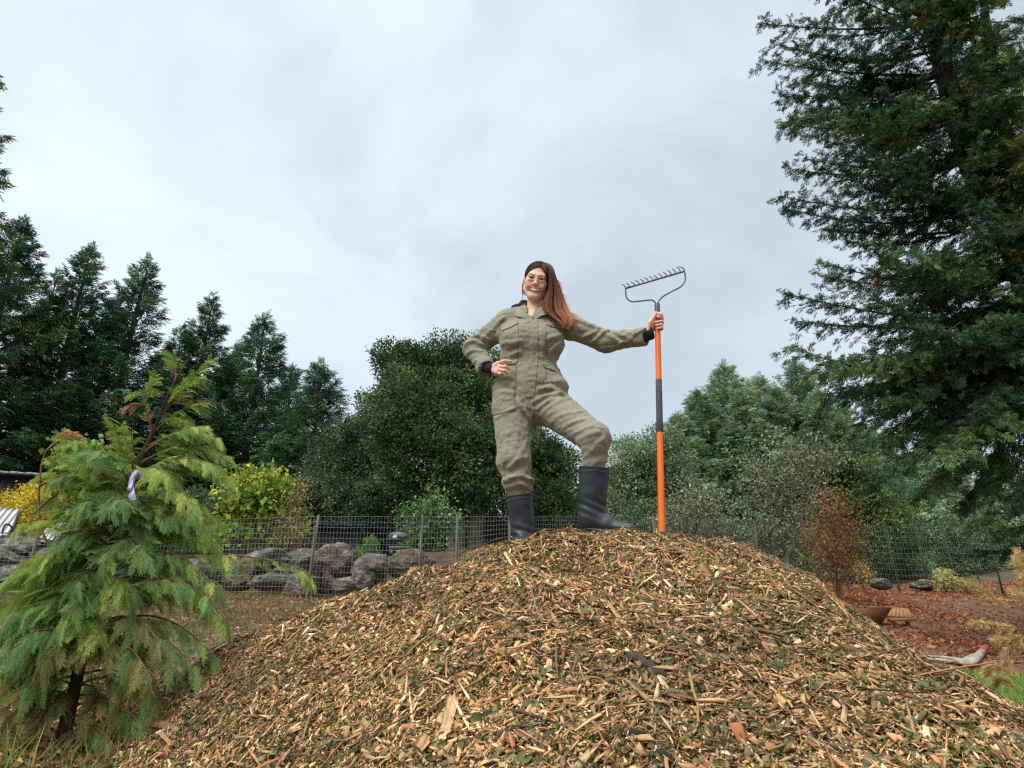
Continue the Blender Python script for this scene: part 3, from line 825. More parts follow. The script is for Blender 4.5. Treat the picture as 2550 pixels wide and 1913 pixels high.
OAK = np.array([lin(70, 94, 60), lin(84, 108, 66), lin(100, 122, 74), lin(60, 82, 56), lin(78, 100, 70), lin(112, 124, 76)])
def oak_centre():
    Y = 19.0
    b1, b2 = at(1135, 1400, Y), at(1190, 1400, Y)
    t1 = [b1, at(1140, 1300, Y), at(1120, 1180, Y), at(1090, 1050, Y)]
    t2 = [b2, at(1185, 1310, Y), at(1215, 1200, Y), at(1240, 1090, Y + 0.5)]
    bl = [px_blob(1108, 893, Y, 48, 40), px_blob(1000, 905, Y, 58, 46), px_blob(1050, 935, Y, 70, 55), px_blob(1165, 925, Y + .6, 55, 50), px_blob(1235, 925, Y + .8, 60, 45), px_blob(960, 985, Y - .3, 55, 45),
          px_blob(1050, 1010, Y - .8, 95, 65), px_blob(1160, 1010, Y, 95, 70), px_blob(1260, 1000, Y + .6, 75, 70), px_blob(985, 1075, Y - .6, 80, 55), px_blob(1090, 1110, Y - 1, 95, 65), px_blob(1200, 1110, Y - .3, 90, 65),
          px_blob(1290, 1090, Y + 1, 70, 70), px_blob(1340, 1160, Y + 1.5, 60, 60), px_blob(1390, 1180, Y + 2, 55, 70), px_blob(1160, 1200, Y - .8, 80, 45), px_blob(1270, 1200, Y + .3, 80, 55), px_blob(1060, 1200, Y - .5, 80, 45), px_blob(1380, 1265, Y + 1, 75, 50)]
    tr, cr = blob_tree(b1, [(t1, 0.26), (t2, 0.24)], bl, 301, 8200, 19, 0.085, OAK, 0.10, shell=0.72, puff=0.50)
    plant('oak_tree', 'tall dark evergreen oak with two grey trunks, standing directly behind the woman', 'tree', b1, tr, cr, bark=M_BARK_GREY)
oak_centre()
def oak_low():
    Y = 21.5
    OAK2 = np.array([lin(82, 100, 74), lin(94, 112, 80), lin(74, 92, 70), lin(108, 118, 84), lin(86, 98, 68)])
    b1 = at(880, 1400, Y)
    t1 = [b1, at(885, 1330, Y), at(900, 1230, Y)]
    bl = [px_blob(905, 1110, Y, 75, 55), px_blob(855, 1150, Y, 70, 50), px_blob(940, 1180, Y, 85, 60), px_blob(820, 1220, Y - .4, 85, 55), px_blob(910, 1260, Y - .8, 95, 50), px_blob(760, 1250, Y, 70, 45), px_blob(1000, 1250, Y, 70, 45), px_blob(985, 1025, Y + .5, 45, 32), px_blob(960, 1060, Y, 60, 40)]
    tr, cr = blob_tree(b1, [(t1, 0.2)], bl, 302, 4800, 17, 0.085, OAK2, 0.11, shell=0.68, puff=0.50)
    plant('oak_tree', 'low spreading grey green oak between the left hand redwoods and the taller oak', 'tree', b1, tr, cr, bark=M_BARK_GREY)
oak_low()

HAZY = np.array([lin(124, 150, 118), lin(136, 160, 124), lin(148, 166, 124), lin(114, 140, 114), lin(156, 162, 124)])  # needle greens paled to stand in for haze in the air
rows = [
    ((1735, 985), 30.0, 3.0, 'slim hazy conifer left of the double topped group beyond the rake'),
    ((1805, 918), 31.0, 3.4, 'tallest hazy conifer with a blunt double top right of the rake'),
    ((1890, 948), 32.0, 3.0, 'hazy conifer between the two tallest ones right of the rake'),
    ((1982, 908), 32.0, 3.3, 'open hazy conifer reaching toward the big redwood branches'),
    ((2082, 1012), 31.0, 3.2, 'round shouldered hazy conifer under the big redwood branches'),
    ((2180, 1090), 33.0, 3.4, 'hazy conifer almost hidden behind the big redwood branches'),
    ((2330, 1180), 34.0, 3.2, 'dark hazy conifer behind the tall fence posts'),
    ((1690, 1045), 29.0, 2.6, 'small hazy conifer behind the pale leafy tree near the rake handle'),
    ((1850, 990), 29.5, 2.6, 'short hazy conifer in front of the tallest blunt topped one'),
    ((1935, 975), 30.5, 2.6, 'narrow hazy conifer in the middle of the group beyond the fence'),
    ((2035, 985), 30.0, 2.6, 'slender hazy conifer just left of the big redwood bough tips'),
    ((2480, 1150), 35.0, 3.4, 'distant hazy conifer at the right edge behind the tall fence'),
]
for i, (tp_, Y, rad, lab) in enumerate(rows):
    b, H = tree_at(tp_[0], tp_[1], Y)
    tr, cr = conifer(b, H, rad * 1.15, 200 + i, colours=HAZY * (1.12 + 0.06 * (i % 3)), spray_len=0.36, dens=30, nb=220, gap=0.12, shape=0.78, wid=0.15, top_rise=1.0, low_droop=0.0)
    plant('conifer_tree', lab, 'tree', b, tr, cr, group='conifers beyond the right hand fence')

def right_broadleaf():
    GR = np.array([lin(122, 144, 106), lin(134, 152, 112), lin(112, 132, 102), lin(146, 158, 120)])  # pale leaf colour, lightened further to look hazy
    Y = 25.0
    b = at(1600, 1430, Y)
    bl = [px_blob(1640, 1095, Y, 32, 26), px_blob(1600, 1130, Y, 45, 36), px_blob(1655, 1150, Y, 50, 40), px_blob(1560, 1180, Y, 40, 32), px_blob(1620, 1210, Y, 75, 45), px_blob(1540, 1240, Y, 50, 36), px_blob(1690, 1230, Y + .5, 60, 50), px_blob(1590, 1280, Y - .5, 80, 40), px_blob(1520, 1310, Y, 60, 40), px_blob(1670, 1310, Y, 70, 45)]
    tr, cr = blob_tree(b, [([b, at(1605, 1350, Y), at(1610, 1250, Y)], 0.16)], bl, 311, 3600, 14, 0.10, GR, 0.13, shell=0.6, puff=0.52)
    plant('broadleaf_tree', 'pale grey green leafy tree directly behind the lower rake handle', 'tree', b, tr, cr, bark=M_BARK_GREY)
    LI = np.array([lin(136, 138, 110), lin(150, 150, 124), lin(118, 124, 88), lin(104, 114, 74), lin(160, 160, 136)])
    for k, (bx, by, Yt, lab, bls) in enumerate([
        (1950, 1440, 18.5, 'twisted twiggy tree grey with lichen, left of the rusty brown bush', [(1960, 1130, 60, 45), (1895, 1165, 45, 40), (2030, 1150, 60, 45), (1930, 1220, 70, 50), (2010, 1230, 60, 50), (1870, 1250, 45, 40), (1990, 1310, 55, 45), (1900, 1330, 50, 45)]),
        (1740, 1430, 20.0, 'thin lichen grey shrub tree behind the fence between rake and twisted tree', [(1730, 1250, 60, 40), (1680, 1300, 50, 40), (1780, 1310, 60, 45), (1720, 1360, 70, 35)])]):
        b = at(bx, by, Yt)
        sp = [px_blob(a, c, Yt + (k - .5) * .3, d, e) for a, c, d, e in bls]
        tr, cr = blob_tree(b, [([b, at(bx - 25, by - 70, Yt), at(bx - 5, by - 150, Yt)], 0.12), ([b, at(bx + 20, by - 80, Yt), at(bx + 50, by - 170, Yt)], 0.10)], sp, 320 + k, 750, 7, 0.085, LI, 0.26, shell=0.4, branch_r=0.05)
        plant('lichen_tree', lab, 'tree', b, tr, cr, bark=M_BARK_GREY, group='lichen covered trees behind the fence')
    GM = np.array([lin(80, 104, 58), lin(94, 116, 66), lin(68, 90, 54), lin(112, 124, 72)])
    Y = 24.0; b = at(2090, 1440, Y)
    bl = [px_blob(2030, 1160, Y, 40, 32), px_blob(2090, 1175, Y, 55, 40), px_blob(2150, 1200, Y, 50, 45), px_blob(2110, 1260, Y, 70, 50), px_blob(2190, 1300, Y, 60, 50), px_blob(2140, 1370, Y, 60, 40)]
    tr, cr = blob_tree(b, [([b, at(2095, 1340, Y), at(2100, 1260, Y)], 0.13)], bl, 331, 2000, 14, 0.10, GM, 0.13, shell=0.6, puff=0.5)
    plant('broadleaf_tree', 'mid green leafy tree behind the rusty brown bush', 'tree', b, tr, cr, bark=M_BARK_GREY)
right_broadleaf()

# ---- the big redwood on the right, close enough to show its needle sprays
def big_redwood():
    Y = 11.5
    pb = at(2660, 1100, Y); zb = gz(pb[0], pb[1])
    top = at(2160, -620, Y)
    b = np.array([pb[0], Y, zb - 0.2])
    tops = np.array([at(2560, 700, Y), at(2425, 420, Y), at(2330, 100, Y), at(2215, -320, Y), top])
    rng = np.random.default_rng(55)
    tr = MB()
    q = spline(np.vstack([b, tops]), 30)
    H = top[2] - b[2]
    tr.tube(q, np.interp(q[:, 2], [b[2], top[2]], [0.36, 0.02]), 12)
    q2 = spline(np.array([at(2590, 800, Y + .8), at(2520, 420, Y + .9), at(2470, 150, Y + .9), at(2430, -150, Y + .9), at(2400, -420, Y + .9)]), 20)
    tr.tube(q2, np.linspace(0.17, 0.02, 20), 10)
    S = [needle_spray(rng, 13, 0.10, rng.uniform(0.1, 0.5), fan=0.85) for _ in range(4)]
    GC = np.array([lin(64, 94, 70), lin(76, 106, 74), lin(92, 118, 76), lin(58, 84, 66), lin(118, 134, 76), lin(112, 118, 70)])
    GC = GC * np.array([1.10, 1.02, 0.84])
    BR = np.array([lin(120, 92, 62), lin(110, 80, 52)])
    pos, dirs, sizes, cols, bid = [], [], [], [], []
    def bough(o, tip, L, col, dens=40, thick=0.03):
        m = 9; s = np.linspace(0, 1, m)
        d = tip - o; ln = np.linalg.norm(d)
        sag = np.array([0, 0, -1]) * ln * rng.uniform(0.02, 0.09)
        pts = o + d * s[:, None] + sag * np.sin(s * math.pi)[:, None]
        tr.tube(pts, np.linspace(thick, 0.006, m), 5, cap=False)
        dh = nrm(d); side = nrm(np.cross(dh, [0, 0, 1.0])); 
        # secondary twigs on both sides, each with sprays
        nt = int(ln * 6.5)
        for k in range(nt):
            u = 0.10 + 0.9 * (k + rng.uniform(0, 1)) / nt
            p0 = np.array([np.interp(u, s, pts[:, i]) for i in range(3)])
            sg = 1 if k % 2 else -1
            tl = ln * 0.25 * (1.08 - u) ** 0.7 * rng.uniform(0.5, 1.15) + 0.10
            td = nrm(dh * rng.uniform(0.5, 1.0) + side * sg * rng.uniform(0.5, 1.0) + np.array([0, 0, rng.uniform(-0.32, 0.10)]))
            ss = np.linspace(0, 1, 4)[:, None]
            tp = p0 + td * tl * ss + np.array([0, 0, -1]) * tl * 0.14 * ss ** 2
            if tl > 0.25: tr.tube(tp, [0.009, 0.007, 0.005, 0.003], 3, cap=False)
            ns = max(4, int(tl * dens))
            v = rng.uniform(0.05, 1.0, ns)
            p = np.stack([np.interp(v, ss[:, 0], tp[:, i]) for i in range(3)], 1) + rng.normal(0, 0.03, (ns, 3))
            dd = td + rng.normal(0, 0.5, (ns, 3)) + np.array([0, 0, -0.12])
            pos.append(p); dirs.append(dd); sizes.append(0.135 * rng.uniform(0.6, 1.35, ns))
            c = col * rng.uniform(0.8, 1.2)
            cc = np.tile(c, (ns, 1)) * rng.uniform(0.75, 1.3, (ns, 1))
            if rng.uniform() < 0.012: cc = BR[rng.integers(0, 2)] * rng.uniform(0.6, 1.1, (ns, 1))
            cols.append(cc)
        ns = int(ln * 26)
        v = np.sqrt(rng.uniform(0.05, 1.0, ns))
        p = np.stack([np.interp(v, s, pts[:, i]) for i in range(3)], 1)
        pos.append(p); dirs.append(dh + rng.normal(0, 0.7, (ns, 3))); sizes.append(0.14 * rng.uniform(0.6, 1.3, ns)); cols.append(np.tile(col, (ns, 1)) * rng.uniform(0.75, 1.25, (ns, 1)))
    def stem(y):      # trunk point at photo row y
        i = np.argmin([abs((CY - F_PX * ((p - CAM) @ np.array([0, -math.sin(PITCH), math.cos(PITCH)])) / ((p - CAM) @ np.array([0, math.cos(PITCH), math.sin(PITCH)]))) - y) for p in q])
        return q[i]
    # the long boughs that make the outline, tip pixels measured on the photo
    tips = [(1960, -60, 0), (1895, 58, .1), (1925, 108, -.5), (1898, 152, 0), (1980, 205, .5), (1935, 232, -.3), (1950, 310, .2), (1975, 290, -.8), (2000, 395, -.2), (1962, 420, .3), (1940, 488, -.4), (1950, 520, .5), (2050, 570, .2), (2170, 605, -.6),
            (2042, 655, .3), (2060, 690, -.5), (1952, 730, 0), (1985, 800, .4), (1965, 865, -.2), (2060, 905, .4), (2010, 930, -.5), (2090, 985, .3), (2140, 1010, -.6), (2120, 1060, .5), (2200, 1120, 0), (2240, 1180, .4), (2180, 1190, -.8), (2300, 1230, -.3), (2390, 1270, .3), (2330, 1150, -1.2), (2460, 1290, -.6), (2540, 1260, -.9), (2380, 1190, .6)]
    for (tx, ty, dy) in tips:
        o = stem(ty - 40 + 0.10 * (2400 - tx)) if ty < 900 else stem(820)
        tip = at(tx, ty, Y + dy * 1.6)
        bough(o, tip, 0, GC[rng.integers(0, 4)], thick=0.035)
        # companions a little behind and shorter
        for _ in range(3):
            f = rng.uniform(0.40, 0.85)
            t2 = o + (tip - o) * f + np.array([0, rng.uniform(-1.6, 1.6), rng.uniform(-0.2, 0.2)])
            bough(o + np.array([0, 0, rng.uniform(-.2, .2)]), t2, 0, GC[rng.integers(0, 4)], thick=0.022)
    # boughs toward the camera, to the right and to the back
    n = 230
    for k in range(n):
        h = 0.10 + 0.80 * (k + rng.uniform()) / n
        o = np.array([np.interp(b[2] + h * H, q[:, 2], q[:, i]) for i in range(3)])
        az = rng.uniform(-2.6, 0.9) if k % 4 else rng.uniform(0, 6.28)
        L = (3.2 * (1 - h) ** 0.55 + 0.3) * rng.uniform(0.5, 1.0)
        if math.sin(az) < -0.5: L *= 0.72
        if math.cos(az) < -0.35: L *= 0.62
        e = -0.25 + 0.55 * h + rng.normal(0, 0.14)
        tip = o + L * np.array([math.cos(az) * math.cos(e), math.sin(az) * math.cos(e), math.sin(e)])
        bough(o, tip, 0, GC[rng.integers(0, 6) if math.sin(az) < -0.3 else rng.integers(0, 4)] * (1.15 if math.sin(az) < -0.3 else 1.0), thick=0.022)  # camera-facing boughs lighter and yellower: lit highlights put into the colour
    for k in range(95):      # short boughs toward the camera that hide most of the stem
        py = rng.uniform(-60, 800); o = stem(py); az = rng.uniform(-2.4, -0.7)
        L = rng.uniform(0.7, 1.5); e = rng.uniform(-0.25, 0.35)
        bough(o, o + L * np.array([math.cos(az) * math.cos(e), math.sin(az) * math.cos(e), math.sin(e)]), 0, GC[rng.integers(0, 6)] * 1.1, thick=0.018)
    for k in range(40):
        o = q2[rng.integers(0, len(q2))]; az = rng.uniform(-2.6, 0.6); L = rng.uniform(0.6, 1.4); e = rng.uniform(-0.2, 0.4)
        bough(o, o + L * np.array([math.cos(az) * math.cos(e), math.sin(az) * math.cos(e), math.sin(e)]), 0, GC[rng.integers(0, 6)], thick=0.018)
    pos, dirs, sizes, cols = map(np.concatenate, (pos, dirs, sizes, cols))
    # drop what lies far outside the frame
    rel = pos - CAM; zc = rel @ np.array([0, math.cos(PITCH), math.sin(PITCH)]); u = F_PX * rel[:, 0] / zc; v = F_PX * (rel @ np.array([0, -math.sin(PITCH), math.cos(PITCH)])) / zc
    k = (u < 1560) & (v < 1250)
    pos, dirs, sizes, cols = pos[k], dirs[k], sizes[k], cols[k]
    ax, ay, az_ = rnd_axes(dirs, np.tile([0, 0, 1.0], (len(pos), 1)) + rng.normal(0, 0.5, (len(pos), 3)), rng, 0.5)
    cr = MB(); which = rng.integers(0, 4, len(pos))
    for j in range(4):
        k = which == j
        V, F = replicate(S[j][0], S[j][1], pos[k], ax[k], ay[k], az_[k], sizes[k])
        cr.add(V, F, np.repeat(cols[k], len(S[j][1]), 0) * rng.uniform(0.85, 1.15, (len(F), 1)))
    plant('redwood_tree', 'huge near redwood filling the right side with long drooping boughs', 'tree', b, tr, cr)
big_redwood()

# ---- undergrowth closing the view under the trees
UG = np.array([lin(74, 94, 62), lin(86, 106, 68), lin(64, 82, 56), lin(98, 112, 72)])
for k, (px, w, top, Y, lab) in enumerate([(330, 190, 1230, 23.0, 'dark undergrowth bush behind the upper part of the young cedar'), (600, 200, 1225, 22.5, 'dark undergrowth bush behind the yellow green maple shrub'), (800, 170, 1275, 23.5, 'dark undergrowth bush right of the maple shrub under the low oak'),
        (1010, 170, 1260, 22.5, 'dark undergrowth bush behind the kettle grill'), (1200, 170, 1250, 22.0, 'dark undergrowth bush between the oak trunks and the standing boot'), (1390, 150, 1240, 22.5, 'dark undergrowth bush seen between the two boots'), (1540, 150, 1270, 23.5, 'grey green undergrowth bush left of the rake handle foot'),
        (1740, 170, 1300, 24.5, 'grey green undergrowth bush right of the rake handle foot'), (1930, 170, 1300, 24.5, 'undergrowth bush behind the twisted lichen tree'), (2200, 190, 1290, 26.0, 'shaded undergrowth bush left of the first tall steel post'), (2420, 190, 1290, 26.0, 'shaded undergrowth bush behind the tall steel posts'), (60, 190, 1260, 22.5, 'dark undergrowth bush behind the black shed at the left')]):
    b = at(px, 1440, Y); b[2] = gz(b[0], b[1]) - 0.1
    bl = [px_blob(px - w * .35, top + 55, Y, w * .38, 50), px_blob(px + w * .3, top + 60, Y + .3, w * .38, 52), px_blob(px, top + 40, Y - .2, w * .35, 42), px_blob(px - w * .2, top + 120, Y - .4, w * .42, 50), px_blob(px + w * .25, top + 125, Y - .3, w * .42, 50)]
    tr, cr = blob_tree(b, [([b, b + [0.05, 0, .4], b + [0, 0, .8]], 0.06)], bl, 350 + k, 1100, 13, 0.10, UG * (1.5 if 5 < k < 11 else 1.0), 0.13, shell=0.6, branch_r=0.03, puff=0.42)
    plant('undergrowth_bush', lab, 'bush', b, tr, cr, 'leaves', bark=M_BARK_GREY, group='undergrowth beyond the fence')

# ---- bare dead top between the row and the oak
def dead_top():
    Y = 27.0
    b, H = tree_at(886, 1042, Y)
    rng = np.random.default_rng(9); tr = MB(); cr = MB()
    q = b + np.stack([np.zeros(12), np.zeros(12), np.linspace(0, H, 12)], 1)
    tr.tube(q, np.linspace(0.08, 0.01, 12), 6)
    pos, dirs = [], []
    for k in range(70):
        h = 0.45 + 0.55 * rng.uniform(); o = b + np.array([0, 0, h * H]); az = rng.uniform(0, 6.28); L = 1.0 * (1.06 - h) * rng.uniform(0.6, 1.3) + .1
        e = o + L * np.array([math.cos(az), math.sin(az), 0.35])
        tr.tube([o, (o + e) / 2 + [0, 0, .05], e], [0.014, 0.01, 0.005], 3, cap=False)
        pos.append(o + (e - o) * rng.uniform(0.3, 1, (6, 1))); dirs.append(rng.normal(size=(6, 3)))
    pos, dirs = np.concatenate(pos), np.concatenate(dirs)
    ax, ay, az = rnd_axes(dirs, np.tile([0, 0, 1.0], (len(pos), 1)), rng, 1)
    T, F = leaf_template(rng, 0.3); V, Fa = replicate(T, F, pos, ax, ay, az, 0.10)
    cr.add(V, Fa, lin(120, 96, 72))
    plant('dead_sapling', 'thin bare brown sapling top between the redwood row and the oak', 'tree', b, tr, cr, 'dry_leaves')
dead_top()

# ------------------------------------------------------------------ wire fence, boulders, terrace furniture
M_WIRE = noise_mat('galvanised_wire', lin(128, 132, 134), lin(168, 172, 172), scale=5, bump=0, rough=0.5, metallic=0.3)
M_POST = noise_mat('weathered_post', lin(96, 88, 78), lin(140, 130, 116), scale=20, stretch=(1, 1, 0.15), bump=0.5, bump_scale=60, bdist=0.004)
M_TPOST = noise_mat('green_steel_post', lin(52, 60, 52), lin(84, 90, 80), scale=16, bump=0.2, rough=0.6)
def wire_fence(name, label, path, H, posts, dv, dh, r, post_mat, post_r, Hp=None, group=None, top_z=None):
    """path: ground points (x, y); wire grid follows the terrain; posts: list of (s along path, lean)."""
    path = np.array(path, float)
    seg = np.linalg.norm(np.diff(path, axis=0), axis=1); S = np.concatenate([[0], np.cumsum(seg)])
    def p_at(s): return np.stack([np.interp(s, S, path[:, 0]), np.interp(s, S, path[:, 1])], -1)
    def bot(s):
        q = p_at(s); return ground_z(q[..., 0], q[..., 1]) + 0.02
    def top(s):
        return np.interp(s, S, top_z) if top_z is not None else bot(s) + H
    b0 = p_at(0.0)
    root = thing(name, label, 'fence', (b0[0], b0[1], float(bot(np.array([0.0]))[0])), group)
    mb = MB(); L = S[-1]
    sv = np.arange(0, L, dv)
    q = p_at(sv); zb = bot(sv); zt = top(sv)
    T = np.array([[r, 0, 0], [-r * .5, r * .87, 0], [-r * .5, -r * .87, 0], [r, 0, 1], [-r * .5, r * .87, 1], [-r * .5, -r * .87, 1]])
    F = np.array([[0, 1, 4, 3], [1, 2, 5, 4], [2, 0, 3, 5]])
    N = len(sv)
    pos = np.stack([q[:, 0], q[:, 1], zb], 1)
    e = np.eye(3)
    V, Fa = replicate(T, F, pos, np.tile(e[0], (N, 1)), np.tile(e[1], (N, 1)), np.tile(e[2], (N, 1)), np.stack([np.ones(N), np.ones(N), zt - zb], 1))
    mb.add(V, Fa)
    sh = np.linspace(0, L, int(L / 0.5) + 2); qh = p_at(sh); zbh, zth = bot(sh), top(sh)
    nrow = int(round(H / dh))
    sagn = fbm(np.stack([sh, sh * 0, sh * 0], 1), 0.8, 5, 2) - 0.5
    for k in range(nrow + 1):
        f = k / nrow
        pts = np.stack([qh[:, 0], qh[:, 1], zbh + (zth - zbh) * f + sagn * 0.04], 1)
        mb.tube(pts, r * 1.05, 3, cap=False)
    mb.build('wire_mesh', M_WIRE, root, colour=False)
    for (s, lean) in posts:
        p = p_at(np.array([s]))[0]; z0 = float(bot(np.array([s]))[0]); z1 = float(top(np.array([s]))[0]) if Hp is None else z0 + Hp
        pm = MB()
        n = 6; t = np.linspace(0, 1, n)
        pts = np.stack([p[0] + lean * t, p[1] + 0.04 + 0 * t, z0 - 0.2 + (z1 + 0.03 - z0 + 0.2) * t], 1)
        pm.tube(pts, post_r * (1 + 0.06 * np.sin(t * 9 + s)), 7)
        # a strip of steel or wood flange gives the post its profile
        pm.box((pts[0] + pts[-1]) / 2 + np.array([lean * 0.0, -post_r, 0]), (post_r * 0.5, post_r * 1.4, (z1 - z0) * 0.9))
        pm.build('post', post_mat, root, colour=False)
    return root
def gp(px, py, Y): return at(px, py, Y)[:2]
fp = [gp(-220, 1440, 10.6), gp(60, 1460, 11.4), gp(330, 1480, 12.2), gp(760, 1490, 12.6), gp(1040, 1480, 13.2), gp(1300, 1470, 14.0), gp(1640, 1460, 16.0), gp(1900, 1460, 18.2), gp(2120, 1455, 20.0)]
tz = [at(-220, 1320, 10.6)[2], at(60, 1330, 11.4)[2], at(330, 1300, 12.2)[2], at(760, 1286, 12.6)[2], at(1040, 1285, 13.2)[2], at(1300, 1285, 14.0)[2], at(1640, 1288, 16.0)[2], at(1900, 1298, 18.2)[2], at(2120, 1312, 20.0)[2]]
_fs = np.concatenate([[0], np.cumsum(np.linalg.norm(np.diff(np.array(fp), axis=0), axis=1))])
wire_fence('wire_fence', 'long square mesh wire fence running behind the chip heap in front of the boulders', fp, 1.5,
           [(_fs[1], 0), (_fs[2], 0.02), (_fs[3], 0.08), (_fs[4], 0.02), ((_fs[4] + _fs[5]) / 2 - 0.3, 0), (_fs[5] - 0.25, 0), (_fs[6], 0), (_fs[7], -0.02), (_fs[8] - .1, -0.05)], 0.056, 0.1, 0.0019, M_POST, 0.024, top_z=tz)
fp2 = [gp(2125, 1458, 20.2), gp(2243, 1461, 21), gp(2320, 1465, 21), gp(2388, 1461, 21.5), gp(2448, 1466, 20.5), gp(2504, 1477, 19.5), gp(2620, 1490, 18.5)]
_f2 = np.concatenate([[0], np.cumsum(np.linalg.norm(np.diff(np.array(fp2), axis=0), axis=1))])
wire_fence('wire_fence', 'tall deer fence on thin dark steel posts above the rust coloured bed', fp2, 1.75, [(s, -0.14) for s in _f2[1:6]], 0.10, 0.15, 0.002, M_TPOST, 0.022, Hp=1.95)

def rock(name, label, px, py, w, h, Y, seed, c1, c2, c3, group='boulders of the retaining wall', depth=None):
    """A weathered boulder: faceted by cutting planes, roughened by noise."""
    rng = np.random.default_rng(seed)
    c = at(px, py, Y); k = np.linalg.norm((c - CAM)[1:]) / F_PX
    rx, rz = w * k / 2, h * k / 2; ry = depth or (rx * 0.7 + rz * 0.3); rx *= 1.13; rz *= 1.16
    n1, n2 = 72, 42
    th = np.linspace(0, 2 * math.pi, n1, endpoint=False); ph = np.linspace(0.02, math.pi - 0.02, n2)
    TH, PH = np.meshgrid(th, ph)
    d = np.stack([np.cos(TH) * np.sin(PH), np.sin(TH) * np.sin(PH), np.cos(PH)], -1).reshape(-1, 3)
    r = np.ones(len(d)) * 1.12
    for _ in range(16):
        nn = nrm(rng.normal(size=3)); o = rng.uniform(0.62, 1.0)
        dn = d @ nn; r = np.where(dn > 0.05, np.minimum(r, o / np.maximum(dn, 0.05)), r)
    r *= 1 + (fbm(d * 1.0 + seed, 2.2, seed, 3) - 0.5) * 0.38 + (fbm(d + seed, 7, seed + 5, 3) - 0.5) * 0.16 + (np.abs(fbm(d + seed, 13, seed + 9, 2) - 0.5)) * 0.14
    V = c + d * r[:, None] * np.array([rx, ry, rz])
    i = (np.arange(n2 - 1)[:, None] * n1 + np.arange(n1)[None]).ravel(); j = (np.arange(n2 - 1)[:, None] * n1 + (np.arange(n1)[None] + 1) % n1).ravel()
    F = np.stack([i, i + n1, j + n1, j], 1)
    V = np.vstack([V, V[:n1].mean(0), V[-n1:].mean(0)])
    T = np.array([[q, (q + 1) % n1, n1 * n2] for q in range(n1)] + [[(n2 - 1) * n1 + (q + 1) % n1, (n2 - 1) * n1 + q, n1 * n2 + 1] for q in range(n1)])
    m = noise_mat('boulder_stone', c1, c2, scale=7.0, bump=1.0, bump_scale=24, bdist=0.06, c3=c3, rough=0.95)
    return tag(obj(name, V, [F, T], m, smooth=True), label, 'boulder', group)
G1, G2, G3 = lin(66, 64, 60), lin(158, 154, 144), lin(112, 107, 98)
B1, B2, B3 = lin(74, 62, 54), lin(150, 136, 120), lin(116, 98, 84)
for i, a in enumerate([
    ('low wide grey boulder below the maple shrub', 655, 1397, 112, 52, 13.3, G1, G2, G3),
    ('grey boulder right behind the leaning fence post', 757, 1402, 86, 54, 13.4, G1, G2, G3),
    ('largest angular boulder in the middle of the retaining wall', 836, 1408, 104, 82, 13.3, G1, G2, B3),
    ('rounded boulder with pale lichen spots left of the flat topped one', 930, 1412, 88, 66, 13.2, B1, G2, G3),
    ('flat topped boulder at the right end of the wall behind a fence post', 1026, 1404, 106, 64, 13.6, B1, G2, B3),
    ('pale stone at the foot of the wall under the angular boulder', 862, 1462, 84, 42, 12.95, G1, lin(160, 158, 150), G3),
    ('sloping grey slab leaning at the foot of the wall', 762, 1456, 98, 58, 13.0, B1, G2, G3),
    ('narrow rust red stone wedged between slab and pale stone', 814, 1450, 26, 50, 13.0, lin(86, 52, 40), lin(136, 88, 68), lin(112, 70, 54)),
    ('long low grey stone at the foot of the wall behind the cedar tip', 665, 1452, 96, 38, 13.0, G1, G2, G3),
    ('brown stone half hidden behind the cedar branches', 590, 1432, 84, 60, 13.1, B1, B2, B3),
    ('grey stone in the gap under the low wide boulder', 700, 1428, 66, 36, 13.3, G1, G2, G3),
    ('small buried stone just left of the chip heap', 905, 1446, 60, 44, 12.95, G1, G2, G3)]):
    rock('boulder', a[0], a[1], a[2], a[3], a[4], a[5], 400 + i, *a[6:])
for i, a in enumerate([
    ('flat grey boulder under the striped lounge chair', 34, 1366, 110, 46, 12.6), ('brownish boulder in the left wall behind the wire, second from the top', 20, 1404, 124, 50, 12.4),
    ('pale layered boulder at the left edge at the foot of the wall', 44, 1440, 140, 46, 12.2), ('dark boulder at the left edge above the layered one', 120, 1395, 90, 50, 12.6),
    ('grey boulder seen through the left cedar branches', 185, 1410, 96, 60, 12.7), ('wide boulder hidden behind the cedar trunk', 290, 1420, 120, 66, 12.8), ('boulder seen between the cedar trunk and its right branches', 400, 1420, 110, 66, 12.9), ('boulder behind the long right branch of the cedar', 500, 1425, 100, 62, 13.0)]):
    rock('boulder', *a[:6], 440 + i, *( (B1, B2, G3) if i in (1, 4) else (G1, G2, G3)))
for i, a in enumerate([('grey lichen covered rock at the top of the rust coloured bed', 2190, 1452, 60, 26, 21.0), ('low dark rock beside the steel posts at the top of the bed', 2300, 1458, 52, 20, 21.0)]):
    rock('boulder', *a[:6], 460 + i, G1, lin(150, 152, 140), G3, group='rocks at the top of the bed')

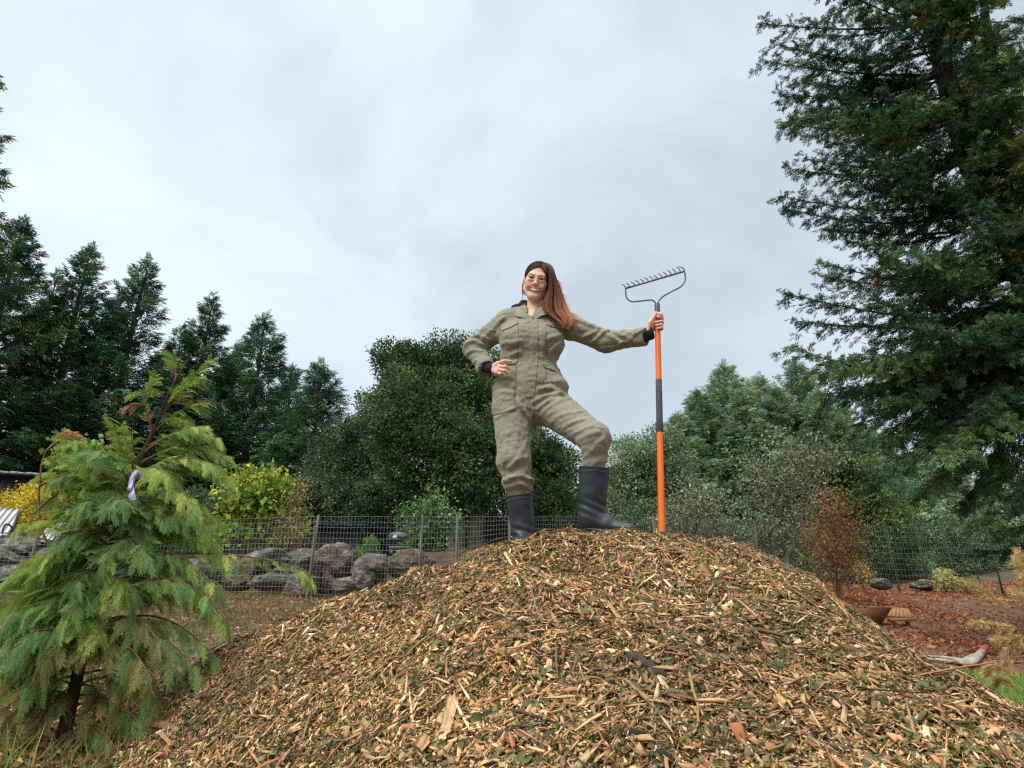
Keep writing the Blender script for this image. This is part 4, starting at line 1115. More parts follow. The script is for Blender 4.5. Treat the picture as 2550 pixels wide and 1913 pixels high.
# ---- sheds
M_DARKWOOD = noise_mat('dark_boards', lin(26, 25, 27), lin(48, 45, 44), scale=9, stretch=(6, 6, 0.3), bump=0.4, rough=0.85)
M_ROOF = noise_mat('weathered_roof', lin(118, 122, 126), lin(160, 164, 166), scale=3, stretch=(8, 1, 1), bump=0.3, rough=0.7)
def shed(name, label, x0, x1, ytop, ybot, Y, roof_mat, roof_px=6, depth=2.5, dy=0.0, roof_drop=0):
    a, b = at(x0, ytop, Y), at(x1, ytop + roof_drop, Y)
    zb = min(gz(a[0], Y), gz(b[0], Y)) - 0.2
    root = thing(name, label, 'shed', ((a[0] + b[0]) / 2, Y, zb))
    mb = MB(); n = max(8, int((b[0] - a[0]) / 0.14)); rng = np.random.default_rng(int(x0) + 999)
    w = (b[0] - a[0]) / n
    for i in range(n):      # upright boards
        x = a[0] + w * (i + 0.5); zt = a[2] + (b[2] - a[2]) * (i + 0.5) / n
        mb.box((x, Y + rng.uniform(-0.012, 0.012), (zt + zb) / 2), (w * 0.94, 0.03, zt - zb))
    mb.box(((a[0] + b[0]) / 2, Y + depth / 2 + 0.05, (min(a[2], b[2]) - 0.05 + zb) / 2), (b[0] - a[0] - 0.02, depth, min(a[2], b[2]) - zb - 0.05))
    mb.build('wall', M_DARKWOOD, root, colour=False)
    rf = MB(); m = 14
    for i in range(m):      # ribbed roof sheets, tilted back
        f0, f1 = i / m, (i + 1) / m
        xa, xb = a[0] - 0.15 + (b[0] - a[0] + 0.3) * f0, a[0] - 0.15 + (b[0] - a[0] + 0.3) * f1
        za, zb2 = a[2] + (b[2] - a[2]) * f0, a[2] + (b[2] - a[2]) * f1
        P = [[xa, Y - 0.2, za + 0.02], [xb, Y - 0.2, zb2 + 0.02], [xb, Y + depth, zb2 + 0.42], [xa, Y + depth, za + 0.42]]
        Q = [[p[0], p[1], p[2] + 0.04 + 0.012 * (i % 2)] for p in P]
        rf.add(P + Q, [[3, 2, 1, 0], [4, 5, 6, 7], [0, 1, 5, 4], [1, 2, 6, 5], [2, 3, 7, 6], [3, 0, 4, 7]])
    rf.build('roof', roof_mat, root, colour=False)
    return root
shed('garden_shed', 'black boarded shed with pale roof behind the yellow bush at the left edge', -120, 118, 1178, 1300, 17.0, M_ROOF, roof_drop=14)
shed('garden_shed', 'low black shed behind the wire fence between maple shrub and grill', 575, 900, 1308, 1400, 17.5, noise_mat('tar_roof', lin(34, 34, 38), lin(58, 58, 62), scale=6, bump=0.3), roof_drop=10, depth=2.0)

# ---- lounge chairs on the terrace
def lounger(label, px, py, Y, yaw, w=0.6):
    p = at(px, py, Y); z0 = gz(p[0], p[1])
    z0 = max(z0, p[2] - 0.25)
    root = thing('lounge_chair', label, 'lounge chair', (p[0], p[1], z0))
    c, s = math.cos(yaw), math.sin(yaw); X = np.array([c, s, 0]); Yv = np.array([-s, c, 0]); Z = np.array([0, 0, 1.0])
    o = np.array([p[0], p[1], z0])
    M_CUSH = cushion_mat
    cb = MB()
    def pad(a, b, t, w):
        n, m = 8, 6; V = []; d = b - a; ax = nrm(d); az = np.cross(ax, X); az = az if az[2] > 0 else -az
        for sgn in (1, -1):
            for i in range(n):
                for j in range(m):
                    u, v = i / (n - 1), j / (m - 1) - 0.5
                    puff = t * (0.5 + 0.5 * math.sin(math.pi * min(1, max(0, u))) ** 0.4 * math.cos(v * 2.6) ** 0.5) * 0.5
                    V.append(a + d * u + X * v * w + az * puff * sgn)
        F = []
        for i in range(n - 1):
            for j in range(m - 1):
                q = [i * m + j, (i + 1) * m + j, (i + 1) * m + j + 1, i * m + j + 1]; F += [q, [x + n * m for x in q[::-1]]]
        rim = [i * m for i in range(n)] + [(n - 1) * m + j for j in range(1, m)] + [i * m + m - 1 for i in range(n - 2, -1, -1)] + [j for j in range(m - 2, 0, -1)]
        F += [[rim[i], rim[(i + 1) % len(rim)], rim[(i + 1) % len(rim)] + n * m, rim[i] + n * m] for i in range(len(rim))]
        cb.add(V, F)
    seat0, hinge, headp = o + Z * 0.32 - Yv * 0.9, o + Z * 0.34, o + Z * 0.34 + Yv * 0.38 + Z * 0.62
    pad(seat0, hinge, 0.09, w); pad(hinge, headp, 0.09, w)
    cb.build('cushion', M_CUSH, root, smooth=True, colour=False)
    fb = MB()
    for sx in (-1, 1):
        e = X * sx * (w / 2 + 0.03)
        fb.tube([seat0 + e - Z * .06, hinge + e - Z * .06, hinge + e + Yv * 0.6 - Z * 0.06], 0.018, 8)
        fb.tube([hinge + e - Z * .06, headp + e - Z * .02], 0.016, 8)
        arm = spline([seat0 + e + Yv * .35 - Z * .05, seat0 + e + Yv * .45 + Z * .2, hinge + e + Z * .22, hinge + e + Yv * .16 + Z * .12], 12)
        fb.tube(arm, 0.016, 8)
    fb.build('frame', M_IRON, root, smooth=True, colour=False)
    for sx in (-1, 1):
        for yy in (-0.8, 0.5):
            q = o + X * sx * (w / 2 + .03) + Yv * yy
            MB().tube([q + Z * 0.27, q + Z * 0.0], [0.017, 0.014], 8).build('leg', M_IRON, root, colour=False)
def make_cushion_mat():
    m, n, l, p, out = new_mat('striped_canvas')
    tc = n.new('ShaderNodeTexCoord'); w = n.new('ShaderNodeTexWave'); w.bands_direction = 'X'
    w.inputs['Scale'].default_value = 3.6; w.inputs['Distortion'].default_value = 0.4
    l.new(tc.outputs['Object'], w.inputs['Vector'])
    r = n.new('ShaderNodeValToRGB'); r.color_ramp.elements[0].position = 0.25; r.color_ramp.elements[0].color = (*lin(122, 120, 118), 1)
    r.color_ramp.elements[1].position = 0.6; r.color_ramp.elements[1].color = (*lin(206, 204, 198), 1)
    l.new(w.outputs['Fac'], r.inputs['Fac']); l.new(r.outputs['Color'], p.inputs['Base Color']); p.inputs['Roughness'].default_value = 0.9
    return m
cushion_mat = make_cushion_mat()
M_IRON = noise_mat('dark_metal', lin(38, 38, 40), lin(60, 60, 62), scale=20, bump=0.1, rough=0.45, metallic=0.5)
lounger('grey and white striped lounge chair at the left edge below the yellow bush', -20, 1354, 13.6, R(20), 0.42)
lounger('grey and white striped lounge chair half hidden behind the left cedar branch', 108, 1364, 13.4, R(-20), 0.40)

# ---- kettle grill and table
def grill():
    p = at(992, 1390, 15.5); z0 = gz(p[0], p[1]); o = np.array([p[0], p[1], z0]); zc = at(992, 1352, 15.5)[2]
    root = thing('kettle_grill', 'black round kettle grill with a shiny domed lid behind the wire fence', 'grill', o)
    M_EN = noise_mat('black_enamel', lin(16, 18, 24), lin(26, 28, 34), scale=4, bump=0, rough=0.18, spec=0.6)
    R0 = 0.30; n = 24
    def dome(sign):
        mb = MB(); rows = 8; V = []; F = []
        for i in range(rows + 1):
            a = i / rows * math.pi / 2
            for j in range(n): V.append([o[0] + R0 * math.cos(a) * math.cos(j * 2 * math.pi / n), o[1] + R0 * math.cos(a) * math.sin(j * 2 * math.pi / n), zc + sign * (0.012 + R0 * 0.78 * math.sin(a))])
        for i in range(rows):
            for j in range(n):
                q = [i * n + j, i * n + (j + 1) % n, (i + 1) * n + (j + 1) % n, (i + 1) * n + j]; F.append(q if sign > 0 else q[::-1])
        return mb.add(V, F)
    lid = dome(1).build('lid', M_EN, root, smooth=True, colour=False)
    h = spline([[o[0] - .07, o[1], zc + R0 * .77], [o[0] - .05, o[1], zc + R0 * .9], [o[0] + .05, o[1], zc + R0 * .9], [o[0] + .07, o[1], zc + R0 * .77]], 9)
    MB().tube(h, 0.012, 8).build('handle', M_IRON, lid, smooth=True, colour=False)
    dome(-1).build('bowl', M_EN, root, smooth=True, colour=False)
    for k in range(3):
        a = k * 2.09 + 0.4; d = np.array([math.cos(a), math.sin(a), 0])
        MB().tube([np.array([o[0], o[1], zc - 0.17]) + d * .15, o + d * .3], 0.013, 8).build('leg', M_IRON, root, colour=False)
    p = at(1035, 1370, 15.3); z1 = gz(p[0], p[1])
    t = thing('slatted_table', 'low grey slatted table beside the kettle grill', 'table', (p[0], p[1], z1))
    M_T = noise_mat('grey_teak', lin(112, 110, 106), lin(150, 148, 142), scale=10, stretch=(0.3, 4, 4), bump=0.3)
    mb = MB()
    for k in range(6): mb.box((p[0], p[1] - .3 + k * .12, p[2]), (0.95, 0.10, 0.025))
    mb.build('tabletop', M_T, t, colour=False)
    for sx in (-1, 1):
        for sy in (-1, 1):
            MB().box((p[0] + sx * .43, p[1] + sy * .3, (p[2] - .015 + z1) / 2), (0.045, 0.045, p[2] - .015 - z1)).build('leg', M_T, t, colour=False)
grill()

# ---- shrubs
def shrub(name, label, px, py, Y, bls, colours, n, per, leaf, tr=0.10, w=0.6, seed=0, stem_r=0.018, stems=4, shell=0.4, fol=None, cat='shrub', br=0.012, zb=None):
    b = at(px, py, Y); b[2] = gz(b[0], b[1]) if zb is None else zb
    rng = np.random.default_rng(seed)
    B = [px_blob(a, c, Y + rng.uniform(-.12, .12), d, e) for a, c, d, e in bls]
    hmid = np.mean([q[0] for q in B], 0)
    trunks = []
    for k in range(stems):
        t = B[k % len(B)][0]
        mid = b + (hmid - b) * 0.5 + rng.normal(0, 0.06, 3)
        trunks.append(([b + rng.normal(0, 0.02, 3) * [1, 1, 0], mid, t], stem_r))
    t_, c_ = blob_tree(b, trunks, B, seed, n, per, leaf, colours, tuft_r=tr, w=w, shell=shell, branch_r=br)
    return plant(name, label, cat, b, t_, c_, 'leaves', bark=M_STEM, fol=fol or M_FOLIAGE)
YL = np.array([lin(226, 202, 62), lin(214, 190, 50), lin(236, 214, 92), lin(190, 184, 64), lin(222, 182, 48)])
shrub('yellow_shrub', 'bright yellow autumn shrub beside the striped lounge chair at the left edge', 62, 1345, 14.8, [(30, 1262, 32, 40), (70, 1262, 36, 46), (100, 1255, 26, 36), (60, 1305, 50, 30), (110, 1300, 32, 30), (82, 1228, 16, 22)], YL, 420, 12, 0.055, seed=501, tr=0.12)
shrub('yellow_shrub', 'small patch of orange yellow leaves showing between the cedar branches', 172, 1340, 14.6, [(168, 1268, 30, 28), (190, 1248, 18, 18)], YL, 120, 12, 0.055, seed=502, tr=0.12)
FG = np.array([lin(112, 140, 62), lin(126, 152, 70), lin(146, 164, 74), lin(98, 126, 62), lin(176, 176, 64)])
shrub('fig_shrub', 'green broad leaved shrub standing right behind the top left of the cedar', 220, 1330, 13.8, [(170, 1118, 36, 26), (215, 1140, 48, 36), (255, 1170, 42, 40), (190, 1190, 44, 40), (240, 1230, 40, 40)], FG, 170, 9, 0.11, seed=503, tr=0.14, w=0.8, br=0.02)
MP = np.array([lin(144, 166, 70), lin(160, 178, 74), lin(126, 154, 68), lin(186, 188, 66), lin(112, 140, 66), lin(206, 200, 76), lin(136, 162, 72)])
shrub('maple_shrub', 'yellow green broad leaved shrub left of the leaning fence post', 638, 1395, 13.9, [(640, 1198, 44, 26), (590, 1225, 40, 34), (690, 1225, 38, 34), (640, 1250, 62, 36), (585, 1285, 40, 36), (690, 1280, 44, 36), (640, 1310, 50, 34), (740, 1310, 18, 30), (715, 1340, 34, 18), (570, 1325, 26, 24)], MP, 330, 8, 0.105, seed=504, tr=0.13, w=0.85, stem_r=0.03, br=0.02)
PK = np.array([lin(190, 166, 108), lin(172, 138, 98), lin(206, 190, 120), lin(134, 106, 84), lin(150, 148, 84)])
shrub('small_leaf_shrub', 'thin twiggy shrub with tiny pinkish yellow leaves right of the yellow green one', 720, 1400, 13.7, [(735, 1250, 24, 40), (715, 1300, 38, 34), (740, 1330, 26, 26), (695, 1335, 34, 22), (752, 1215, 12, 26)], PK, 260, 7, 0.04, seed=505, tr=0.10, stems=7, stem_r=0.008, br=0.008, shell=0.2)
CT = np.array([lin(78, 112, 58), lin(92, 128, 66), lin(66, 96, 54), lin(112, 142, 80), lin(150, 170, 120)])
shrub('citrus_shrub', 'glossy green shrub behind the fence in front of the slatted table', 1062, 1398, 14.6, [(1085, 1255, 22, 26), (1055, 1290, 44, 34), (1085, 1320, 40, 36), (1040, 1335, 34, 30), (1018, 1275, 18, 14), (1120, 1300, 18, 24)], CT, 280, 11, 0.075, seed=506, tr=0.13, w=0.5)
SD = np.array([lin(104, 142, 66), lin(120, 158, 74), lin(92, 126, 62)])
shrub('conifer_seedling', 'bright green feathery seedling above the boulders left of the grill', 916, 1398, 13.9, [(920, 1362, 16, 20), (912, 1382, 28, 14), (925, 1345, 8, 12)], SD, 160, 12, 0.035, seed=507, tr=0.05, stem_r=0.008, br=0.005)
RB = np.array([lin(146, 92, 62), lin(160, 108, 74), lin(128, 84, 60), lin(118, 96, 66), lin(176, 132, 96), lin(104, 104, 68), lin(92, 78, 60)])
shrub('rust_brown_shrub', 'dying rust brown upright shrub in front of the fence at the top of the bed', 2084, 1470, 16.5, [(2055, 1250, 30, 20), (2105, 1260, 26, 24), (2070, 1300, 52, 36), (2110, 1330, 40, 40), (2040, 1340, 38, 36), (2075, 1380, 52, 36), (2105, 1415, 34, 28), (2055, 1420, 34, 28)], RB * np.array([1.12, 1.05, 0.98]), 520, 9, 0.075, seed=508, tr=0.20, w=0.28, stems=10, stem_r=0.014, shell=0.25)
PY = np.array([lin(196, 192, 120), lin(178, 178, 108), lin(210, 206, 142)])
shrub('pale_shrub', 'little pale yellow green bush at the top edge of the rust coloured bed', 2356, 1470, 20.5, [(2356, 1446, 20, 16), (2350, 1432, 12, 12), (2368, 1456, 16, 10)], PY, 160, 10, 0.06, seed=509, tr=0.09)
shrub('pale_shrub', 'faint pale green weed clump right of the little pale bush', 2412, 1474, 20.0, [(2412, 1456, 18, 10), (2425, 1450, 10, 8)], np.array([lin(160, 166, 104), lin(140, 150, 92)]), 70, 9, 0.055, seed=510, tr=0.08)
shrub('pale_shrub', 'dry buff plant right of the rusty brown shrub', 2150, 1470, 18.5, [(2140, 1420, 14, 22), (2155, 1440, 18, 14)], PK, 90, 8, 0.05, seed=511, tr=0.08)
shrub('green_weed', 'bright green weed peeping over the right shoulder of the chip heap', 1874, 1440, 11.0, [(1872, 1388, 10, 14), (1884, 1396, 12, 8), (1846, 1374, 6, 6)], np.array([lin(132, 158, 70), lin(112, 142, 62)]), 46, 9, 0.05, seed=512, tr=0.05, cat='weed', stem_r=0.006, br=0.004)

# ---- trough, plank panel, hose, edging board
M_WOODR = noise_mat('rust_wood', lin(98, 66, 46), lin(142, 100, 70), scale=7, stretch=(0.4, 3, 3), bump=0.4, bdist=0.01)
M_WOODT = noise_mat('tan_planks', lin(150, 104, 70), lin(190, 142, 100), scale=7, stretch=(4, 0.5, 0.5), bump=0.4, bdist=0.01)
def trough():
    Y = 14.2
    q = [at(2164, 1511, Y), at(2222, 1514, Y), at(2207, 1552, Y), at(2184, 1552, Y)]
    root = thing('wooden_trough', 'rust brown tapered wooden trough standing on the mulch behind the heap', 'trough', (q[2] + q[3]) / 2)
    D = np.array([0, 0.9, 0.0]); s = np.array([0, 0.18, 0])
    def board(a, b, c, d, t, name, m):
        P = np.array([a, b, c, d]); nn = nrm(np.cross(P[1] - P[0], P[2] - P[0])) * t
        MB().add(np.vstack([P, P + nn]), [[3, 2, 1, 0], [4, 5, 6, 7], [0, 1, 5, 4], [1, 2, 6, 5], [2, 3, 7, 6], [3, 0, 4, 7]]).build(name, m, root, colour=False)
    board(q[0], q[1], q[2] + s, q[3] + s, 0.025, 'end_board', M_WOODR)
    board(q[0] + D, q[1] + D, q[2] + D - s, q[3] + D - s, 0.025, 'end_board', M_WOODR)
    e = np.array([0.026, 0.03, -0.002])
    board(q[0] + e * [1, 1, 1], q[0] + D + e * [1, -1, 1], q[3] + D - s + e * [1, -1, 1], q[3] + s + e, 0.022, 'side_board', M_WOODR)
    e2 = np.array([-0.026, 0.03, -0.002])
    board(q[1] + e2, q[1] + D + e2 * [1, -1, 1], q[2] + D - s + e2 * [1, -1, 1], q[2] + s + e2, 0.022, 'side_board', M_WOODR)
    board(q[3] + s * 1.2 + [.03, .03, .01], q[2] + s * 1.2 + [-.03, .03, .01], q[2] + D - s * 1.2 + [-.03, -.03, .01], q[3] + D - s * 1.2 + [.03, -.03, .01], 0.02, 'bottom_board', M_WOODR)
    Y = 14.6
    a, b, c, d = at(2218, 1514, Y + .4), at(2262, 1519, Y + .4), at(2274, 1540, Y), at(2210, 1536, Y)
    p = thing('plank_panel', 'tan slanted panel of upright planks right of the tapered trough', 'panel', (c + d) / 2)
    mb = MB()
    n = 6; nn = nrm(np.cross(b - a, d - a)) * 0.025
    for i in range(n):
        f0, f1 = i / n + 0.006, (i + 1) / n - 0.006
        P = np.array([a + (b - a) * f0, a + (b - a) * f1, d + (c - d) * f1, d + (c - d) * f0])
        mb.add(np.vstack([P, P - nn]), [[0, 1, 2, 3], [7, 6, 5, 4], [1, 0, 4, 5], [2, 1, 5, 6], [3, 2, 6, 7], [0, 3, 7, 4]], np.array([1, 1, 1]))
    mb.build('planks', M_WOODT, p, colour=False)
    MB().box((c + d) / 2 + [0, -0.03, -0.04], (np.linalg.norm(c - d) * 1.02, 0.05, 0.06)).build('bottom_rail', M_WOODT, p, colour=False)
    for f in (0.1, 0.9):
        t = a + (b - a) * f; g_ = gz(t[0], t[1])
        MB().box((t[0], t[1] + .06, (t[2] + g_) / 2 - .03), (0.05, 0.05, max(0.1, t[2] - g_))).build('leg', M_WOODR, p, colour=False)
trough()

def hose():
    Y = 9.9
    def flat(pts, w, t, n=26):
        q = spline(pts, n); wi = np.interp(np.linspace(0, 1, n), np.linspace(0, 1, len(w)), w); ti = np.interp(np.linspace(0, 1, n), np.linspace(0, 1, len(t)), t)
        tt = nrm(np.gradient(q, axis=0)); up = np.array([0, -0.35, 1.0]); sd = nrm(np.cross(tt, up)); u2 = np.cross(sd, tt)
        k = 10; th = np.arange(k) * 2 * math.pi / k
        V = q[:, None] + np.cos(th)[None, :, None] * sd[:, None] * wi[:, None, None] + np.sin(th)[None, :, None] * u2[:, None] * ti[:, None, None]
        V = V.reshape(-1, 3) + RNG.normal(0, 0.0025, (n * k, 3))
        F = [[i * k + j, i * k + (j + 1) % k, (i + 1) * k + (j + 1) % k, (i + 1) * k + j] for i in range(n - 1) for j in range(k)]
        return V, np.array(F)
    def g(px, py, lift=0.03):
        p = at(px, py, Y)
        for YY in np.arange(8.6, 13, 0.02):
            q = at(px, py, YY)
            if float(bumpy_ground(np.array([[q[0]]]), np.array([[q[1]]]))[0, 0]) + 0.04 >= q[2]: p = q; break
        return p + [0, 0, lift]
    root = thing('canvas_hose', 'pale grey flattened canvas hose with a red end lying on the mulch', 'hose', g(2400, 1655, 0))
    M_CV = noise_mat('dirty_canvas', lin(132, 118, 100), lin(186, 174, 156), scale=9, bump=0.4, rough=0.9)
    mb = MB()
    mb.add(*flat([g(2300, 1640), g(2345, 1643), g(2380, 1652, .05), g(2408, 1662, .05), g(2432, 1650, .05), g(2449, 1636, .07)], [.02, .025, .05, .075, .06, .045], [.012, .014, .02, .035, .04, .04]))
    mb.add(*flat([g(2308, 1647), g(2350, 1651), g(2390, 1653, .02), g(2425, 1645, .05), g(2440, 1640, .06)], [.02, .03, .04, .045, .03], [.012, .016, .02, .02, .02]))
    mb.build('hose_body', M_CV, root, smooth=True, colour=False)
    M_RED = noise_mat('faded_red', lin(176, 52, 48), lin(206, 84, 78), scale=20, bump=0.1, rough=0.5)
    MB().tube([g(2447, 1638, .07), g(2452, 1633, .075), g(2459, 1627, .08)], [.045, .05, .042], 12).build('end_cap', M_RED, root, smooth=True, colour=False)
    mb = MB(); mb.add(*flat([g(2462, 1630, .02), g(2490, 1634, .01), g(2530, 1637, .01), g(2600, 1634, .01)], [.012] * 4, [.005] * 4))
    tag(mb.build('strap', M_CV, None, colour=False), 'thin grey strap trailing to the right from the red hose end', 'strap')
hose()
a, b = at(2330, 1690, 8.5), at(2800, 1690, 8.5)
mb = MB(); L = b[0] - a[0]
for k in range(2):
    x0 = a[0] + L * k / 2; x1 = a[0] + L * (k + 1) / 2 - 0.01
    mb.box(((x0 + x1) / 2, 8.5 + 0.006 * k, (a[2]) - 0.06), (x1 - x0, 0.045, 0.16))
tag(mb.build('edging_board', noise_mat('grey_edging', lin(120, 118, 108), lin(162, 160, 148), scale=8, stretch=(0.3, 3, 3), bump=0.4), colour=False), 'long grey timber edging board between lawn and mulch bed', 'edging board')

# ---- dry plume grass at the right edge
def plumes():
    Y = 4.9
    b = at(2660, 1790, Y); b[2] = gz(b[0], b[1])
    root = thing('plume_grass', 'dry golden plume grass arching in from the right edge', 'grass plant', b)
    rng = np.random.default_rng(77)
    st, pl = MB(), MB()
    gold = np.array([lin(196, 162, 104), lin(212, 182, 126), lin(176, 138, 84), lin(222, 196, 142)])
    arcs = [[(2650, 1700), (2540, 1560), (2480, 1490), (2412, 1452)], [(2660, 1690), (2570, 1580), (2500, 1560), (2425, 1552)], [(2660, 1700), (2590, 1600), (2530, 1590), (2500, 1660)], [(2680, 1640), (2580, 1480), (2545, 1420), (2535, 1375)],
            [(2680, 1650), (2600, 1540), (2550, 1490), (2525, 1470)], [(2650, 1780), (2560, 1720), (2490, 1660), (2455, 1672)], [(2670, 1640), (2600, 1450), (2570, 1400), (2545, 1390)], [(2660, 1720), (2580, 1640), (2530, 1600), (2480, 1590)],
            [(2680, 1660), (2610, 1470), (2580, 1430), (2548, 1440)], [(2640, 1790), (2560, 1740), (2500, 1690), (2480, 1700)]]
    pos, dirs, sz = [], [], []
    for k, a in enumerate(arcs):
        yy = Y + rng.uniform(-.25, .25)
        pts = [b] + [at(x, y, yy + .05 * i) for i, (x, y) in enumerate(a)]
        q = spline(pts, 26); st.tube(q, np.linspace(0.0035, 0.0012, 26), 4)
        t = nrm(np.gradient(q, axis=0))
        n = 230
        u = rng.uniform(0.62, 1.0, n); i = u * 25
        p = np.stack([np.interp(i, np.arange(26), q[:, c]) for c in range(3)], 1); d = np.stack([np.interp(i, np.arange(26), t[:, c]) for c in range(3)], 1)
        pos.append(p); dirs.append(nrm(d) + rng.normal(0, 0.45, (n, 3)) + np.array([-0.15, 0, -0.35])); sz.append(0.05 * rng.uniform(0.5, 1.3, n) * (1.15 - np.abs(u - 0.8) * 2))
    pos, dirs, sz = map(np.concatenate, (pos, dirs, sz))
    ax, ay, az = rnd_axes(dirs, rng.normal(size=pos.shape), rng, 1)
    S = needle_spray(rng, 5, 0.07, 0.4, 0.6)
    V, F = replicate(S[0], S[1], pos, ax, ay, az, sz * 1.3)
    pl.add(V, F, np.repeat(gold[rng.integers(0, 4, len(pos))] * rng.uniform(.8, 1.15, (len(pos), 1)), len(S[1]), 0))
    st.build('stems', M_STEM, root, colour=False); pl.build('plumes', M_FOLIAGE, root)
plumes()

# ---- ground cover: lawn blades, leaf litter, dry weeds
def blades(name, label, xy, h, colours, lean=0.35, w=0.006, seed=0, extra=0.0, cat='grass'):
    rng = np.random.default_rng(seed); n = len(xy)
    z = bumpy_ground(xy[:, 0], xy[:, 1]) + extra
    T = np.array([[-0.5, 0, 0], [0.5, 0, 0], [0.35, 0.12, 0.55], [-0.35, 0.12, 0.55], [0.05, 0.42, 1.0], [-0.05, 0.42, 1.0]]); F = np.array([[0, 1, 2, 3], [3, 2, 4, 5]])
    a = rng.uniform(0, 6.28, n); ax = np.stack([np.cos(a), np.sin(a), np.zeros(n)], 1)
    az = nrm(np.stack([rng.normal(0, lean, n), rng.normal(0, lean, n), np.ones(n)], 1)); ay = np.cross(az, ax)
    H = h * rng.uniform(0.4, 1.3, n)
    V, Fa = replicate(T, F, np.stack([xy[:, 0], xy[:, 1], z], 1), ax, ay, az, np.stack([np.full(n, w) * rng.uniform(.6, 1.4, n), H, H], 1))
    c = colours[rng.integers(0, len(colours), n)] * rng.uniform(.8, 1.2, (n, 1))
    o = MB().add(V, Fa, np.repeat(c, 2, 0)).build(name, M_FOLIAGE)
    return tag(o, label, cat, kind='stuff')
rng = np.random.default_rng(88)
GRN = np.array([lin(112, 146, 58), lin(130, 160, 66), lin(96, 128, 52), lin(150, 164, 80), lin(164, 156, 92)])
xy = np.stack([rng.uniform(2.6, 8.0, 60000), rng.uniform(4.4, 8.42, 60000)], 1); xy = xy[in_poly(xy, np.array(lawn_poly))]
blades('lawn_grass', 'short green lawn grass in front of the edging board', xy, 0.075, GRN, w=0.005, seed=1, extra=0.02)
DRY = np.array([lin(140, 118, 82), lin(122, 100, 70), lin(160, 140, 100), lin(100, 86, 62), lin(112, 112, 66)])
xy = np.stack([rng.uniform(-6.5, 1.5, 30000), rng.uniform(7.0, 12.9, 30000)], 1); k = fbm(np.c_[xy, np.zeros(len(xy))], 0.9, 4, 2) > 0.44; xy = xy[k]
blades('dry_grass', 'thin dry grass and weeds on the bank below the fence', xy, 0.12, DRY, w=0.005, seed=2, lean=0.6)
xy = np.stack([rng.uniform(-4.5, -0.6, 5000), rng.uniform(4.6, 8.0, 5000)], 1); k = fbm(np.c_[xy, np.zeros(len(xy))], 1.3, 6, 2) > 0.5; xy = xy[k]
blades('weeds', 'sparse green weeds on the bare soil left of the chip heap', xy, 0.07, GRN, w=0.006, seed=3, lean=0.6, cat='weeds')
c0 = at(75, 1700, 4.3)[:2]
xy = c0 + rng.normal(0, 0.13, (420, 2))
blades('grass_tuft', 'bright green grass tuft behind the left side of the cedar', xy, 0.20, np.array([lin(126, 176, 66), lin(146, 190, 84)]), w=0.008, seed=4, lean=0.35)
c0 = at(120, 1890, 3.0)[:2]
xy = c0 + rng.normal(0, 0.5, (500, 2)) * [1.2, .3]
blades('grass_tuft', 'green grass blades around the foot of the cedar at the bottom left corner', xy, 0.13, np.array([lin(120, 146, 70), lin(146, 160, 84), lin(160, 146, 96)]), w=0.006, seed=5, lean=0.6)

def litter(name, label, xy, size, colours, seed, lift=0.045, tilt=0.5):
    rng = np.random.default_rng(seed); n = len(xy)
    z = bumpy_ground(xy[:, 0], xy[:, 1]) + lift + rng.uniform(0, .02, n)
    N = nrm(np.stack([rng.normal(0, tilt, n), rng.normal(-0.2, tilt, n), np.ones(n)], 1))
    ax, ay, az = rnd_axes(rng.normal(size=(n, 3)) * [1, 1, .2], N, rng, .5)
    T, F = leaf_template(rng, 0.45, 0.5)
    V, Fa = replicate(T - [.5, 0, 0], F, np.stack([xy[:, 0], xy[:, 1], z], 1), ax, ay, az, size * rng.uniform(.5, 1.5, n))
    c = colours[rng.integers(0, len(colours), n)] * rng.uniform(.75, 1.2, (n, 1))
    return tag(MB().add(V, Fa, np.repeat(c, len(F), 0)).build(name, M_FOLIAGE), label, 'leaf litter', kind='stuff')
RS = np.array([lin(176, 106, 70), lin(160, 94, 62), lin(190, 124, 84), lin(142, 86, 58), lin(118, 80, 58), lin(204, 152, 110), lin(156, 122, 86)])
lo = np.array(bed_poly).min(0); hi = np.array(bed_poly).max(0)
xy = rng.uniform(lo, hi, (60000, 2)); xy = xy[in_poly(xy, np.array(bed_poly))]
dens = np.clip(0.25 + (xy[:, 1] - 10.5) / 5.0, 0.12, 1) * np.clip((fbm(np.c_[xy, np.zeros(len(xy))], 0.7, 14, 3) - 0.30) * 3.4, 0.15, 1)
xy = xy[rng.uniform(size=len(xy)) < dens]
litter('leaf_litter', 'rust red fallen leaves and bark covering the sloping bed', xy, 0.085, RS * 1.18, 6)
TL = np.array([lin(190, 140, 92), lin(206, 164, 112), lin(160, 112, 74), lin(128, 92, 62), lin(98, 100, 64), lin(120, 120, 84)])
xy = np.stack([rng.uniform(-5, 1.0, 14000), rng.uniform(2.4, 12.5, 14000)], 1); k = fbm(np.c_[xy, np.zeros(len(xy))], 0.8, 24, 3) > 0.42; xy = xy[k]
litter('leaf_litter', 'scattered brown leaves and chips on the bare ground left of the heap', xy, 0.05, TL, 7, lift=0.01)
xy = np.stack([rng.uniform(-3.2, -0.7, 16000), rng.uniform(1.6, 4.6, 16000)], 1); k = rng.uniform(size=len(xy)) < np.clip((xy[:, 0] + 3.4) / 1.8, .15, 1); xy = xy[k]
litter('leaf_litter', 'loose chips and leaves strewn on the ground around the cedar', xy, 0.034, np.concatenate([TL, TL, np.array([lin(86, 104, 66), lin(104, 118, 84)])]), 8, lift=0.008)

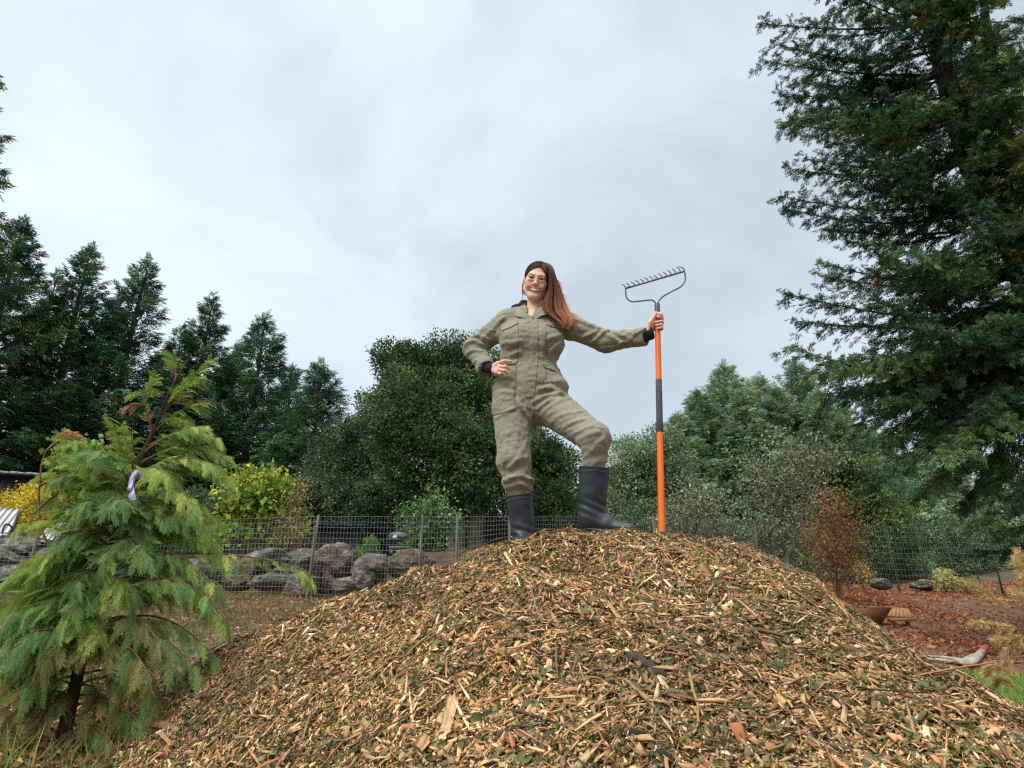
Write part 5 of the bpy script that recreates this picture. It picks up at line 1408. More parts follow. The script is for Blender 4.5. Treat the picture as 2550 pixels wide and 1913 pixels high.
# ------------------------------------------------------------------ young cedar in the left foreground
def frond_template(rng, n=9, droop=0.35, ang=0.75):
    """Flat feathery spray: a stalk with paired branchlets, each carrying short scale-leaf strips."""
    P, F = [], []
    def strip(a, b, w, side):
        i = len(P); m = (a + b) / 2 + np.array([0, 0, 0.012]); d = nrm(b - a)
        s = np.array([-d[1], d[0], 0.0]) * w
        P.extend([a, m + s, b, m - s]); F.append([i, i + 1, i + 2, i + 3])
    z = lambda x: -droop * x * x
    for k in range(n):
        u = 0.06 + 0.86 * k / (n - 1)
        a0 = np.array([u, 0, z(u)])
        for sg in (-1, 1):
            L = (0.36 * (1 - u) ** 0.6 + 0.10) * rng.uniform(0.75, 1.25)
            an = ang * (1 - 0.3 * u) + rng.normal(0, 0.1)
            d = np.array([math.cos(an), sg * math.sin(an), -droop * (0.7 + u)])
            b0 = a0 + d * L
            strip(a0, b0, 0.0085, sg)
            m = 3 if L > 0.2 else 2
            for j in range(m):
                f = (j + 0.6) / (m + 0.3)
                c0 = a0 + (b0 - a0) * f
                for s2 in (-1, 1):
                    a2 = an * 0.8 * sg + s2 * 0.42
                    l2 = L * 0.40 * (1.1 - f) + 0.04
                    strip(c0, c0 + np.array([math.cos(a2), math.sin(a2), -droop * (0.9 + u)]) * l2, 0.0075, s2)
    strip(np.array([0, 0, 0.0]), np.array([0.55, 0, z(0.55)]), 0.008, 1); strip(np.array([0.5, 0, z(0.5)]), np.array([1.03, 0, z(1.03)]), 0.014, 1)
    return np.array(P), np.array(F)

def young_cedar():
    rng = np.random.default_rng(606)
    Y = 3.15
    b = at(150, 1885, Y); b[2] = gz(b[0], b[1]) - 0.01
    tpx = [(150, 1880), (168, 1790), (197, 1667), (214, 1600), (253, 1470), (288, 1330), (318, 1238), (347, 1151), (376, 1087), (399, 1035), (417, 989), (443, 937), (468, 896)]
    tp = np.array([at(x, y, Y + 0.02 * math.sin(i)) for i, (x, y) in enumerate(tpx)]); tp[0] = b
    q = spline(tp, 60)
    root = thing('cedar_sapling', 'leaning young cedar with feathery drooping green sprays in the left foreground', 'cedar', b)
    tr = MB(); tr.tube(q, np.interp(np.linspace(0, 1, 60), [0, .1, .3, .6, .85, 1], [.030, .025, .017, .011, .006, .003]), 10)
    tr.build('trunk', M_STEM_DARK, root, smooth=True, colour=False)
    bm = MB()
    T = [frond_template(rng, 9, d, a) for d, a in ((0.22, 0.56), (0.42, 0.52), (0.62, 0.46), (0.36, 0.62))]
    fresh = np.array([lin(152, 172, 84), lin(138, 162, 76), lin(168, 184, 92), lin(122, 150, 70), lin(180, 188, 96)])
    fresh = fresh * 1.1
    deep = 1.12 * np.array([lin(106, 140, 80), lin(92, 126, 72), lin(120, 150, 86), lin(134, 156, 86)])
    olive = np.array([lin(128, 130, 72), lin(144, 138, 80), lin(110, 118, 66), lin(162, 146, 90)])
    rust = np.array([lin(206, 152, 104), lin(192, 134, 92), lin(214, 172, 120)])
    pos, dirs, ups, sz, cols, tid = [], [], [], [], [], []
    def trunk_at(py):
        yy = np.array([CY - F_PX * 0 + 0 for _ in q])
        rel = q - CAM; zc = rel @ np.array([0, math.cos(PITCH), math.sin(PITCH)]); v = rel @ np.array([0, -math.sin(PITCH), math.cos(PITCH)])
        return q[np.argmin(np.abs(CY - F_PX * v / zc - py))]
    def branch(o, tip, sag, pal, n, size, th=0.006, curl=0.4, hang=0.3, tipcol=None, spread=0.9):
        d = tip - o; L = np.linalg.norm(d)
        s = np.linspace(0, 1, 14)[:, None]
        # rises first, then bows over toward its tip
        pts = o + d * s + np.array([0, 0, 1]) * (sag * L * np.sin(s * math.pi) ** 0.9)
        bm.tube(pts, np.linspace(th, 0.0016, 14), 5, cap=False)
        t = nrm(np.gradient(pts, axis=0))
        n = int(n * 2.5); size = size * 0.74
        u = np.clip(np.linspace(0.16, 1.0, n) + rng.normal(0, 0.03, n), 0.08, 1)
        p = np.stack([np.interp(u, s[:, 0], pts[:, c]) for c in range(3)], 1)
        tt = nrm(np.stack([np.interp(u, s[:, 0], t[:, c]) for c in range(3)], 1))
        side = nrm(np.cross(tt, np.array([0, 0, 1.0])))
        sg = np.where(np.arange(n) % 2 == 0, 1, -1)[:, None] * rng.uniform(0.3, 1.0, (n, 1)) * spread
        sg[-1] = 0
        dd = tt * rng.uniform(0.6, 1.0, (n, 1)) + side * sg + np.array([0, 0, -1]) * (hang * rng.uniform(0.2, 1.6, (n, 1)) * (0.4 + u[:, None]))
        pos.append(p); dirs.append(dd); ups.append(np.array([0, 0, 1.0]) + rng.normal(0, 0.35, (n, 3)) + side * 0.2)
        sz.append(size * rng.uniform(0.7, 1.25, n) * (1.15 - 0.35 * u))
        c = pal[rng.integers(0, len(pal), n)] * rng.uniform(0.85, 1.2, (n, 1))
        if tipcol is not None:
            k = u > 0.72; c[k] = tipcol[rng.integers(0, len(tipcol), k.sum())]
        cols.append(c)
    def B(y0, tip, sag=0.12, pal=fresh, n=16, size=0.15, dy=0.0, **kw):
        if tip[0] > 470: tip = (tip[0] - (tip[0] - 470) * 0.22, tip[1]); size *= 0.92
        branch(trunk_at(y0), at(tip[0], tip[1], Y + dy), sag, pal, n, size, **kw)
    # leader and its upright shoots
    branch(trunk_at(1040), at(520, 900, Y), 0.02, fresh, 13, 0.085, hang=0.05)
    branch(trunk_at(950), at(436, 884, Y), 0.02, fresh, 9, 0.07, hang=0.3)
    branch(trunk_at(1085), at(515, 998, Y), 0.10, fresh, 10, 0.08, hang=0.3)
    o2 = trunk_at(1080); m2 = at(362, 1006, Y - .03)
    branch(o2, m2, 0.0, np.concatenate([rust, fresh[:2]]), 4, 0.06, hang=0.15); branch(m2, at(385, 936, Y - .03), 0.0, fresh, 12, 0.075, hang=0.35)
    branch(at(362, 1010, Y - .03), at(312, 1012, Y - .06), 0.12, rust, 3, 0.055, hang=0.4)
    branch(at(360, 985, Y - .03), at(320, 982, Y - .06), 0.15, fresh, 6, 0.055, hang=0.5)
    branch(trunk_at(1000), at(560, 1008, Y + .05), 0.05, olive, 5, 0.05)
    B(1020, (505, 940), 0.1, fresh, 10, 0.08); B(1060, (480, 1050), 0.16, fresh, 10, 0.09, hang=0.5)
    # right hand sprays, bowed by the wind
    for (y0, tip, sag, n, size, dy) in [(1110, (562, 1092), .16, 17, .115, 0), (1130, (530, 1060), .1, 13, .11, -.08), (1160, (592, 1136), .18, 19, .12, .03), (1190, (604, 1196), .22, 20, .125, -.05), (1200, (560, 1160), .14, 15, .12, -.12), (1235, (584, 1180), .2, 18, .125, .1), (1260, (494, 1262), .22, 17, .13, -.16),
            (1280, (560, 1290), .2, 18, .13, .05), (1300, (545, 1325), .22, 18, .13, -.1), (1330, (592, 1395), .24, 21, .13, -.05), (1345, (560, 1380), .2, 18, .13, .12), (1350, (640, 1412), .12, 14, .10, 0)]:
        B(y0, tip, sag, np.concatenate([fresh, fresh, deep]), n, size, dy, hang=0.26)
    branch(trunk_at(1390), at(745, 1412, Y), 0.06, np.concatenate([fresh, olive[:1]]), 15, 0.085, th=0.007, hang=0.35)
    branch(at(730, 1413, Y), at(782, 1452, Y), 0.15, fresh, 8, 0.075, hang=0.6)
    for (y0, tip, sag, n, size, dy) in [(1420, (560, 1470), .24, 20, .13, -.1), (1440, (580, 1548), .26, 22, .13, 0), (1500, (598, 1556), .16, 22, .12, .08), (1520, (540, 1500), .2, 18, .13, -.16), (1560, (556, 1640), .2, 20, .125, 0), (1600, (522, 1702), .2, 18, .125, -.08), (1640, (508, 1746), .22, 18, .12, .06)]:
        B(y0, tip, sag, np.concatenate([deep, fresh, deep]), n, size, dy, hang=0.42)
    for (y0, tip, sag, n, size, dy) in [(1700, (466, 1816), .2, 18, .12, 0), (1690, (420, 1790), .16, 16, .125, -.15), (1760, (380, 1840), .16, 14, .12, -.1), (1640, (380, 1700), .2, 15, .125, -.22), (1560, (420, 1640), .2, 15, .13, -.22), (1800, (300, 1880), .14, 12, .11, -.1), (1600, (330, 1680), .15, 13, .12, -.2)]:
        B(y0, tip, sag, np.concatenate([olive, olive, deep]), n, size, dy, hang=0.9)
    # left hand side
    stem = [at(205, 1470, Y), at(128, 1370, Y - .05), at(100, 1300, Y - .06), at(98, 1215, Y - .06), at(108, 1140, Y - .06), at(135, 1098, Y - .06)]
    sp = spline(stem, 24); bm.tube(sp, np.linspace(.007, .0022, 24), 6, cap=False)
    branch(sp[-1], at(182, 1078, Y - .06), 0.1, rust, 9, 0.075, hang=0.05)
    for k in (8, 11, 14, 17, 20): branch(sp[k], sp[k] + np.array([rng.uniform(.1, .2), -.03, rng.uniform(-.02, .09)]), 0.2, fresh, 9, 0.09, hang=0.3)
    for (y0, tip, sag, n, size, dy, pal) in [(1150, (278, 1052), -.12, 14, .085, -.02, fresh), (1170, (306, 1060), -.08, 13, .085, -.05, fresh), (1200, (330, 1070), -.05, 12, .085, .03, fresh), (1260, (176, 1092), .06, 17, .115, -.05, fresh), (1240, (215, 1105), .02, 15, .11, .06, fresh), (1300, (120, 1180), .08, 19, .12, .05, fresh), (1310, (190, 1150), .03, 15, .115, -.1, fresh),
            (1340, (150, 1270), .12, 17, .125, -.12, fresh), (1350, (105, 1240), .1, 18, .12, .1, deep), (1390, (60, 1400), .14, 20, .13, 0, fresh), (1380, (120, 1390), .2, 17, .13, -.15, deep), (1440, (8, 1452), .16, 22, .135, -.05, fresh), (1430, (70, 1440), .2, 19, .135, .1, deep), (1480, (-10, 1520), .18, 22, .135, 0, fresh), (1500, (40, 1560), .2, 20, .135, -.14, deep), (1540, (-20, 1600), .2, 22, .135, .05, deep),
            (1560, (20, 1650), .2, 20, .135, -.08, deep), (1600, (60, 1700), .2, 17, .13, .08, deep), (1620, (-10, 1720), .18, 20, .13, -.05, np.concatenate([deep, olive])), (1680, (20, 1790), .16, 18, .12, 0, olive), (1720, (90, 1800), .14, 12, .12, -.1, olive)]:
        B(y0, tip, sag, pal, n, size, dy, hang=0.5 if y0 > 1330 else 0.25)
    # two bare dead twigs at the lower left
    for a_, b_ in (((130, 1790), (10, 1700)), ((150, 1830), (40, 1770)), ((165, 1795), (260, 1765))):
        bm.tube(spline([at(*a_, Y), (at(*a_, Y) + at(*b_, Y)) / 2 + [0, 0, .01], at(*b_, Y - .05)], 8), np.linspace(.006, .002, 8), 5)
    # short filling sprays toward and away from the camera all along the trunk
    for k in range(70):
        y0 = rng.uniform(1180, 1760); o = trunk_at(y0)
        az = rng.uniform(-2.9, -0.25) if k % 3 else rng.uniform(0.2, 2.9)
        if y0 > 1330 and az < 0 and rng.uniform() < 0.3: continue
        L = rng.uniform(0.16, 0.36) * (0.75 if y0 > 1650 else 1)
        tip = o + L * np.array([math.cos(az), math.sin(az) * 0.8, rng.uniform(-0.35, 0.25)])
        pal = olive if y0 > 1600 and rng.uniform() < 0.75 else (deep if rng.uniform() < .6 else fresh)
        branch(o, tip, 0.18, pal, 11, 0.125, hang=0.55 if y0 > 1400 else 0.35)
    pos, dirs, ups, sz, cols = map(np.concatenate, (pos, dirs, ups, sz, cols))
    ax, ay, az = rnd_axes(dirs, ups, rng, 0.5)
    cr = MB(); w = rng.integers(0, 4, len(pos))
    for j in range(4):
        k = w == j
        V, F = replicate(T[j][0], T[j][1], pos[k], ax[k], ay[k], az[k], sz[k] * 1.15)
        cr.add(V, F, np.repeat(cols[k], len(T[j][1]), 0) * rng.uniform(0.88, 1.12, (len(F), 1)))
    bm.build('branches', M_STEM, root, colour=False)
    cr.build('foliage', M_FOLIAGE, root)
    # lilac marking ribbon
    mb = MB(); M_RIB = noise_mat('lilac_ribbon', lin(176, 166, 214), lin(196, 188, 228), scale=30, bump=0.1, rough=0.5)
    yr = Y - 0.16
    def rib(pp, w):
        pts = spline([at(x, y, yr + dy) for x, y, dy in pp], 18); t = nrm(np.gradient(pts, axis=0))
        s = nrm(np.cross(t, np.array([0.25, 1.0, 0.1]))); tw = np.linspace(-.5, .9, 18)[:, None]
        nn = np.cross(s, t); s = s * np.cos(tw) + nn * np.sin(tw)
        V = np.concatenate([pts + s * w + nn * .0006, pts - s * w + nn * .0006, pts + s * w - nn * .0006, pts - s * w - nn * .0006]); n = 18
        F = []
        for i in range(n - 1):
            F += [[i, i + 1, n + i + 1, n + i], [2 * n + i + 1, 2 * n + i, 3 * n + i, 3 * n + i + 1], [i + 1, i, 2 * n + i, 2 * n + i + 1], [n + i, n + i + 1, 3 * n + i + 1, 3 * n + i]]
        mb.add(V, F)
    rib([(326, 1216, 0), (330, 1190, -.01), (342, 1176, -.015), (352, 1186, 0), (353, 1196, .01)], 0.011)
    rib([(330, 1196, 0), (324, 1212, -.02), (323, 1222, -.02)], 0.009)
    rib([(330, 1218, -.01), (328, 1232, -.02), (331, 1246, -.02)], 0.013)
    tag(mb.build('ribbon', M_RIB, smooth=True, colour=False), 'lilac plastic ribbon tied to the trunk of the young cedar', 'ribbon')
young_cedar()

# ------------------------------------------------------------------ the woman, sculpted as distance fields and meshed
def surface_net(f, lo, hi, h):
    """Mesh of f(P) = 0 on a grid of step h (naive surface nets)."""
    lo = np.asarray(lo, float); hi = np.asarray(hi, float)
    n = np.ceil((hi - lo) / h).astype(int) + 1
    ax = [(lo[i] + np.arange(n[i]) * h).astype(np.float32) for i in range(3)]
    D = np.empty(n, np.float32)
    step = max(1, int(600000 / (n[1] * n[2])))
    for s in range(0, n[0], step):
        X, Y, Z = np.meshgrid(ax[0][s:s + step], ax[1], ax[2], indexing='ij')
        D[s:s + step] = f(np.stack([X.ravel(), Y.ravel(), Z.ravel()], 1)).reshape(X.shape)
    I = D < 0
    c = [(a, b, d) for a in (0, 1) for b in (0, 1) for d in (0, 1)]
    sl = lambda A, o: A[o[0]:n[0] - 1 + o[0], o[1]:n[1] - 1 + o[1], o[2]:n[2] - 1 + o[2]]
    cnt = sum(sl(I, o).astype(np.int8) for o in c)
    act = (cnt > 0) & (cnt < 8)
    idx = np.full(act.shape, -1, np.int64); cells = np.argwhere(act); idx[act] = np.arange(len(cells))
    V = np.zeros((len(cells), 3)); W = np.zeros(len(cells))
    for a in c:
        for k in range(3):
            if a[k]: continue
            b = list(a); b[k] = 1
            da = D[cells[:, 0] + a[0], cells[:, 1] + a[1], cells[:, 2] + a[2]]; db = D[cells[:, 0] + b[0], cells[:, 1] + b[1], cells[:, 2] + b[2]]
            m = (da < 0) != (db < 0)
            t = np.where(m, da / np.where(np.abs(da - db) < 1e-12, 1, da - db), 0)
            p = np.tile(np.array(a, float), (len(cells), 1)); p[:, k] += t
            V += p * m[:, None]; W += m
    V = lo + (cells + V / W[:, None]) * h
    F = []
    for k in range(3):
        a, b = (k + 1) % 3, (k + 2) % 3
        s0 = [slice(1, n[i] - 1) for i in range(3)]; s0[k] = slice(0, n[k] - 1); s1 = list(s0); s1[k] = slice(1, n[k])
        A, B = I[tuple(s0)], I[tuple(s1)]
        e = np.argwhere(A != B); off = np.array([s.start for s in s0]); e = e + off
        ins = I[e[:, 0], e[:, 1], e[:, 2]]
        q = []
        for (da, db) in ((-1, -1), (0, -1), (0, 0), (-1, 0)):
            cc = e.copy(); cc[:, a] += da; cc[:, b] += db
            q.append(idx[cc[:, 0], cc[:, 1], cc[:, 2]])
        q = np.stack(q, 1); q[~ins] = q[~ins][:, ::-1]
        F.append(q)
    F = np.concatenate(F); F = F[(F >= 0).all(1)]
    return V, F

f32 = np.float32
def cap(P, a, b, r1, r2):
    a = np.asarray(a, f32); ab = np.asarray(b, f32) - a
    q = P - a; t = np.clip(q @ ab / f32(max(ab @ ab, 1e-9)), 0, 1)
    return np.sqrt(np.sum((q - t[:, None] * ab) ** 2, 1)) - (f32(r1) + f32(r2 - r1) * t)
def ecap(P, a, b, ra, rb, U=(1, 0, 0)):
    """Tapered segment with an elliptic section: (along U, across) radii at both ends."""
    a = np.asarray(a, f32); ab = np.asarray(b, f32) - a; L = np.linalg.norm(ab); w = ab / L
    u = np.asarray(U, f32); u = u - w * (u @ w); u /= np.linalg.norm(u); v = np.cross(w, u)
    q = P - a; s = q @ w; t = np.clip(s / L, 0, 1)
    rx = ra[0] + (rb[0] - ra[0]) * t; ry = ra[1] + (rb[1] - ra[1]) * t
    ex = s - t * L; m = np.minimum(rx, ry)
    k = np.sqrt((q @ u / rx) ** 2 + (q @ v / ry) ** 2 + (ex / m) ** 2)
    return (k - 1) * m
def ell(P, c, r, M=None):
    q = P - np.asarray(c, f32)
    if M is not None: q = q @ np.asarray(M, f32).T
    r = np.asarray(r, f32)
    return (np.sqrt(np.sum((q / r) ** 2, 1)) - 1) * r.min()
def smin(a, b, k):
    h = np.clip(0.5 + 0.5 * (b - a) / k, 0, 1)
    return b + (a - b) * h - k * h * (1 - h)
def smax(a, b, k): return -smin(-a, -b, k)

S1 = lambda x, y: (1100 + x / 3.687, 620 + y / 3.687)
S2 = lambda x, y: (1150 + x / 3.687, 950 + y / 3.687)
S3 = lambda x, y: (1500 + x / 8.296, 640 + y / 8.296)

# joints
J = dict(sh_r=at(1264, 800, 3.95), el_r=at(1181, 868, 4.00), wr_r=at(1212, 918, 3.885), sh_l=at(1420, 814, 3.95), el_l=at(1510, 850, 3.92), wr_l=at(1607, 839, 3.80),
         n1=at(1337, 806, 3.95), n2=at(1322, 850, 3.925), n3=at(1313, 893, 3.93), n4=at(1317, 962, 3.94), n5=at(1325, 1012, 3.94),
         hip_r=at(1275, 1010, 3.93), kn_r=at(1280, 1150, 3.87), an_r=at(1296, 1240, 3.90), hip_l=at(1372, 1012, 3.92), kn_l=at(1481, 1092, 3.66), an_l=at(1479, 1175, 3.70))
HEAD = at(1336, 703, 3.90)
def head_axes():
    f = nrm(np.array([-0.06, -math.cos(R(24)), -math.sin(R(24))]))
    x = nrm(np.cross(np.array([0, 0, 1.0]), -f)); x = -x if x[0] < 0 else x
    z = np.cross(f, x); z = -z if z[2] < 0 else z
    a = R(-11)       # the head leans toward her left shoulder
    x2 = x * math.cos(a) + z * math.sin(a); z2 = z * math.cos(a) - x * math.sin(a)
    return x2, f, z2
HX, HF, HZ = head_axes()
HM = np.array([HX, HF, HZ])
def hd(x, y, z): return HEAD + HX * x + HF * y + HZ * z

def limb_fold(P, strokes):
    out = np.zeros(len(P), f32)
    for pts, w, amp in strokes:
        best = np.full(len(P), 9.0, f32)
        for a, b in zip(pts[:-1], pts[1:]):
            a2, ab = np.array([a[0], a[2]], f32), np.array([b[0] - a[0], b[2] - a[2]], f32)
            q = P[:, [0, 2]] - a2; t = np.clip(q @ ab / max(ab @ ab, 1e-9), 0, 1)
            dd = np.sqrt(np.sum((q - t[:, None] * ab) ** 2, 1)); best = np.minimum(best, dd)
        ymean = np.mean([p[1] for p in pts])
        front = np.clip((ymean + 0.06 - P[:, 1]) / 0.08, 0, 1)
        # a ridge with a hollow on either side
        x = best / w
        out += amp * front * (np.exp(-x * x) - 0.45 * np.exp(-((x - 1.9) ** 2) * 1.6))
    return out
def st(S, pts, Y, w=0.013, amp=0.011): return ([at(*S(x, y), Y) for x, y in pts], w * 0.88, amp * (0.5 if S is S2 else 0.85))
STROKES = [
    st(S2, [(700, 290), (850, 215), (990, 165)], 3.8), st(S2, [(760, 360), (900, 330), (1090, 310)], 3.75, .012, .010), st(S2, [(850, 420), (1000, 400), (1200, 360)], 3.7, .012, .012), st(S2, [(930, 480), (1060, 470), (1180, 440)], 3.65, .011, .011), st(S2, [(1000, 540), (1130, 520), (1250, 490)], 3.62, .011, .010),
    st(S2, [(1090, 610), (1190, 615), (1310, 540)], 3.6, .014, .013), st(S2, [(1115, 690), (1190, 655), (1270, 630)], 3.62, .013, .012), st(S2, [(1120, 740), (1220, 730), (1330, 700)], 3.62, .012, .007),
    st(S2, [(520, 210), (590, 290), (645, 345)], 3.83, .014, .012), st(S2, [(300, 320), (400, 300), (480, 265)], 3.83, .012, .008), st(S2, [(420, 470), (392, 640), (372, 770)], 3.79, .013, .010), st(S2, [(600, 540), (545, 680), (450, 790)], 3.79, .013, .011), st(S2, [(520, 430), (500, 560), (540, 640)], 3.79, .012, .007),
    st(S2, [(345, 850), (450, 872), (560, 835), (625, 800)], 3.82, .016, .014), st(S2, [(382, 915), (480, 908), (560, 885), (655, 905)], 3.84, .015, .018), st(S2, [(400, 975), (520, 955), (640, 985)], 3.84, .014, .012), st(S2, [(430, 800), (500, 760), (600, 700)], 3.82, .012, .008),
    st(S1, [(400, 640), (360, 720), (330, 790)], 3.92, .012, .008), st(S1, [(560, 650), (480, 720), (380, 800)], 3.9, .014, .010), st(S1, [(215, 870), (300, 858), (375, 900)], 3.95, .013, .013), st(S1, [(198, 950), (280, 938), (360, 960)], 3.93, .013, .012), st(S1, [(205, 1015), (300, 1035), (390, 1060)], 3.9, .012, .009), st(S1, [(250, 780), (330, 800), (430, 850)], 3.94, .013, .009), st(S1, [(260, 1110), (310, 1085), (390, 1075)], 3.86, .012, .008),
    st(S1, [(1240, 650), (1350, 690), (1470, 750)], 3.88, .014, .010), st(S1, [(1190, 770), (1300, 805), (1420, 765)], 3.87, .014, .013), st(S1, [(1280, 865), (1400, 835), (1520, 745)], 3.87, .013, .013), st(S1, [(1480, 760), (1590, 845), (1650, 880)], 3.85, .013, .012), st(S1, [(1560, 905), (1680, 862), (1850, 785)], 3.82, .013, .010), st(S1, [(1690, 765), (1760, 795), (1850, 770)], 3.8, .011, .009), st(S1, [(1350, 895), (1500, 912), (1650, 893)], 3.86, .012, .008), st(S1, [(1600, 760), (1640, 800), (1700, 830)], 3.83, .011, .008),
    st(S1, [(555, 860), (640, 882), (725, 868)], 3.82, .013, .008), st(S1, [(525, 960), (620, 977), (725, 950)], 3.82, .014, .011), st(S1, [(905, 760), (932, 850), (932, 945)], 3.81, .014, .007), st(S1, [(1120, 830), (1050, 925), (990, 965)], 3.83, .016, .012), st(S1, [(1130, 760), (1060, 830), (985, 860)], 3.84, .014, .008), st(S1, [(895, 985), (960, 1002), (1035, 985)], 3.83, .014, .010), st(S1, [(520, 1020), (600, 1010), (700, 1060)], 3.82, .013, .007),
    st(S1, [(520, 1240), (600, 1228), (665, 1262)], 3.82, .014, .009), st(S1, [(470, 1340), (560, 1300), (650, 1330)], 3.82, .013, .007), st(S1, [(900, 1290), (1000, 1278), (1110, 1325)], 3.82, .016, .016), st(S1, [(850, 1400), (950, 1352), (1085, 1335)], 3.82, .014, .013), st(S1, [(700, 1400), (740, 1480), (825, 1570)], 3.83, .015, .011), st(S1, [(850, 1490), (900, 1445), (1010, 1400)], 3.82, .014, .011), st(S1, [(490, 1170), (560, 1165), (640, 1185)], 3.83, .012, .006)]

def f_coverall(P):
    P = P.astype(f32); j = J
    d = ecap(P, j['n1'], j['n2'], (0.150, 0.085), (0.177, 0.114))
    d = smin(d, ecap(P, j['n2'], j['n3'], (0.177, 0.114), (0.142, 0.100)), 0.04)
    d = smin(d, ecap(P, j['n3'], j['n4'], (0.142, 0.100), (0.187, 0.122)), 0.04)
    d = smin(d, ecap(P, j['n4'], j['n5'], (0.187, 0.122), (0.165, 0.115)), 0.05)
    d = smin(d, cap(P, at(1270, 799, 3.96), at(1412, 808, 3.96), 0.058, 0.062), 0.05)
    d = smin(d, cap(P, at(1300, 790, 3.97), at(1330, 772, 3.985), 0.05, 0.045), 0.05)
    d = smin(d, cap(P, at(1375, 796, 3.97), at(1345, 774, 3.985), 0.05, 0.045), 0.05)
    for sx in (-1, 1):     # bust
        d = smin(d, ell(P, at(1322 + sx * 38, 848, 3.845), (0.072, 0.055, 0.066)), 0.05)
    # arms
    arm = cap(P, j['sh_r'], j['el_r'], 0.071, 0.060)
    arm = smin(arm, cap(P, j['el_r'], j['wr_r'], 0.060, 0.046), 0.035)
    wd = nrm(j['wr_r'] - j['el_r']); arm = smax(arm, (P - j['wr_r'].astype(f32)) @ wd.astype(f32), 0.006)
    d = smin(d, arm, 0.03)
    arm = cap(P, j['sh_l'], j['el_l'], 0.074, 0.060)
    arm = smin(arm, cap(P, j['el_l'], j['wr_l'], 0.060, 0.046), 0.035)
    wd = nrm(j['wr_l'] - j['el_l']); arm = smax(arm, (P - j['wr_l'].astype(f32)) @ wd.astype(f32), 0.006)
    d = smin(d, arm, 0.04)
    # legs
    leg = ecap(P, j['hip_r'], j['kn_r'], (0.110, 0.118), (0.084, 0.088))
    leg = smin(leg, cap(P, j['kn_r'], j['an_r'], 0.088, 0.056), 0.03)
    leg = smin(leg, ell(P, at(1291, 1203, 3.88), (0.080, 0.082, 0.045)), 0.025)
    leg2 = cap(P, j['hip_l'], j['kn_l'], 0.111, 0.077)
    leg2 = smin(leg2, cap(P, j['kn_l'], j['an_l'] + np.array([0, 0.012, -0.06]), 0.079, 0.044), 0.03)
    d = smin(d, leg, 0.035); d = smin(d, leg2, 0.035)
    d = smin(d, ell(P, at(1388, 962, 3.89), (0.058, 0.07, 0.04)), 0.035)
    # neck opening
    d = smax(d, -cap(P, at(1333, 783, 3.90), at(1338, 745, 3.955), 0.050, 0.062), 0.012)
    d = smax(d, -cap(P, at(1330, 792, 3.80), at(1333, 775, 3.90), 0.012, 0.04), 0.012)
    k = np.abs(d) < 0.035
    if k.any():
        Q = P[k]
        w = (fbm(Q * np.array([1, 1, 1.6]), 16.0, 3, 3) - 0.5) * 0.005 + (fbm(Q + 3 * fbm(Q, 6, 8, 1)[:, None] * 0.1, 34.0, 13, 2) - 0.5) * 0.004
        r1 = 1 - np.abs(2 * fbm(Q * np.array([1, 1, 1.5]) + 0.05 * fbm(Q, 9, 28, 1)[:, None], 13.0, 23, 2) - 1); r2 = 1 - np.abs(2 * fbm(Q * np.array([1.3, 1, 0.9]), 24.0, 33, 2) - 1)
        w = w + 0.0036 * np.clip(r1 - 0.72, 0, 1) / 0.28 * 0.9 + 0.0020 * np.clip(r2 - 0.75, 0, 1) / 0.25
        d[k] -= limb_fold(Q, STROKES) + (w - 0.002).astype(f32)
    return d

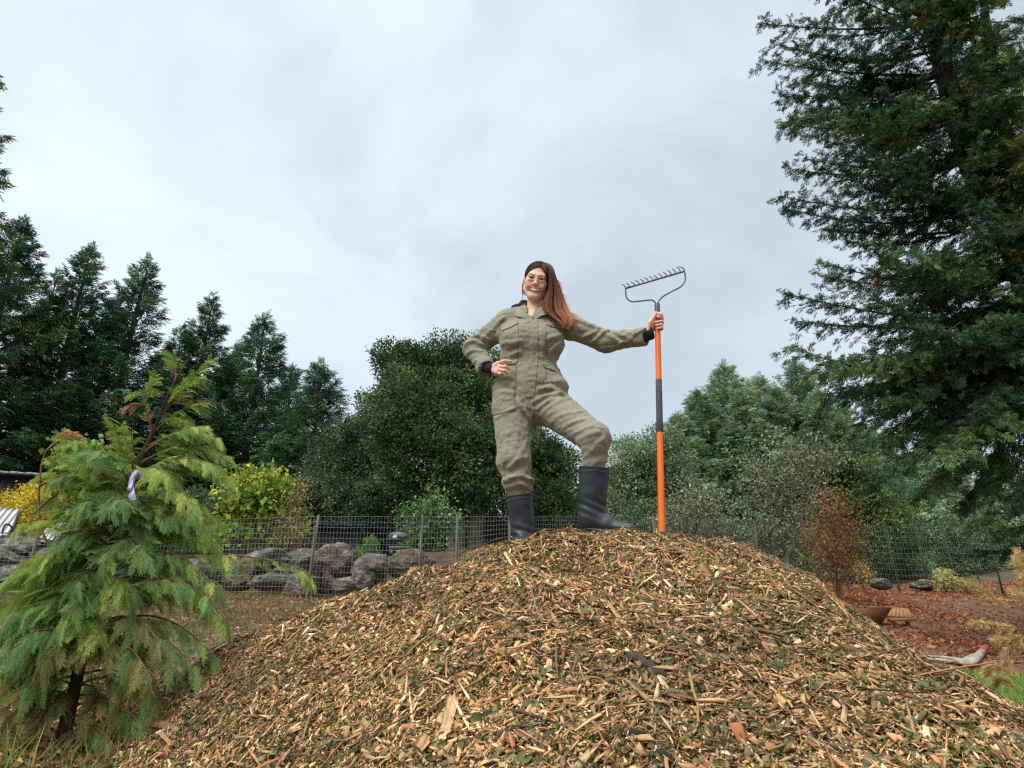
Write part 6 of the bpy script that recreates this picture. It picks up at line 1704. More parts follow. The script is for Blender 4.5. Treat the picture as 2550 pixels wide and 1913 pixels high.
def f_head(P):
    P = P.astype(f32)
    L = (P - HEAD.astype(f32)) @ HM.T.astype(f32)       # x right, y forward, z up in the head's own frame
    d = ell(L, (0, -0.015, 0.034), (0.071, 0.090, 0.080))
    d = smin(d, ell(L, (0, 0.022, -0.032), (0.059, 0.062, 0.072)), 0.03)
    d = smin(d, ell(L, (0, 0.072, -0.091), (0.022, 0.020, 0.017)), 0.03)
    for s in (-1, 1):
        d = smin(d, cap(L, (s * 0.054, 0.008, -0.046), (s * 0.018, 0.064, -0.090), 0.017, 0.014), 0.025)
        d = smin(d, ell(L, (s * 0.041, 0.058, -0.014), (0.021, 0.020, 0.018)), 0.02)
        d = smin(d, ell(L, (s * 0.036, 0.066, -0.036), (0.018, 0.017, 0.016)), 0.015)
        d = smin(d, cap(L, (s * 0.036, 0.068, 0.033), (s * 0.014, 0.076, 0.032), 0.008, 0.008), 0.024)
        d = smax(d, -ell(L, (s * 0.031, 0.0965, 0.0150), (0.0175, 0.015, 0.0080)), 0.012)
        d = smin(d, ell(L, (s * 0.031, 0.0740, 0.0218), (0.0165, 0.0125, 0.0058)), 0.006)     # upper lid
        d = smin(d, ell(L, (s * 0.031, 0.0718, 0.0032), (0.0165, 0.0120, 0.0058)), 0.012)      # lower lid
        d = smin(d, ell(L, (s * 0.073, -0.008, 0.0), (0.009, 0.018, 0.029)), 0.008)
        d = smin(d, ell(L, (s * 0.0105, 0.087, -0.021), (0.007, 0.009, 0.006)), 0.008)
        d = smax(d, -cap(L, (s * 0.020, 0.096, -0.030), (s * 0.038, 0.088, -0.058), 0.0014, 0.0012), 0.010)     # smile line
    d = smin(d, cap(L, (0, 0.081, 0.026), (0, 0.0965, -0.014), 0.0060, 0.0080), 0.012)
    d = smin(d, ell(L, (0, 0.0985, -0.016), (0.0085, 0.009, 0.0072)), 0.008)
    # open smile: the corners turned up
    mz = -0.056 + 9.0 * L[:, 0] ** 2
    M = np.stack([L[:, 0], L[:, 1] + 8.0 * L[:, 0] ** 2, L[:, 2] - mz], 1)
    d = smin(d, ell(M, (0, 0.0735, 0.0105), (0.037, 0.014, 0.0042)), 0.010)
    d = smin(d, ell(M, (0, 0.075, -0.0105), (0.033, 0.014, 0.0052)), 0.006)
    d = smax(d, -ell(M, (0, 0.093, 0.0), (0.034, 0.016, 0.0078)), 0.003)
    # neck
    nb = (at(1331, 790, 3.94) - HEAD) @ HM.T; nt = np.array([0, -0.035, -0.05])
    d = smin(d, ecap(L, nt, nb, (0.043, 0.046), (0.048, 0.048)), 0.022)
    return d

def f_chest(P):      # bare throat in the open collar
    P = P.astype(f32)
    d = cap(P, at(1331, 790, 3.95), at(1337, 765, 3.955), 0.058, 0.052)
    return smin(d, ell(P, at(1325, 806, 3.93), (0.10, 0.07, 0.05)), 0.04)

def finger(P, pts, r):
    d = None
    n = len(pts)
    for i in range(n - 1):
        c = cap(P, pts[i], pts[i + 1], r * (1.06 - 0.07 * i), r * (1.06 - 0.07 * (i + 1)))
        d = c if d is None else smin(d, c, 0.003)
    return d
# right hand, resting on the hip
WR = at(1219, 919, 3.868)
KN = [at(1239, 905, 3.800), at(1243, 913, 3.797), at(1242, 921, 3.797), at(1237, 928, 3.805)]
MD = [at(1256, 899, 3.777), at(1259, 913, 3.772), at(1256, 923, 3.774), at(1247, 931, 3.785)]
TP = [at(1271, 900, 3.790), at(1270, 920, 3.788), at(1264, 929, 3.790), at(1253, 935, 3.800)]
def f_hand_r(P):
    P = P.astype(f32)
    d = None
    for k in range(4):
        m = cap(P, WR, KN[k], 0.016, 0.0115)
        d = m if d is None else smin(d, m, 0.014)
    for k in range(4):
        d = smin(d, finger(P, [KN[k], MD[k], TP[k]], [.0088, .0090, .0085, .0076][k]), 0.004)
    th = [at(1222, 920, 3.87), at(1232, 932, 3.86), at(1238, 936, 3.90), at(1240, 932, 3.93)]
    d = smin(d, finger(P, th, 0.0105), 0.010)
    return smin(d, cap(P, at(1200, 912, 3.91), WR, 0.027, 0.022), 0.012)
# left hand, closed round the rake handle
RK_B, RK_T = at(1648.5, 1346, 3.765), at(1636.5, 757, 3.80)
def rake_at(py):
    t = (1346 - py) / (1346 - 757); return RK_B + (RK_T - RK_B) * t
def f_hand_l(P):
    P = P.astype(f32)
    k = 0.00232
    d = None
    ys = [797, 807.5, 816.5, 825]
    for i, y in enumerate(ys):
        c = rake_at(y + 1)
        e = [0, 0, -0.004, -0.002][i]
        pal = c + np.array([-0.026 - 0.001 * i, 0.020, 0.004]); beh = c + np.array([0.006, 0.0275, 0.002])
        rt = c + np.array([0.0285 + e, 0.008, 0.0]); fr = c + np.array([0.021 + e, -0.0225, -0.005]); tip = c + np.array([-0.020 + 0.004 * i, -0.026, -0.013])
        r = [.0092, .0094, .0088, .0078][i]
        if i == 0: tip = c + np.array([-0.002, -0.0265, -0.004])
        g = finger(P, [pal, beh, rt, fr, tip], r)
        d = g if d is None else smin(d, g, 0.0025)
    c = rake_at(812)
    wr = at(1612, 834, 3.80)
    for y in ys: d = smin(d, cap(P, wr, rake_at(y + 1) + np.array([-0.026, 0.018, 0.004]), 0.020, 0.012), 0.010)
    th = [at(1613, 824, 3.785), at(1619, 803, 3.770), rake_at(791) + np.array([-0.012, -0.024, 0.004]), rake_at(795) + np.array([0.016, -0.030, 0.002])]
    d = smin(d, finger(P, th, 0.0115), 0.008)
    return smin(d, cap(P, at(1595, 842, 3.81), wr, 0.026, 0.023), 0.012)

def f_core(P):       # the body under the clothes, joining head, hands and feet
    P = P.astype(f32); j = J
    d = ecap(P, j['n1'], j['n3'], (0.13, 0.065), (0.13, 0.08))
    d = smin(d, ecap(P, j['n3'], j['n4'], (0.13, 0.08), (0.16, 0.10)), 0.03)
    for a, b, r1, r2 in (('sh_r', 'el_r', .045, .038), ('el_r', 'wr_r', .036, .026), ('sh_l', 'el_l', .045, .038), ('el_l', 'wr_l', .036, .026), ('hip_r', 'kn_r', .085, .06), ('kn_r', 'an_r', .055, .045), ('hip_l', 'kn_l', .085, .055), ('kn_l', 'an_l', .05, .045)):
        d = smin(d, cap(P, j[a], j[b], r1, r2), 0.03)
    return smin(d, cap(P, j['n1'], at(1335, 775, 3.955), 0.06, 0.05), 0.03)

def boot_fields():
    # her right boot (toe toward the camera, sunk in chips) and her left one seen from the side
    ta, aa = at(1293, 1234, 3.90), at(1304, 1340, 3.925)
    h1, t1 = at(1303, 1362, 3.95), at(1313, 1376, 3.72)
    tb, ab = at(1480, 1164, 3.70), at(1474, 1284, 3.745)
    h2, t2 = at(1464, 1308, 3.76), at(1571, 1317, 3.665)
    def mk(top, ank, heel, toe, rt, ra):
        def f(P):
            P = P.astype(f32)
            ax = nrm(top - ank)
            d = cap(P, top + ax * 0.06, ank, rt, ra)
            d = smax(d, (P - top.astype(f32)) @ ax.astype(f32), 0.004)
            mid = heel + (toe - heel) * 0.45
            d = smin(d, ecap(P, heel + [0, 0, 0.004], mid + [0, 0, 0.004], (0.036, 0.034), (0.042, 0.036), U=(0, 0, 1) if False else (0, 1, 0)), 0.03)
            d = smin(d, ecap(P, mid, toe + [0, 0, -0.004], (0.042, 0.034), (0.037, 0.027), U=(0, 1, 0)), 0.02)
            d = smin(d, cap(P, ank + (heel - ank) * 0.4, mid + [0, 0, 0.025], 0.052, 0.034), 0.035)
            k = np.abs(d) < 0.03
            Q = P[k]
            # creases round the ankle and dents in the shaft
            s = (Q - ank.astype(f32)) @ ax.astype(f32)
            cr = np.sin(s * 150 + 3.0 * (Q[:, 0] - ank[0]) * 20) * np.exp(-((s - 0.03) / 0.045) ** 2) * 0.0028
            d[k] -= (cr + (fbm(Q, 14.0, 51, 2) - 0.5) * 0.012 * np.exp(-((s - 0.10) / 0.10) ** 2)).astype(f32)
            # rim bead and scalloped band near the top
            s2 = (P[k] - top.astype(f32)) @ ax.astype(f32)
            sc = -0.022 - 0.006 * np.abs(np.sin((Q[:, 0] - top[0]) * 26))
            d[k] -= (0.0035 * np.exp(-((s2 + 0.004) / 0.004) ** 2) + 0.0022 * np.exp(-((s2 - sc) / 0.0035) ** 2)).astype(f32)
            return d
        return f, top, ank, heel, toe
    return [mk(ta, aa, h1, t1, 0.077, 0.057), mk(tb, ab, h2, t2, 0.081, 0.066)]

def cloth_mat():
    m, n, l, p, out = new_mat('khaki_twill')
    a = n.new('ShaderNodeAttribute'); a.attribute_name = 'col'
    tc = n.new('ShaderNodeTexCoord')
    nz = n.new('ShaderNodeTexNoise'); nz.inputs['Scale'].default_value = 11; nz.inputs['Detail'].default_value = 6; nz.inputs['Roughness'].default_value = 0.65
    l.new(tc.outputs['Object'], nz.inputs['Vector'])
    mr = n.new('ShaderNodeMapRange'); mr.inputs['From Min'].default_value = 0.3; mr.inputs['From Max'].default_value = 0.7; mr.inputs['To Min'].default_value = 0.93; mr.inputs['To Max'].default_value = 1.06
    l.new(nz.outputs['Fac'], mr.inputs['Value'])
    sc = n.new('ShaderNodeVectorMath'); sc.operation = 'SCALE'; l.new(a.outputs['Color'], sc.inputs[0]); l.new(mr.outputs['Result'], sc.inputs['Scale'])
    l.new(sc.outputs['Vector'], p.inputs['Base Color'])
    w = n.new('ShaderNodeTexWave'); w.bands_direction = 'DIAGONAL'; w.inputs['Scale'].default_value = 180; l.new(tc.outputs['Object'], w.inputs['Vector'])
    n2 = n.new('ShaderNodeTexNoise'); n2.inputs['Scale'].default_value = 60; n2.inputs['Detail'].default_value = 5; l.new(tc.outputs['Object'], n2.inputs['Vector'])
    ad = n.new('ShaderNodeMath'); ad.operation = 'MULTIPLY_ADD'; ad.inputs[1].default_value = 0.05; l.new(w.outputs['Fac'], ad.inputs[0]); l.new(n2.outputs['Fac'], ad.inputs[2])
    b = n.new('ShaderNodeBump'); b.inputs['Strength'].default_value = 0.22; b.inputs['Distance'].default_value = 0.004; l.new(ad.outputs['Value'], b.inputs['Height']); l.new(b.outputs['Normal'], p.inputs['Normal'])
    p.inputs['Roughness'].default_value = 0.9; p.inputs['Specular IOR Level'].default_value = 0.15
    p.inputs['Sheen Weight'].default_value = 0.15
    return m

def build_person():
    rng = np.random.default_rng(1234)
    base = at(1400, 1335, 3.80)
    skin = np.array(lin(226, 176, 152))
    # ---- body: one mesh, head and hands finest
    parts = [(f_core, (-0.35, 3.5, 1.35), (0.85, 4.2, 2.85), 0.012), (f_chest, HEAD + [-0.16, -0.06, -0.40], HEAD + [0.16, 0.22, -0.08], 0.006), (f_head, HEAD + [-0.13, -0.16, -0.30], HEAD + [0.13, 0.16, 0.15], 0.0026),
             (f_hand_r, WR + [-0.09, -0.15, -0.07], WR + [0.16, 0.12, 0.08], 0.0026), (f_hand_l, rake_at(812) + [-0.14, -0.09, -0.10], rake_at(812) + [0.07, 0.09, 0.09], 0.0026)]
    V, F, C, n = [], [], [], 0
    for f, lo, hi, h in parts:
        v, q = surface_net(f, lo, hi, h)
        c = np.tile(skin, (len(v), 1)) * (1 + 0.10 * (fbm(v, 60, 5, 2) - 0.5))[:, None]
        if f is f_head:
            L = (v - HEAD) @ HM.T
            mz = -0.056 + 9.0 * L[:, 0] ** 2; dz = L[:, 2] - mz
            lip = np.exp(-((np.abs(dz) - 0.0112) / 0.0042) ** 2) * (np.abs(L[:, 0]) < 0.036) * (L[:, 1] > 0.06)
            c = c * (1 - lip[:, None] * 0.75) + np.array(lin(198, 104, 98)) * lip[:, None] * 0.75
            inm = (np.abs(dz) < 0.0075) & (np.abs(L[:, 0]) < 0.033) & (L[:, 1] > 0.05)
            c[inm] = lin(128, 66, 60)
            ch = np.exp(-(((np.abs(L[:, 0]) - 0.038) / 0.018) ** 2 + ((L[:, 2] + 0.028) / 0.02) ** 2)) * (L[:, 1] > 0.03)
            c = c * (1 - ch[:, None] * 0.22) + np.array(lin(202, 112, 100)) * ch[:, None] * 0.22
            ey = np.exp(-(((np.abs(L[:, 0]) - 0.031) / 0.017) ** 2 + ((L[:, 2] - 0.019) / 0.007) ** 2)) * (L[:, 1] > 0.05)
            c = c * (1 - ey[:, None] * 0.15) + np.array(lin(134, 88, 74)) * ey[:, None] * 0.15
        V.append(v); F.append(q + n); C.append(c); n += len(v)
    V = np.vstack(V); F = np.vstack(F); C = np.vstack(C)
    M_SKIN = attr_mat('skin', rough=0.5, spec=0.4, noise=(120.0, 0.05), bump=0.06, bump_scale=350)
    M_SKIN.node_tree.nodes['Principled BSDF'].inputs['Subsurface Weight'].default_value = 0.12
    M_SKIN.node_tree.nodes['Principled BSDF'].inputs['Subsurface Radius'].default_value = (0.02, 0.008, 0.004)
    person = obj('person', V - base, [F], M_SKIN, None, C, smooth=True)
    person.location = base; BASE[person] = base
    tag(person, 'smiling long haired woman in khaki coveralls and black boots, holding an upright rake', 'person')
    # ---- coverall
    M_CLOTH = cloth_mat()
    olive = np.array(lin(138, 134, 114)); dark = np.array(lin(98, 92, 75))
    v, q = surface_net(f_coverall, (-0.34, 3.45, 1.42), (0.80, 4.16, 2.80), 0.0052)
    c = np.tile(olive, (len(v), 1)) * (1 + 0.12 * (fbm(v, 7, 15, 3) - 0.5))[:, None]
    cov = obj('coverall', v, [q], M_CLOTH, person, c, smooth=True)
    tree = BVHTree.FromPolygons([Vector(p) for p in v], [list(map(int, t)) for t in q])
    def cast(px, py):
        d = nrm(at(px, py, 4.0) - CAM)
        h = tree.ray_cast(Vector(CAM), Vector(d))
        return (np.array(h[0]), np.array(h[1])) if h[0] is not None else None
    def patch(name, S, poly, off, parent=cov, col=olive, edge=0.82, step=0.7, mat=None, bulge=0.0):
        """A piece of cloth sewn onto the coverall: follows its surface, a few millimetres proud of it."""
        pp = np.array([S(x, y) for x, y in poly]); lo, hi = pp.min(0), pp.max(0)
        nx, ny = max(2, int((hi[0] - lo[0]) / step)), max(2, int((hi[1] - lo[1]) / step))
        gx, gy = np.linspace(lo[0], hi[0], nx + 1), np.linspace(lo[1], hi[1], ny + 1)
        pos = {}; quads = []; cc = []
        def node(i, j):
            if (i, j) not in pos:
                r = cast(gx[i], gy[j]); pos[(i, j)] = r
            return pos[(i, j)]
        cx = np.array([[(gx[i] + gx[i + 1]) / 2, (gy[j] + gy[j + 1]) / 2] for i in range(nx) for j in range(ny)])
        ins = in_poly(cx, pp).reshape(nx, ny)
        ids = {}; top = []; bot = []
        def vid(i, j):
            if (i, j) not in ids:
                r = node(i, j)
                if r is None: return None
                ids[(i, j)] = len(top); top.append(r[0] + r[1] * off); bot.append(r[0] - r[1] * 0.004)
            return ids[(i, j)]
        for i in range(nx):
            for j in range(ny):
                if not ins[i, j]: continue
                k = [vid(i, j), vid(i + 1, j), vid(i + 1, j + 1), vid(i, j + 1)]
                if any(x is None for x in k): continue
                quads.append(k)
                nb = [ins[a, b] if 0 <= a < nx and 0 <= b < ny else False for a, b in ((i - 1, j), (i + 1, j), (i, j - 1), (i, j + 1))]
                cc.append(col * (1.0 if all(nb) else edge))
        if not quads: return None
        N = len(top); ec = {}
        for k in quads:
            for a, b in zip(k, k[1:] + k[:1]):
                if (b, a) in ec: del ec[(b, a)]
                else: ec[(a, b)] = 1
        F_ = [k[::-1] for k in quads]; C_ = list(cc)
        for (a, b) in ec: F_.append([a, b, b + N, a + N]); C_.append(col * 0.7)
        return obj(name, np.array(top + bot), [np.array(F_)], mat or M_CLOTH, parent, np.array(C_), smooth=False)
    def seam(S, line, w=0.0032, off=0.0016, col=dark, name='seam'):
        pts = np.array([S(x, y) for x, y in line]); L = np.concatenate([[0], np.cumsum(np.linalg.norm(np.diff(pts, axis=0), axis=1))])
        s = np.arange(0, L[-1], 1.5); P_ = []; N_ = []
        for a in s:
            r = cast(np.interp(a, L, pts[:, 0]), np.interp(a, L, pts[:, 1]))
            if r: P_.append(r[0]); N_.append(r[1])
        P_, N_ = np.array(P_), np.array(N_)
        if len(P_) < 3: return None
        t = nrm(np.gradient(P_, axis=0)); sd = nrm(np.cross(t, N_))
        return np.concatenate([P_ + sd * w / 2 + N_ * off, P_ - sd * w / 2 + N_ * off]), [[i, i + 1, len(P_) + i + 1, len(P_) + i] for i in range(len(P_) - 1) if np.linalg.norm(P_[i + 1] - P_[i]) < 0.03]
    patch('placket', S1, [(796, 655), (880, 650), (886, 1000), (848, 1360), (770, 1360), (802, 1000)], 0.004)
    patch('pocket', S1, [(572, 752), (700, 695), (708, 868), (590, 932)], 0.0025)
    patch('pocket', S1, [(958, 705), (1112, 748), (1098, 850), (1030, 912), (972, 900)], 0.0025)
    patch('pocket_flap', S1, [(540, 690), (700, 658), (702, 688), (640, 722), (552, 760)], 0.007)
    patch('pocket_flap', S1, [(953, 658), (1122, 690), (1128, 752), (1075, 740), (958, 702)], 0.007)
    patch('waist_tab', S1, [(560, 1050), (684, 998), (702, 1030), (680, 1056), (580, 1068)], 0.006)
    patch('waist_tab', S1, [(928, 1050), (962, 1014), (1002, 1042), (1042, 1126), (1000, 1110), (940, 1092)], 0.006)
    patch('thigh_pocket', S1, [(462, 1322), (655, 1232), (676, 1472), (452, 1532)], 0.003)
    patch('hip_pocket', S1, [(935, 1205), (1060, 1200), (1128, 1262), (1090, 1300), (950, 1290)], 0.003)
    sm = MB()
    for S, ln in ((S1, [(702, 690), (694, 1000), (676, 1240), (668, 1470)]), (S1, [(958, 704), (966, 1000), (955, 1160), (950, 1290)]), (S1, [(845, 1362), (848, 1470), (840, 1570)]), (S2, [(662, 300), (850, 405), (1105, 600)]), (S1, [(812, 660), (820, 1000), (788, 1350)]), (S1, [(868, 660), (872, 1000), (834, 1350)]),
                  (S1, [(560, 650), (530, 760), (515, 850)]), (S1, [(1150, 700), (1140, 780), (1150, 850)]), (S1, [(455, 1515), (560, 1500), (676, 1462)]), (S1, [(455, 1530), (560, 1515), (676, 1476)]), (S1, [(1290, 870), (1450, 885), (1650, 868)]), (S1, [(1770, 750), (1780, 890)]), (S1, [(310, 1060), (420, 1100)])):
        r = seam(S, ln)
        if r: sm.add(r[0], r[1], dark)
    sm.build('stitching', M_CLOTH, cov)
    # cuffs: a folded band at each sleeve end
    for el, wr in (('el_r', 'wr_r'), ('el_l', 'wr_l')):
        ax = nrm(J[wr] - J[el])
        ring = lambda t, r: (J[wr] + ax * t, r)
        pr = [(-0.055, .0505), (-0.050, .0535), (-0.004, .0530), (0.003, .0500), (0.002, .0455), (-0.02, .044)]
        pts = np.array([J[wr] + ax * a for a, _ in pr]); t_, fz = tube(np.array([J[wr] - ax * 0.06, J[wr], J[wr] + ax * .01]), 1.0, 28)
        a0, b0 = frame_along(ax[None]); a0, b0 = a0[0], b0[0]; th = np.arange(28) * 2 * math.pi / 28
        wob = 1 + 0.05 * np.sin(th * 3 + 1) + 0.03 * np.sin(th * 5)
        VV = np.concatenate([p + (r * wob)[:, None] * (np.cos(th)[:, None] * a0 + np.sin(th)[:, None] * b0) for p, (_, r) in zip(pts, pr)])
        FF = [[i * 28 + k, i * 28 + (k + 1) % 28, (i + 1) * 28 + (k + 1) % 28, (i + 1) * 28 + k] for i in range(len(pr) - 1) for k in range(28)]
        obj('cuff', VV, [np.array(FF)], M_CLOTH, cov, np.tile(olive * 0.97, (len(FF), 1)), smooth=True)
    # collar: two flaps folded over the neckline
    def strip3(rows, th, name, col, parent, mat):
        rows = np.array(rows); a, b = spline(rows[:, 0], 16), spline(rows[:, 1], 16)
        m = 5; G = np.array([a + (b - a) * (k / (m - 1)) for k in range(m)])
        bow = np.sin(np.linspace(0, math.pi, m))[:, None, None] * np.array([0, -0.004, 0.004])
        G = G + bow; n_ = 16
        nn = np.cross(np.gradient(G, axis=1), np.gradient(G, axis=0)); nn = nrm(nn)
        T_ = np.concatenate([(G + nn * th / 2).reshape(-1, 3), (G - nn * th / 2).reshape(-1, 3)]); N = m * n_
        Fq = []
        for i in range(m - 1):
            for j in range(n_ - 1):
                k = [i * n_ + j, i * n_ + j + 1, (i + 1) * n_ + j + 1, (i + 1) * n_ + j]; Fq += [k, [x + N for x in k[::-1]]]
        rim = [j for j in range(n_)] + [i * n_ + n_ - 1 for i in range(1, m)] + [(m - 1) * n_ + j for j in range(n_ - 2, -1, -1)] + [i * n_ for i in range(m - 2, 0, -1)]
        Fq += [[rim[i], rim[(i + 1) % len(rim)], rim[(i + 1) % len(rim)] + N, rim[i] + N] for i in range(len(rim))]
        return obj(name, T_, [np.array(Fq)], mat, parent, np.tile(col, (len(Fq), 1)), smooth=True)
    P1 = lambda x, y, Y: at(*S1(x, y), Y)
    strip3([[P1(838, 622, 3.855), P1(826, 650, 3.845)], [P1(790, 603, 3.860), P1(742, 632, 3.850)], [P1(748, 572, 3.880), P1(680, 616, 3.868)], [P1(735, 535, 3.92), P1(660, 590, 3.92)], [P1(770, 500, 3.985), P1(730, 540, 4.02)]], 0.005, 'collar_flap', olive * 1.03, cov, M_CLOTH)
    strip3([[P1(836, 618, 3.855), P1(852, 655, 3.845)], [P1(856, 570, 3.862), P1(905, 618, 3.845)], [P1(880, 540, 3.875), P1(958, 600, 3.850)], [P1(925, 515, 3.92), P1(990, 570, 3.91)], [P1(905, 500, 3.99), P1(940, 545, 4.02)]], 0.005, 'collar_flap', olive * 1.05, cov, M_CLOTH)
    # ---- black undershirt: collar edge, hood behind the neck, long cuffs
    M_BLACK = noise_mat('black_jersey', lin(20, 24, 34), lin(34, 38, 50), scale=60, bump=0.3, bdist=0.002, rough=0.9)
    us = obj('undershirt', *(lambda r: (r[0], [r[1]]))(surface_net(lambda P: smin(smin(ell(P.astype(f32), P1(712, 548, 4.0), (0.052, 0.045, 0.024)), cap(P.astype(f32), P1(690, 560, 4.0), P1(752, 510, 4.03), 0.016, 0.024), 0.02), cap(P.astype(f32), P1(752, 510, 4.03), P1(900, 520, 4.04), 0.024, 0.02), 0.02), HEAD + [-0.19, 0.0, -0.26], HEAD + [0.12, 0.24, -0.06], 0.005)), M_BLACK, person, smooth=True)
    def sleeve(P):
        P = P.astype(f32)
        a = cap(P, at(1203, 913, 3.90), at(1229, 920, 3.842), 0.033, 0.0285)
        a = smax(a, (P - at(1231, 919.5, 3.838).astype(f32)) @ nrm(at(1231, 919.5, 3.838) - at(1203, 913, 3.90)).astype(f32), 0.004)
        return a - (0.002 * np.sin(P[:, 0] * 260)).astype(f32)
    vv, ff = surface_net(sleeve, WR + [-0.11, -0.10, -0.08], WR + [0.09, 0.10, 0.08], 0.0034)
    obj('shirt_cuff', vv, [ff], M_BLACK, us, smooth=True)
    def sleeve2(P):
        P = P.astype(f32)
        a = ecap(P, at(1598, 840, 3.805), at(1627, 826, 3.802), (0.034, 0.036), (0.030, 0.040), U=(0, 1, 0))
        a = smax(a, (P - at(1625, 827, 3.80).astype(f32)) @ nrm(np.array([0.9, 0, 0.25])).astype(f32), 0.004)
        return a
    c0 = at(1613, 833, 3.80)
    vv, ff = surface_net(sleeve2, c0 + [-0.09, -0.09, -0.08], c0 + [0.07, 0.09, 0.08], 0.0034)
    obj('shirt_cuff', vv, [ff], M_BLACK, us, smooth=True)
    # ---- boots
    M_RUB = noise_mat('black_rubber', lin(36, 39, 46), lin(52, 55, 62), scale=9, bump=0.12, bump_scale=60, bdist=0.003, rough=0.48, spec=0.5)
    for k, (f, top, ank, heel, toe) in enumerate(boot_fields()):
        allp = np.array([top, ank, heel, toe]); lo, hi = allp.min(0) - 0.11, allp.max(0) + 0.11
        vv, ff = surface_net(f, lo, hi, 0.005)
        b = obj('boot', vv, [ff], M_RUB, person, smooth=True)
        mid = heel + (toe - heel) * 0.5
        def sole(P):
            P = P.astype(f32)
            d = ecap(P, heel + [0, 0, -0.024], mid + [0, 0, -0.026], (0.043, 0.014), (0.048, 0.014), U=np.cross(nrm(toe - heel), [0, 0, 1.0]))
            d = smin(d, ecap(P, mid + [0, 0, -0.026], toe + [0, 0, -0.018], (0.048, 0.014), (0.038, 0.012), U=np.cross(nrm(toe - heel), [0, 0, 1.0])), 0.01)
            return d
        vv, ff = surface_net(sole, np.minimum(heel, toe) - 0.09, np.maximum(heel, toe) + 0.09, 0.0045)
        obj('sole', vv, [ff], M_RUB, b, smooth=True)
    # ---- eyes, brows, teeth
    M_EYE = noise_mat('eye_white', lin(196, 186, 180), lin(212, 204, 198), bump=0, rough=0.25, scale=10)
    M_IRIS = noise_mat('iris', lin(34, 26, 24), lin(60, 44, 36), bump=0, rough=0.2, scale=200)
    def ball(c, r, n=16, sq=(1, 1, 1)):
        th, ph = np.linspace(0, 2 * math.pi, n, endpoint=False), np.linspace(0.01, math.pi - 0.01, n)
        G = np.array([[hd(c[0] + r * sq[0] * math.cos(t) * math.sin(p), c[1] + r * sq[1] * math.cos(p), c[2] + r * sq[2] * math.sin(t) * math.sin(p)) for t in th] for p in ph]).reshape(-1, 3)
        return G, np.array([[i * n + j, i * n + (j + 1) % n, (i + 1) * n + (j + 1) % n, (i + 1) * n + j] for i in range(n - 1) for j in range(n)])
    for s in (-1, 1):
        g, fz = ball((s * 0.031, 0.0715, 0.0135), 0.0130); e = obj('eye', g, [fz], M_EYE, person, smooth=True)
        g, fz = ball((s * 0.031, 0.0810, 0.0130), 0.0062, sq=(1.1, 0.6, 1)); obj('iris', g, [fz], M_IRIS, e, smooth=True)
        MB().tube(spline([hd(s * 0.048, 0.0745, 0.0140), hd(s * 0.039, 0.0835, 0.0168), hd(s * 0.029, 0.0868, 0.0170), hd(s * 0.017, 0.0835, 0.0138)], 12), np.array([.0009, .0017, .0018, .0011])[np.linspace(0, 3, 12).astype(int)], 6).build('eyelash', M_IRIS, person, colour=False)
        M_BROW = noise_mat('brow_hair', lin(122, 88, 72), lin(142, 106, 88), scale=300, bump=0.4, bdist=0.001, rough=0.8)
        MB().tube(spline([hd(s * 0.052, 0.0700, 0.027), hd(s * 0.041, 0.0805, 0.0335), hd(s * 0.028, 0.0860, 0.0332), hd(s * 0.015, 0.0870, 0.0305)], 12), np.array([.0010, .0018, .0025, .0024])[np.linspace(0, 3, 12).astype(int)], 6).build('eyebrow', M_BROW, person, smooth=True, colour=False)
    M_TEETH = noise_mat('teeth', lin(244, 240, 230), lin(250, 247, 240), bump=0, rough=0.3, scale=30)
    tm = MB()
    for k in range(12):
        x = (k - 5.5) * 0.0050; y = 0.0850 - 9 * x * x; z = -0.0540 + 9.0 * x * x
        w_ = 0.0048; hgt = 0.0125 if 4 <= k <= 7 else 0.0105
        tm.box(hd(x, y, z), (w_, 0.006, hgt), axes=np.array([HX, HF, HZ]))
    tm.build('teeth', M_TEETH, person, colour=False)
    # ---- fingernails
    M_NAIL = noise_mat('nail', lin(226, 190, 178), lin(236, 206, 196), bump=0, rough=0.3, scale=40)
    for tpt, md in zip(TP, MD):
        d_ = nrm(tpt - md); c_ = tpt + d_ * 0.003 + nrm(CAM - tpt) * 0.0068
        sd = nrm(np.cross(d_, CAM - tpt)); up = np.cross(sd, d_)
        MB().box(c_, (0.011, 0.009, 0.0016), axes=np.array([d_, sd, up])).build('fingernail', M_NAIL, person, colour=False)
    # ---- hair
    M_HAIR = attr_mat('hair', rough=0.55, spec=0.25)
    root_c, mid_c, tip_c = np.array(lin(76, 58, 49)), np.array(lin(112, 76, 58)), np.array(lin(176, 110, 72))
    def f_cap(P):
        P = P.astype(f32); L = (P - HEAD.astype(f32)) @ HM.T.astype(f32)
        d = ell(L, (0.002, -0.019, 0.037), (0.0765, 0.0955, 0.0855))
        d = smin(d, ell(L, (0.040, -0.028, -0.03), (0.052, 0.070, 0.085)), 0.04)
        d = smin(d, ell(L, (-0.030, -0.045, -0.02), (0.050, 0.055, 0.070)), 0.03)
        # cut the face free: hairline high on the forehead, parted on her left
        face = ell(L, (-0.006, 0.088, -0.022), (0.066, 0.105, 0.106))
        d = smax(d, -face, 0.014)
        ang = np.arctan2(L[:, 0] - 0.018, L[:, 2] + 0.02)
        d -= (0.0012 * np.sin(ang * 46 + 14 * fbm(P, 30, 2, 2))).astype(f32)
        return d
    vv, ff = surface_net(f_cap, HEAD - 0.19, HEAD + 0.17, 0.0036)
    L = (vv - HEAD) @ HM.T
    k = np.clip(0.25 - L[:, 2] * 4, 0, 1)[:, None]
    ang = np.arctan2(L[:, 0] - 0.018, L[:, 2] + 0.02)
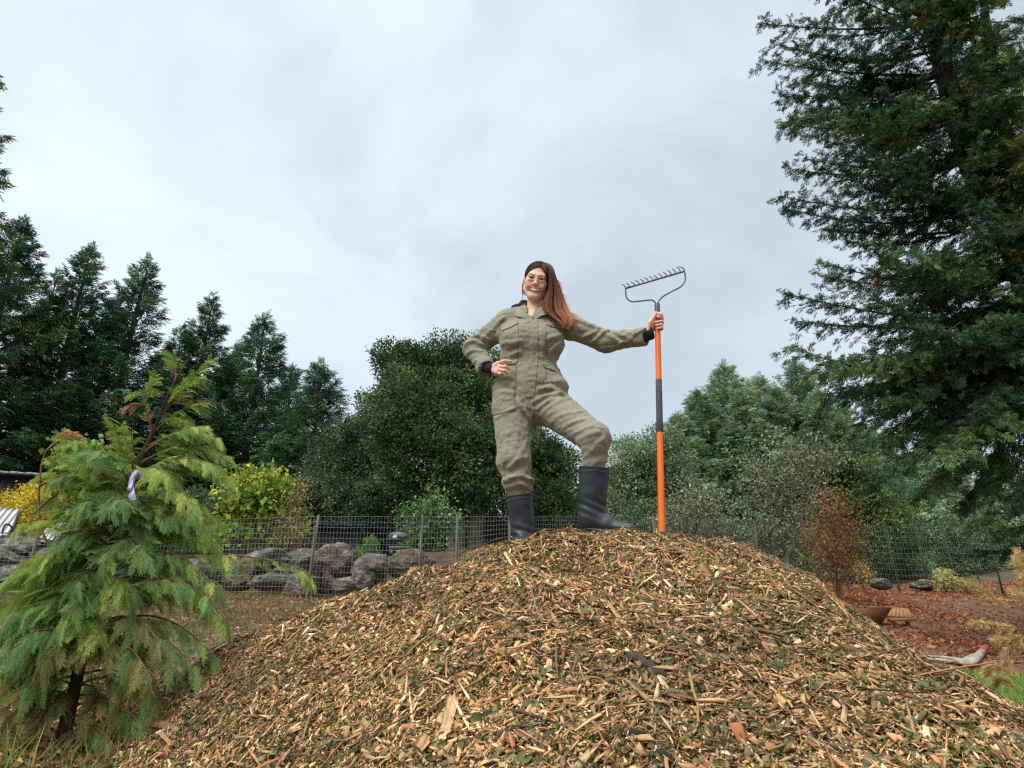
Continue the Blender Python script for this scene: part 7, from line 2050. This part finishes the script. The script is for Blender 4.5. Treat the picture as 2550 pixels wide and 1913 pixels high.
    cc = (root_c * (1 - k) + mid_c * k) * (1 + 0.5 * (vnoise(np.stack([ang * 9, L[:, 1] * 10, L[:, 2] * 4], 1), 3.0, 7) - 0.5))[:, None]
    hair = obj('hair', vv, [ff], M_HAIR, person, cc, smooth=True)
    inner = [(915, 150), (968, 195), (985, 280), (978, 380), (948, 470), (942, 560), (996, 620), (1074, 680), (1112, 726)]
    outer = [(950, 124), (1012, 163), (1050, 275), (1088, 380), (1120, 480), (1156, 565), (1192, 630), (1188, 690), (1158, 735)]
    Yc = [3.875, 3.865, 3.87, 3.87, 3.865, 3.85, 3.825, 3.805, 3.800]; dp = [0.03, 0.05, 0.06, 0.055, 0.05, 0.04, 0.03, 0.022, 0.018]
    mb = MB()
    N = 1100
    locks = [(rng.uniform(0, 1), rng.uniform(-1, 1), rng.normal(0, 0.05, 9).cumsum() * 0.55, rng.uniform(0.7, 1.35), rng.uniform(0.55, 1.02)) for _ in range(46)]
    for i in range(N):
        lk = locks[i % 46]
        a = lk[0] + rng.normal(0, 0.035); b = np.clip(lk[1] + rng.normal(0, 0.12), -1, 1); end = np.clip(lk[4] + rng.normal(0, 0.05), 0.5, 1.0)
        wig = rng.normal(0, 0.004, 2); ph = rng.uniform(0, 6.28)
        pts = []
        for jn in range(9):
            aa = np.clip(a + lk[2][jn] * (jn / 8) + rng.normal(0, 0.018), -0.04, 1.06)
            x = inner[jn][0] + (outer[jn][0] - inner[jn][0]) * aa; y = inner[jn][1] + (outer[jn][1] - inner[jn][1]) * aa
            p = at(*S1(x, y), Yc[jn] + b * dp[jn] * math.sqrt(max(0.05, 1 - (2 * min(max(aa, 0), 1) - 1) ** 2)))
            w_ = 0.006 * (jn / 8) * math.sin(jn * 1.3 + ph)
            pts.append(p + np.array([w_, w_ * 0.6, 0]))
        q_ = spline(np.array(pts), 26); m = max(6, int(26 * end)); q_ = q_[:m]
        rr = np.interp(np.linspace(0, 1, m), [0, 0.2, 0.7, 1], [0.0004, 0.0021, 0.0018, 0.0004])
        Vt, Ft = tube(q_, rr, 3)
        tt = np.linspace(0, m / 26, m - 1); g_ = lk[3] * rng.uniform(0.85, 1.18) * (0.75 if a < 0.35 else 1.0)
        colr = np.array([np.interp(tt, [0, 0.35, 0.62, 1], [root_c[c], mid_c[c], (mid_c[c] + tip_c[c]) / 2, tip_c[c]]) for c in range(3)]).T * g_
        if a > 0.75: colr = colr * 1.0 + 0.012
        mb.add(Vt, Ft, np.repeat(colr, 3, 0))
    for i in range(1100):     # combed from the parting over both sides of the head
        yy = rng.uniform(-0.75, 1.35) if i % 2 else rng.uniform(0.35, 1.35); left = i % 3 > 0
        s_ = nrm(np.array([0.22 + rng.normal(0, .02), yy, 0.85])); e_ = nrm(np.array([-0.92, yy * 0.55 - 0.42 + rng.normal(0, .06), -0.5 + rng.normal(0, .1)]) if left else np.array([0.92, yy * 0.3 - 0.25 + rng.normal(0, .06), -0.5]))
        if left and yy > 0.2: e_ = nrm(e_ + np.array([0, -0.16 * (yy - 0.2), 0]))
        u_ = np.linspace(0, 1, 14)[:, None]; om = math.acos(np.clip(s_ @ e_, -1, 1)); dd = (np.sin((1 - u_) * om) * s_ + np.sin(u_ * om) * e_) / math.sin(om)
        q3 = np.array([0.003, -0.020, 0.038]) + dd * np.array([0.0775, 0.0965, 0.0865]) * rng.uniform(0.995, 1.03)
        ok = ((q3 - np.array([-0.006, 0.088, -0.022])) / np.array([0.064, 0.103, 0.104])); m_ok = (ok ** 2).sum(1) > 0.97
        if m_ok.sum() < 6: continue
        n_ = 14 if m_ok.all() else int(np.argmin(m_ok)) or 0
        if n_ < 5: continue
        Vt, Ft = tube(HEAD + q3[:n_] @ HM, np.interp(np.linspace(0, 1, n_), [0, .2, 1], [.0009, .0016, .0010]), 3)
        mb.add(Vt, Ft, (root_c * 0.6 + mid_c * 0.4) * rng.uniform(0.55, 1.5))
    for i in range(110):      # loose strands
        s0 = rng.integers(2, 7); side = outer[s0]
        o = at(*S1(side[0] - rng.uniform(0, 20), side[1]), Yc[s0]); e = o + np.array([rng.uniform(0.0, 0.045), rng.uniform(-.03, .03), -rng.uniform(0.05, 0.14)])
        q_ = spline([o, (o + e) / 2 + np.array([rng.uniform(.0, .02), 0, 0]), e], 9); mb.add(*tube(q_, np.linspace(.0009, .0004, 9), 3), tip_c * 0.9)
    for i in range(40):      # fine hair falling behind the other ear
        o = hd(-0.070 + rng.normal(0, .002), -0.03 + rng.normal(0, .012), 0.03); e = hd(-0.066 + rng.normal(0, .007), -0.045 + rng.normal(0, .015), -0.070 + rng.normal(0, .022))
        q_ = spline([o, hd(-0.0775 + rng.normal(0, .002), -0.035, -0.02), e], 9); mb.add(*tube(q_, np.linspace(.0012, .0005, 9), 3), mid_c * rng.uniform(.8, 1.3))
    mb.build('hair_strands', M_HAIR, hair, smooth=True)
    return person
build_person()

# ------------------------------------------------------------------ the bow rake in her left hand
def build_rake():
    root = thing('bow_rake', 'steel bow rake held upright, its tines up and its orange handle standing on the heap', 'rake', RK_B)
    M_OR = noise_mat('orange_fibreglass', lin(232, 104, 30), lin(244, 124, 44), scale=14, bump=0.06, rough=0.42, stretch=(1, 1, 0.1))
    M_GRIP = noise_mat('grey_rubber_grip', lin(62, 66, 74), lin(84, 88, 96), scale=40, bump=0.3, bdist=0.001, rough=0.75)
    M_ST = noise_mat('grey_steel', lin(70, 74, 82), lin(104, 108, 116), scale=18, bump=0.15, rough=0.5, metallic=0.4)
    ax = nrm(RK_T - RK_B)
    def seg(y0, y1, r0, r1, name, mat, bev=0.0):
        a, b = rake_at(y0), rake_at(y1); L = np.linalg.norm(b - a)
        pts = np.array([a, a + ax * bev, a + ax * (L * 0.33), a + ax * (L * 0.66), b - ax * bev, b]) if bev else np.array([a, a + (b - a) * .33, a + (b - a) * .66, b])
        rr = np.array([r0 * .9, r0, r0 + (r1 - r0) * .33, r0 + (r1 - r0) * .66, r1, r1 * .9]) if bev else np.linspace(r0, r1, 4)
        MB().tube(pts, rr, 24).build(name, mat, root, smooth=False if bev else True, colour=False)
    seg(1352, 1328, 0.0176, 0.0174, 'end_cap', M_GRIP, 0.003)
    seg(1328, 1096, 0.0168, 0.0160, 'handle_tube', M_OR)
    seg(1097, 963, 0.0176, 0.0170, 'grip_sleeve', M_GRIP, 0.002)
    seg(964, 800, 0.0158, 0.0152, 'handle_tube', M_OR)
    seg(801, 757, 0.0150, 0.0150, 'ferrule', M_ST, 0.003)
    Y = 3.80
    P3 = lambda x, y: at(*S3(x, y), Y)
    # bowed arms
    r = 0.0043
    MB().tube(spline([P3(1112, 1010), P3(1095, 955), P3(1060, 910), P3(1000, 890), P3(900, 900), P3(760, 915), P3(640, 928), P3(570, 910), P3(512, 860), P3(490, 800), P3(482, 720), P3(478, 660)], 60), r, 10).build('bow_arm', M_ST, root, smooth=True, colour=False)
    MB().tube(spline([P3(1130, 1010), P3(1150, 945), P3(1190, 880), P3(1250, 820), P3(1360, 755), P3(1480, 690), P3(1590, 635), P3(1665, 570), P3(1710, 490), P3(1715, 420), P3(1705, 340), P3(1690, 285)], 60), r, 10).build('bow_arm', M_ST, root, smooth=True, colour=False)
    # bar and fourteen curved tines
    a, b = P3(480, 652), P3(1698, 298)
    bx = nrm(b - a); bz = nrm(np.array([0, 0, 1.0]) - bx * bx[2]); by = np.cross(bz, bx)
    MB().box((a + b) / 2, (np.linalg.norm(b - a), 0.006, 0.0088), axes=np.array([bx, by, bz])).build('rake_bar', M_ST, root, colour=False)
    tips = [(402, 560), (488, 538), (582, 510), (676, 482), (770, 456), (866, 426), (960, 402), (1054, 376), (1150, 340), (1248, 306), (1344, 274), (1440, 242), (1536, 206), (1572, 196)]
    for k, t in enumerate(tips):
        f = k / 13; o = a + (b - a) * f
        e = P3(*t); d = e - o
        up = bz * 0.045
        m1 = o + (e - o) * 0.45 + (bx * 0.006 if k < 13 else bx * 0.02) ; 
        if k == 13: m1 = P3(1668, 232)
        pts = spline([o, m1, e], 10)
        MB().tube(pts, np.linspace(0.0046, 0.0022, 10), 6).build('tine', M_ST, root, smooth=True, colour=False)
    # two chips caught between the tines
    for k, (x, y, w, s, lab) in enumerate([(548, 622, 0.020, 0.5, 'small wood chip stuck at the left end of the rake tines'), (1060, 478, 0.027, 0.7, 'pale bark flake caught between the middle rake tines')]):
        c = P3(x, y) + np.array([0, -0.004, 0.004]); rng = np.random.default_rng(k)
        mb = MB(); n = 8; th = np.arange(n) * 2 * math.pi / n; rr = rng.uniform(.7, 1.2, n)
        T_ = np.array([c + bx * math.cos(t) * w * q_ / 2 + bz * math.sin(t) * w * .22 * q_ + by * rng.normal(0, .002) for t, q_ in zip(th, rr)])
        mb.add(np.vstack([T_ - by * .003, T_ + by * .003]), [[i, (i + 1) % n, n + (i + 1) % n, n + i] for i in range(n)], lin(186, 156, 138)); mb.add(np.vstack([T_ - by * .003, c - by * .0045]), [[(i + 1) % n, i, n] for i in range(n)], lin(198, 170, 152)); mb.add(np.vstack([T_ + by * .003, c + by * .0045]), [[i, (i + 1) % n, n] for i in range(n)], lin(170, 140, 122))
        tag(mb.build('wood_chip', M_CHIP), lab, 'wood chip')
build_rake()
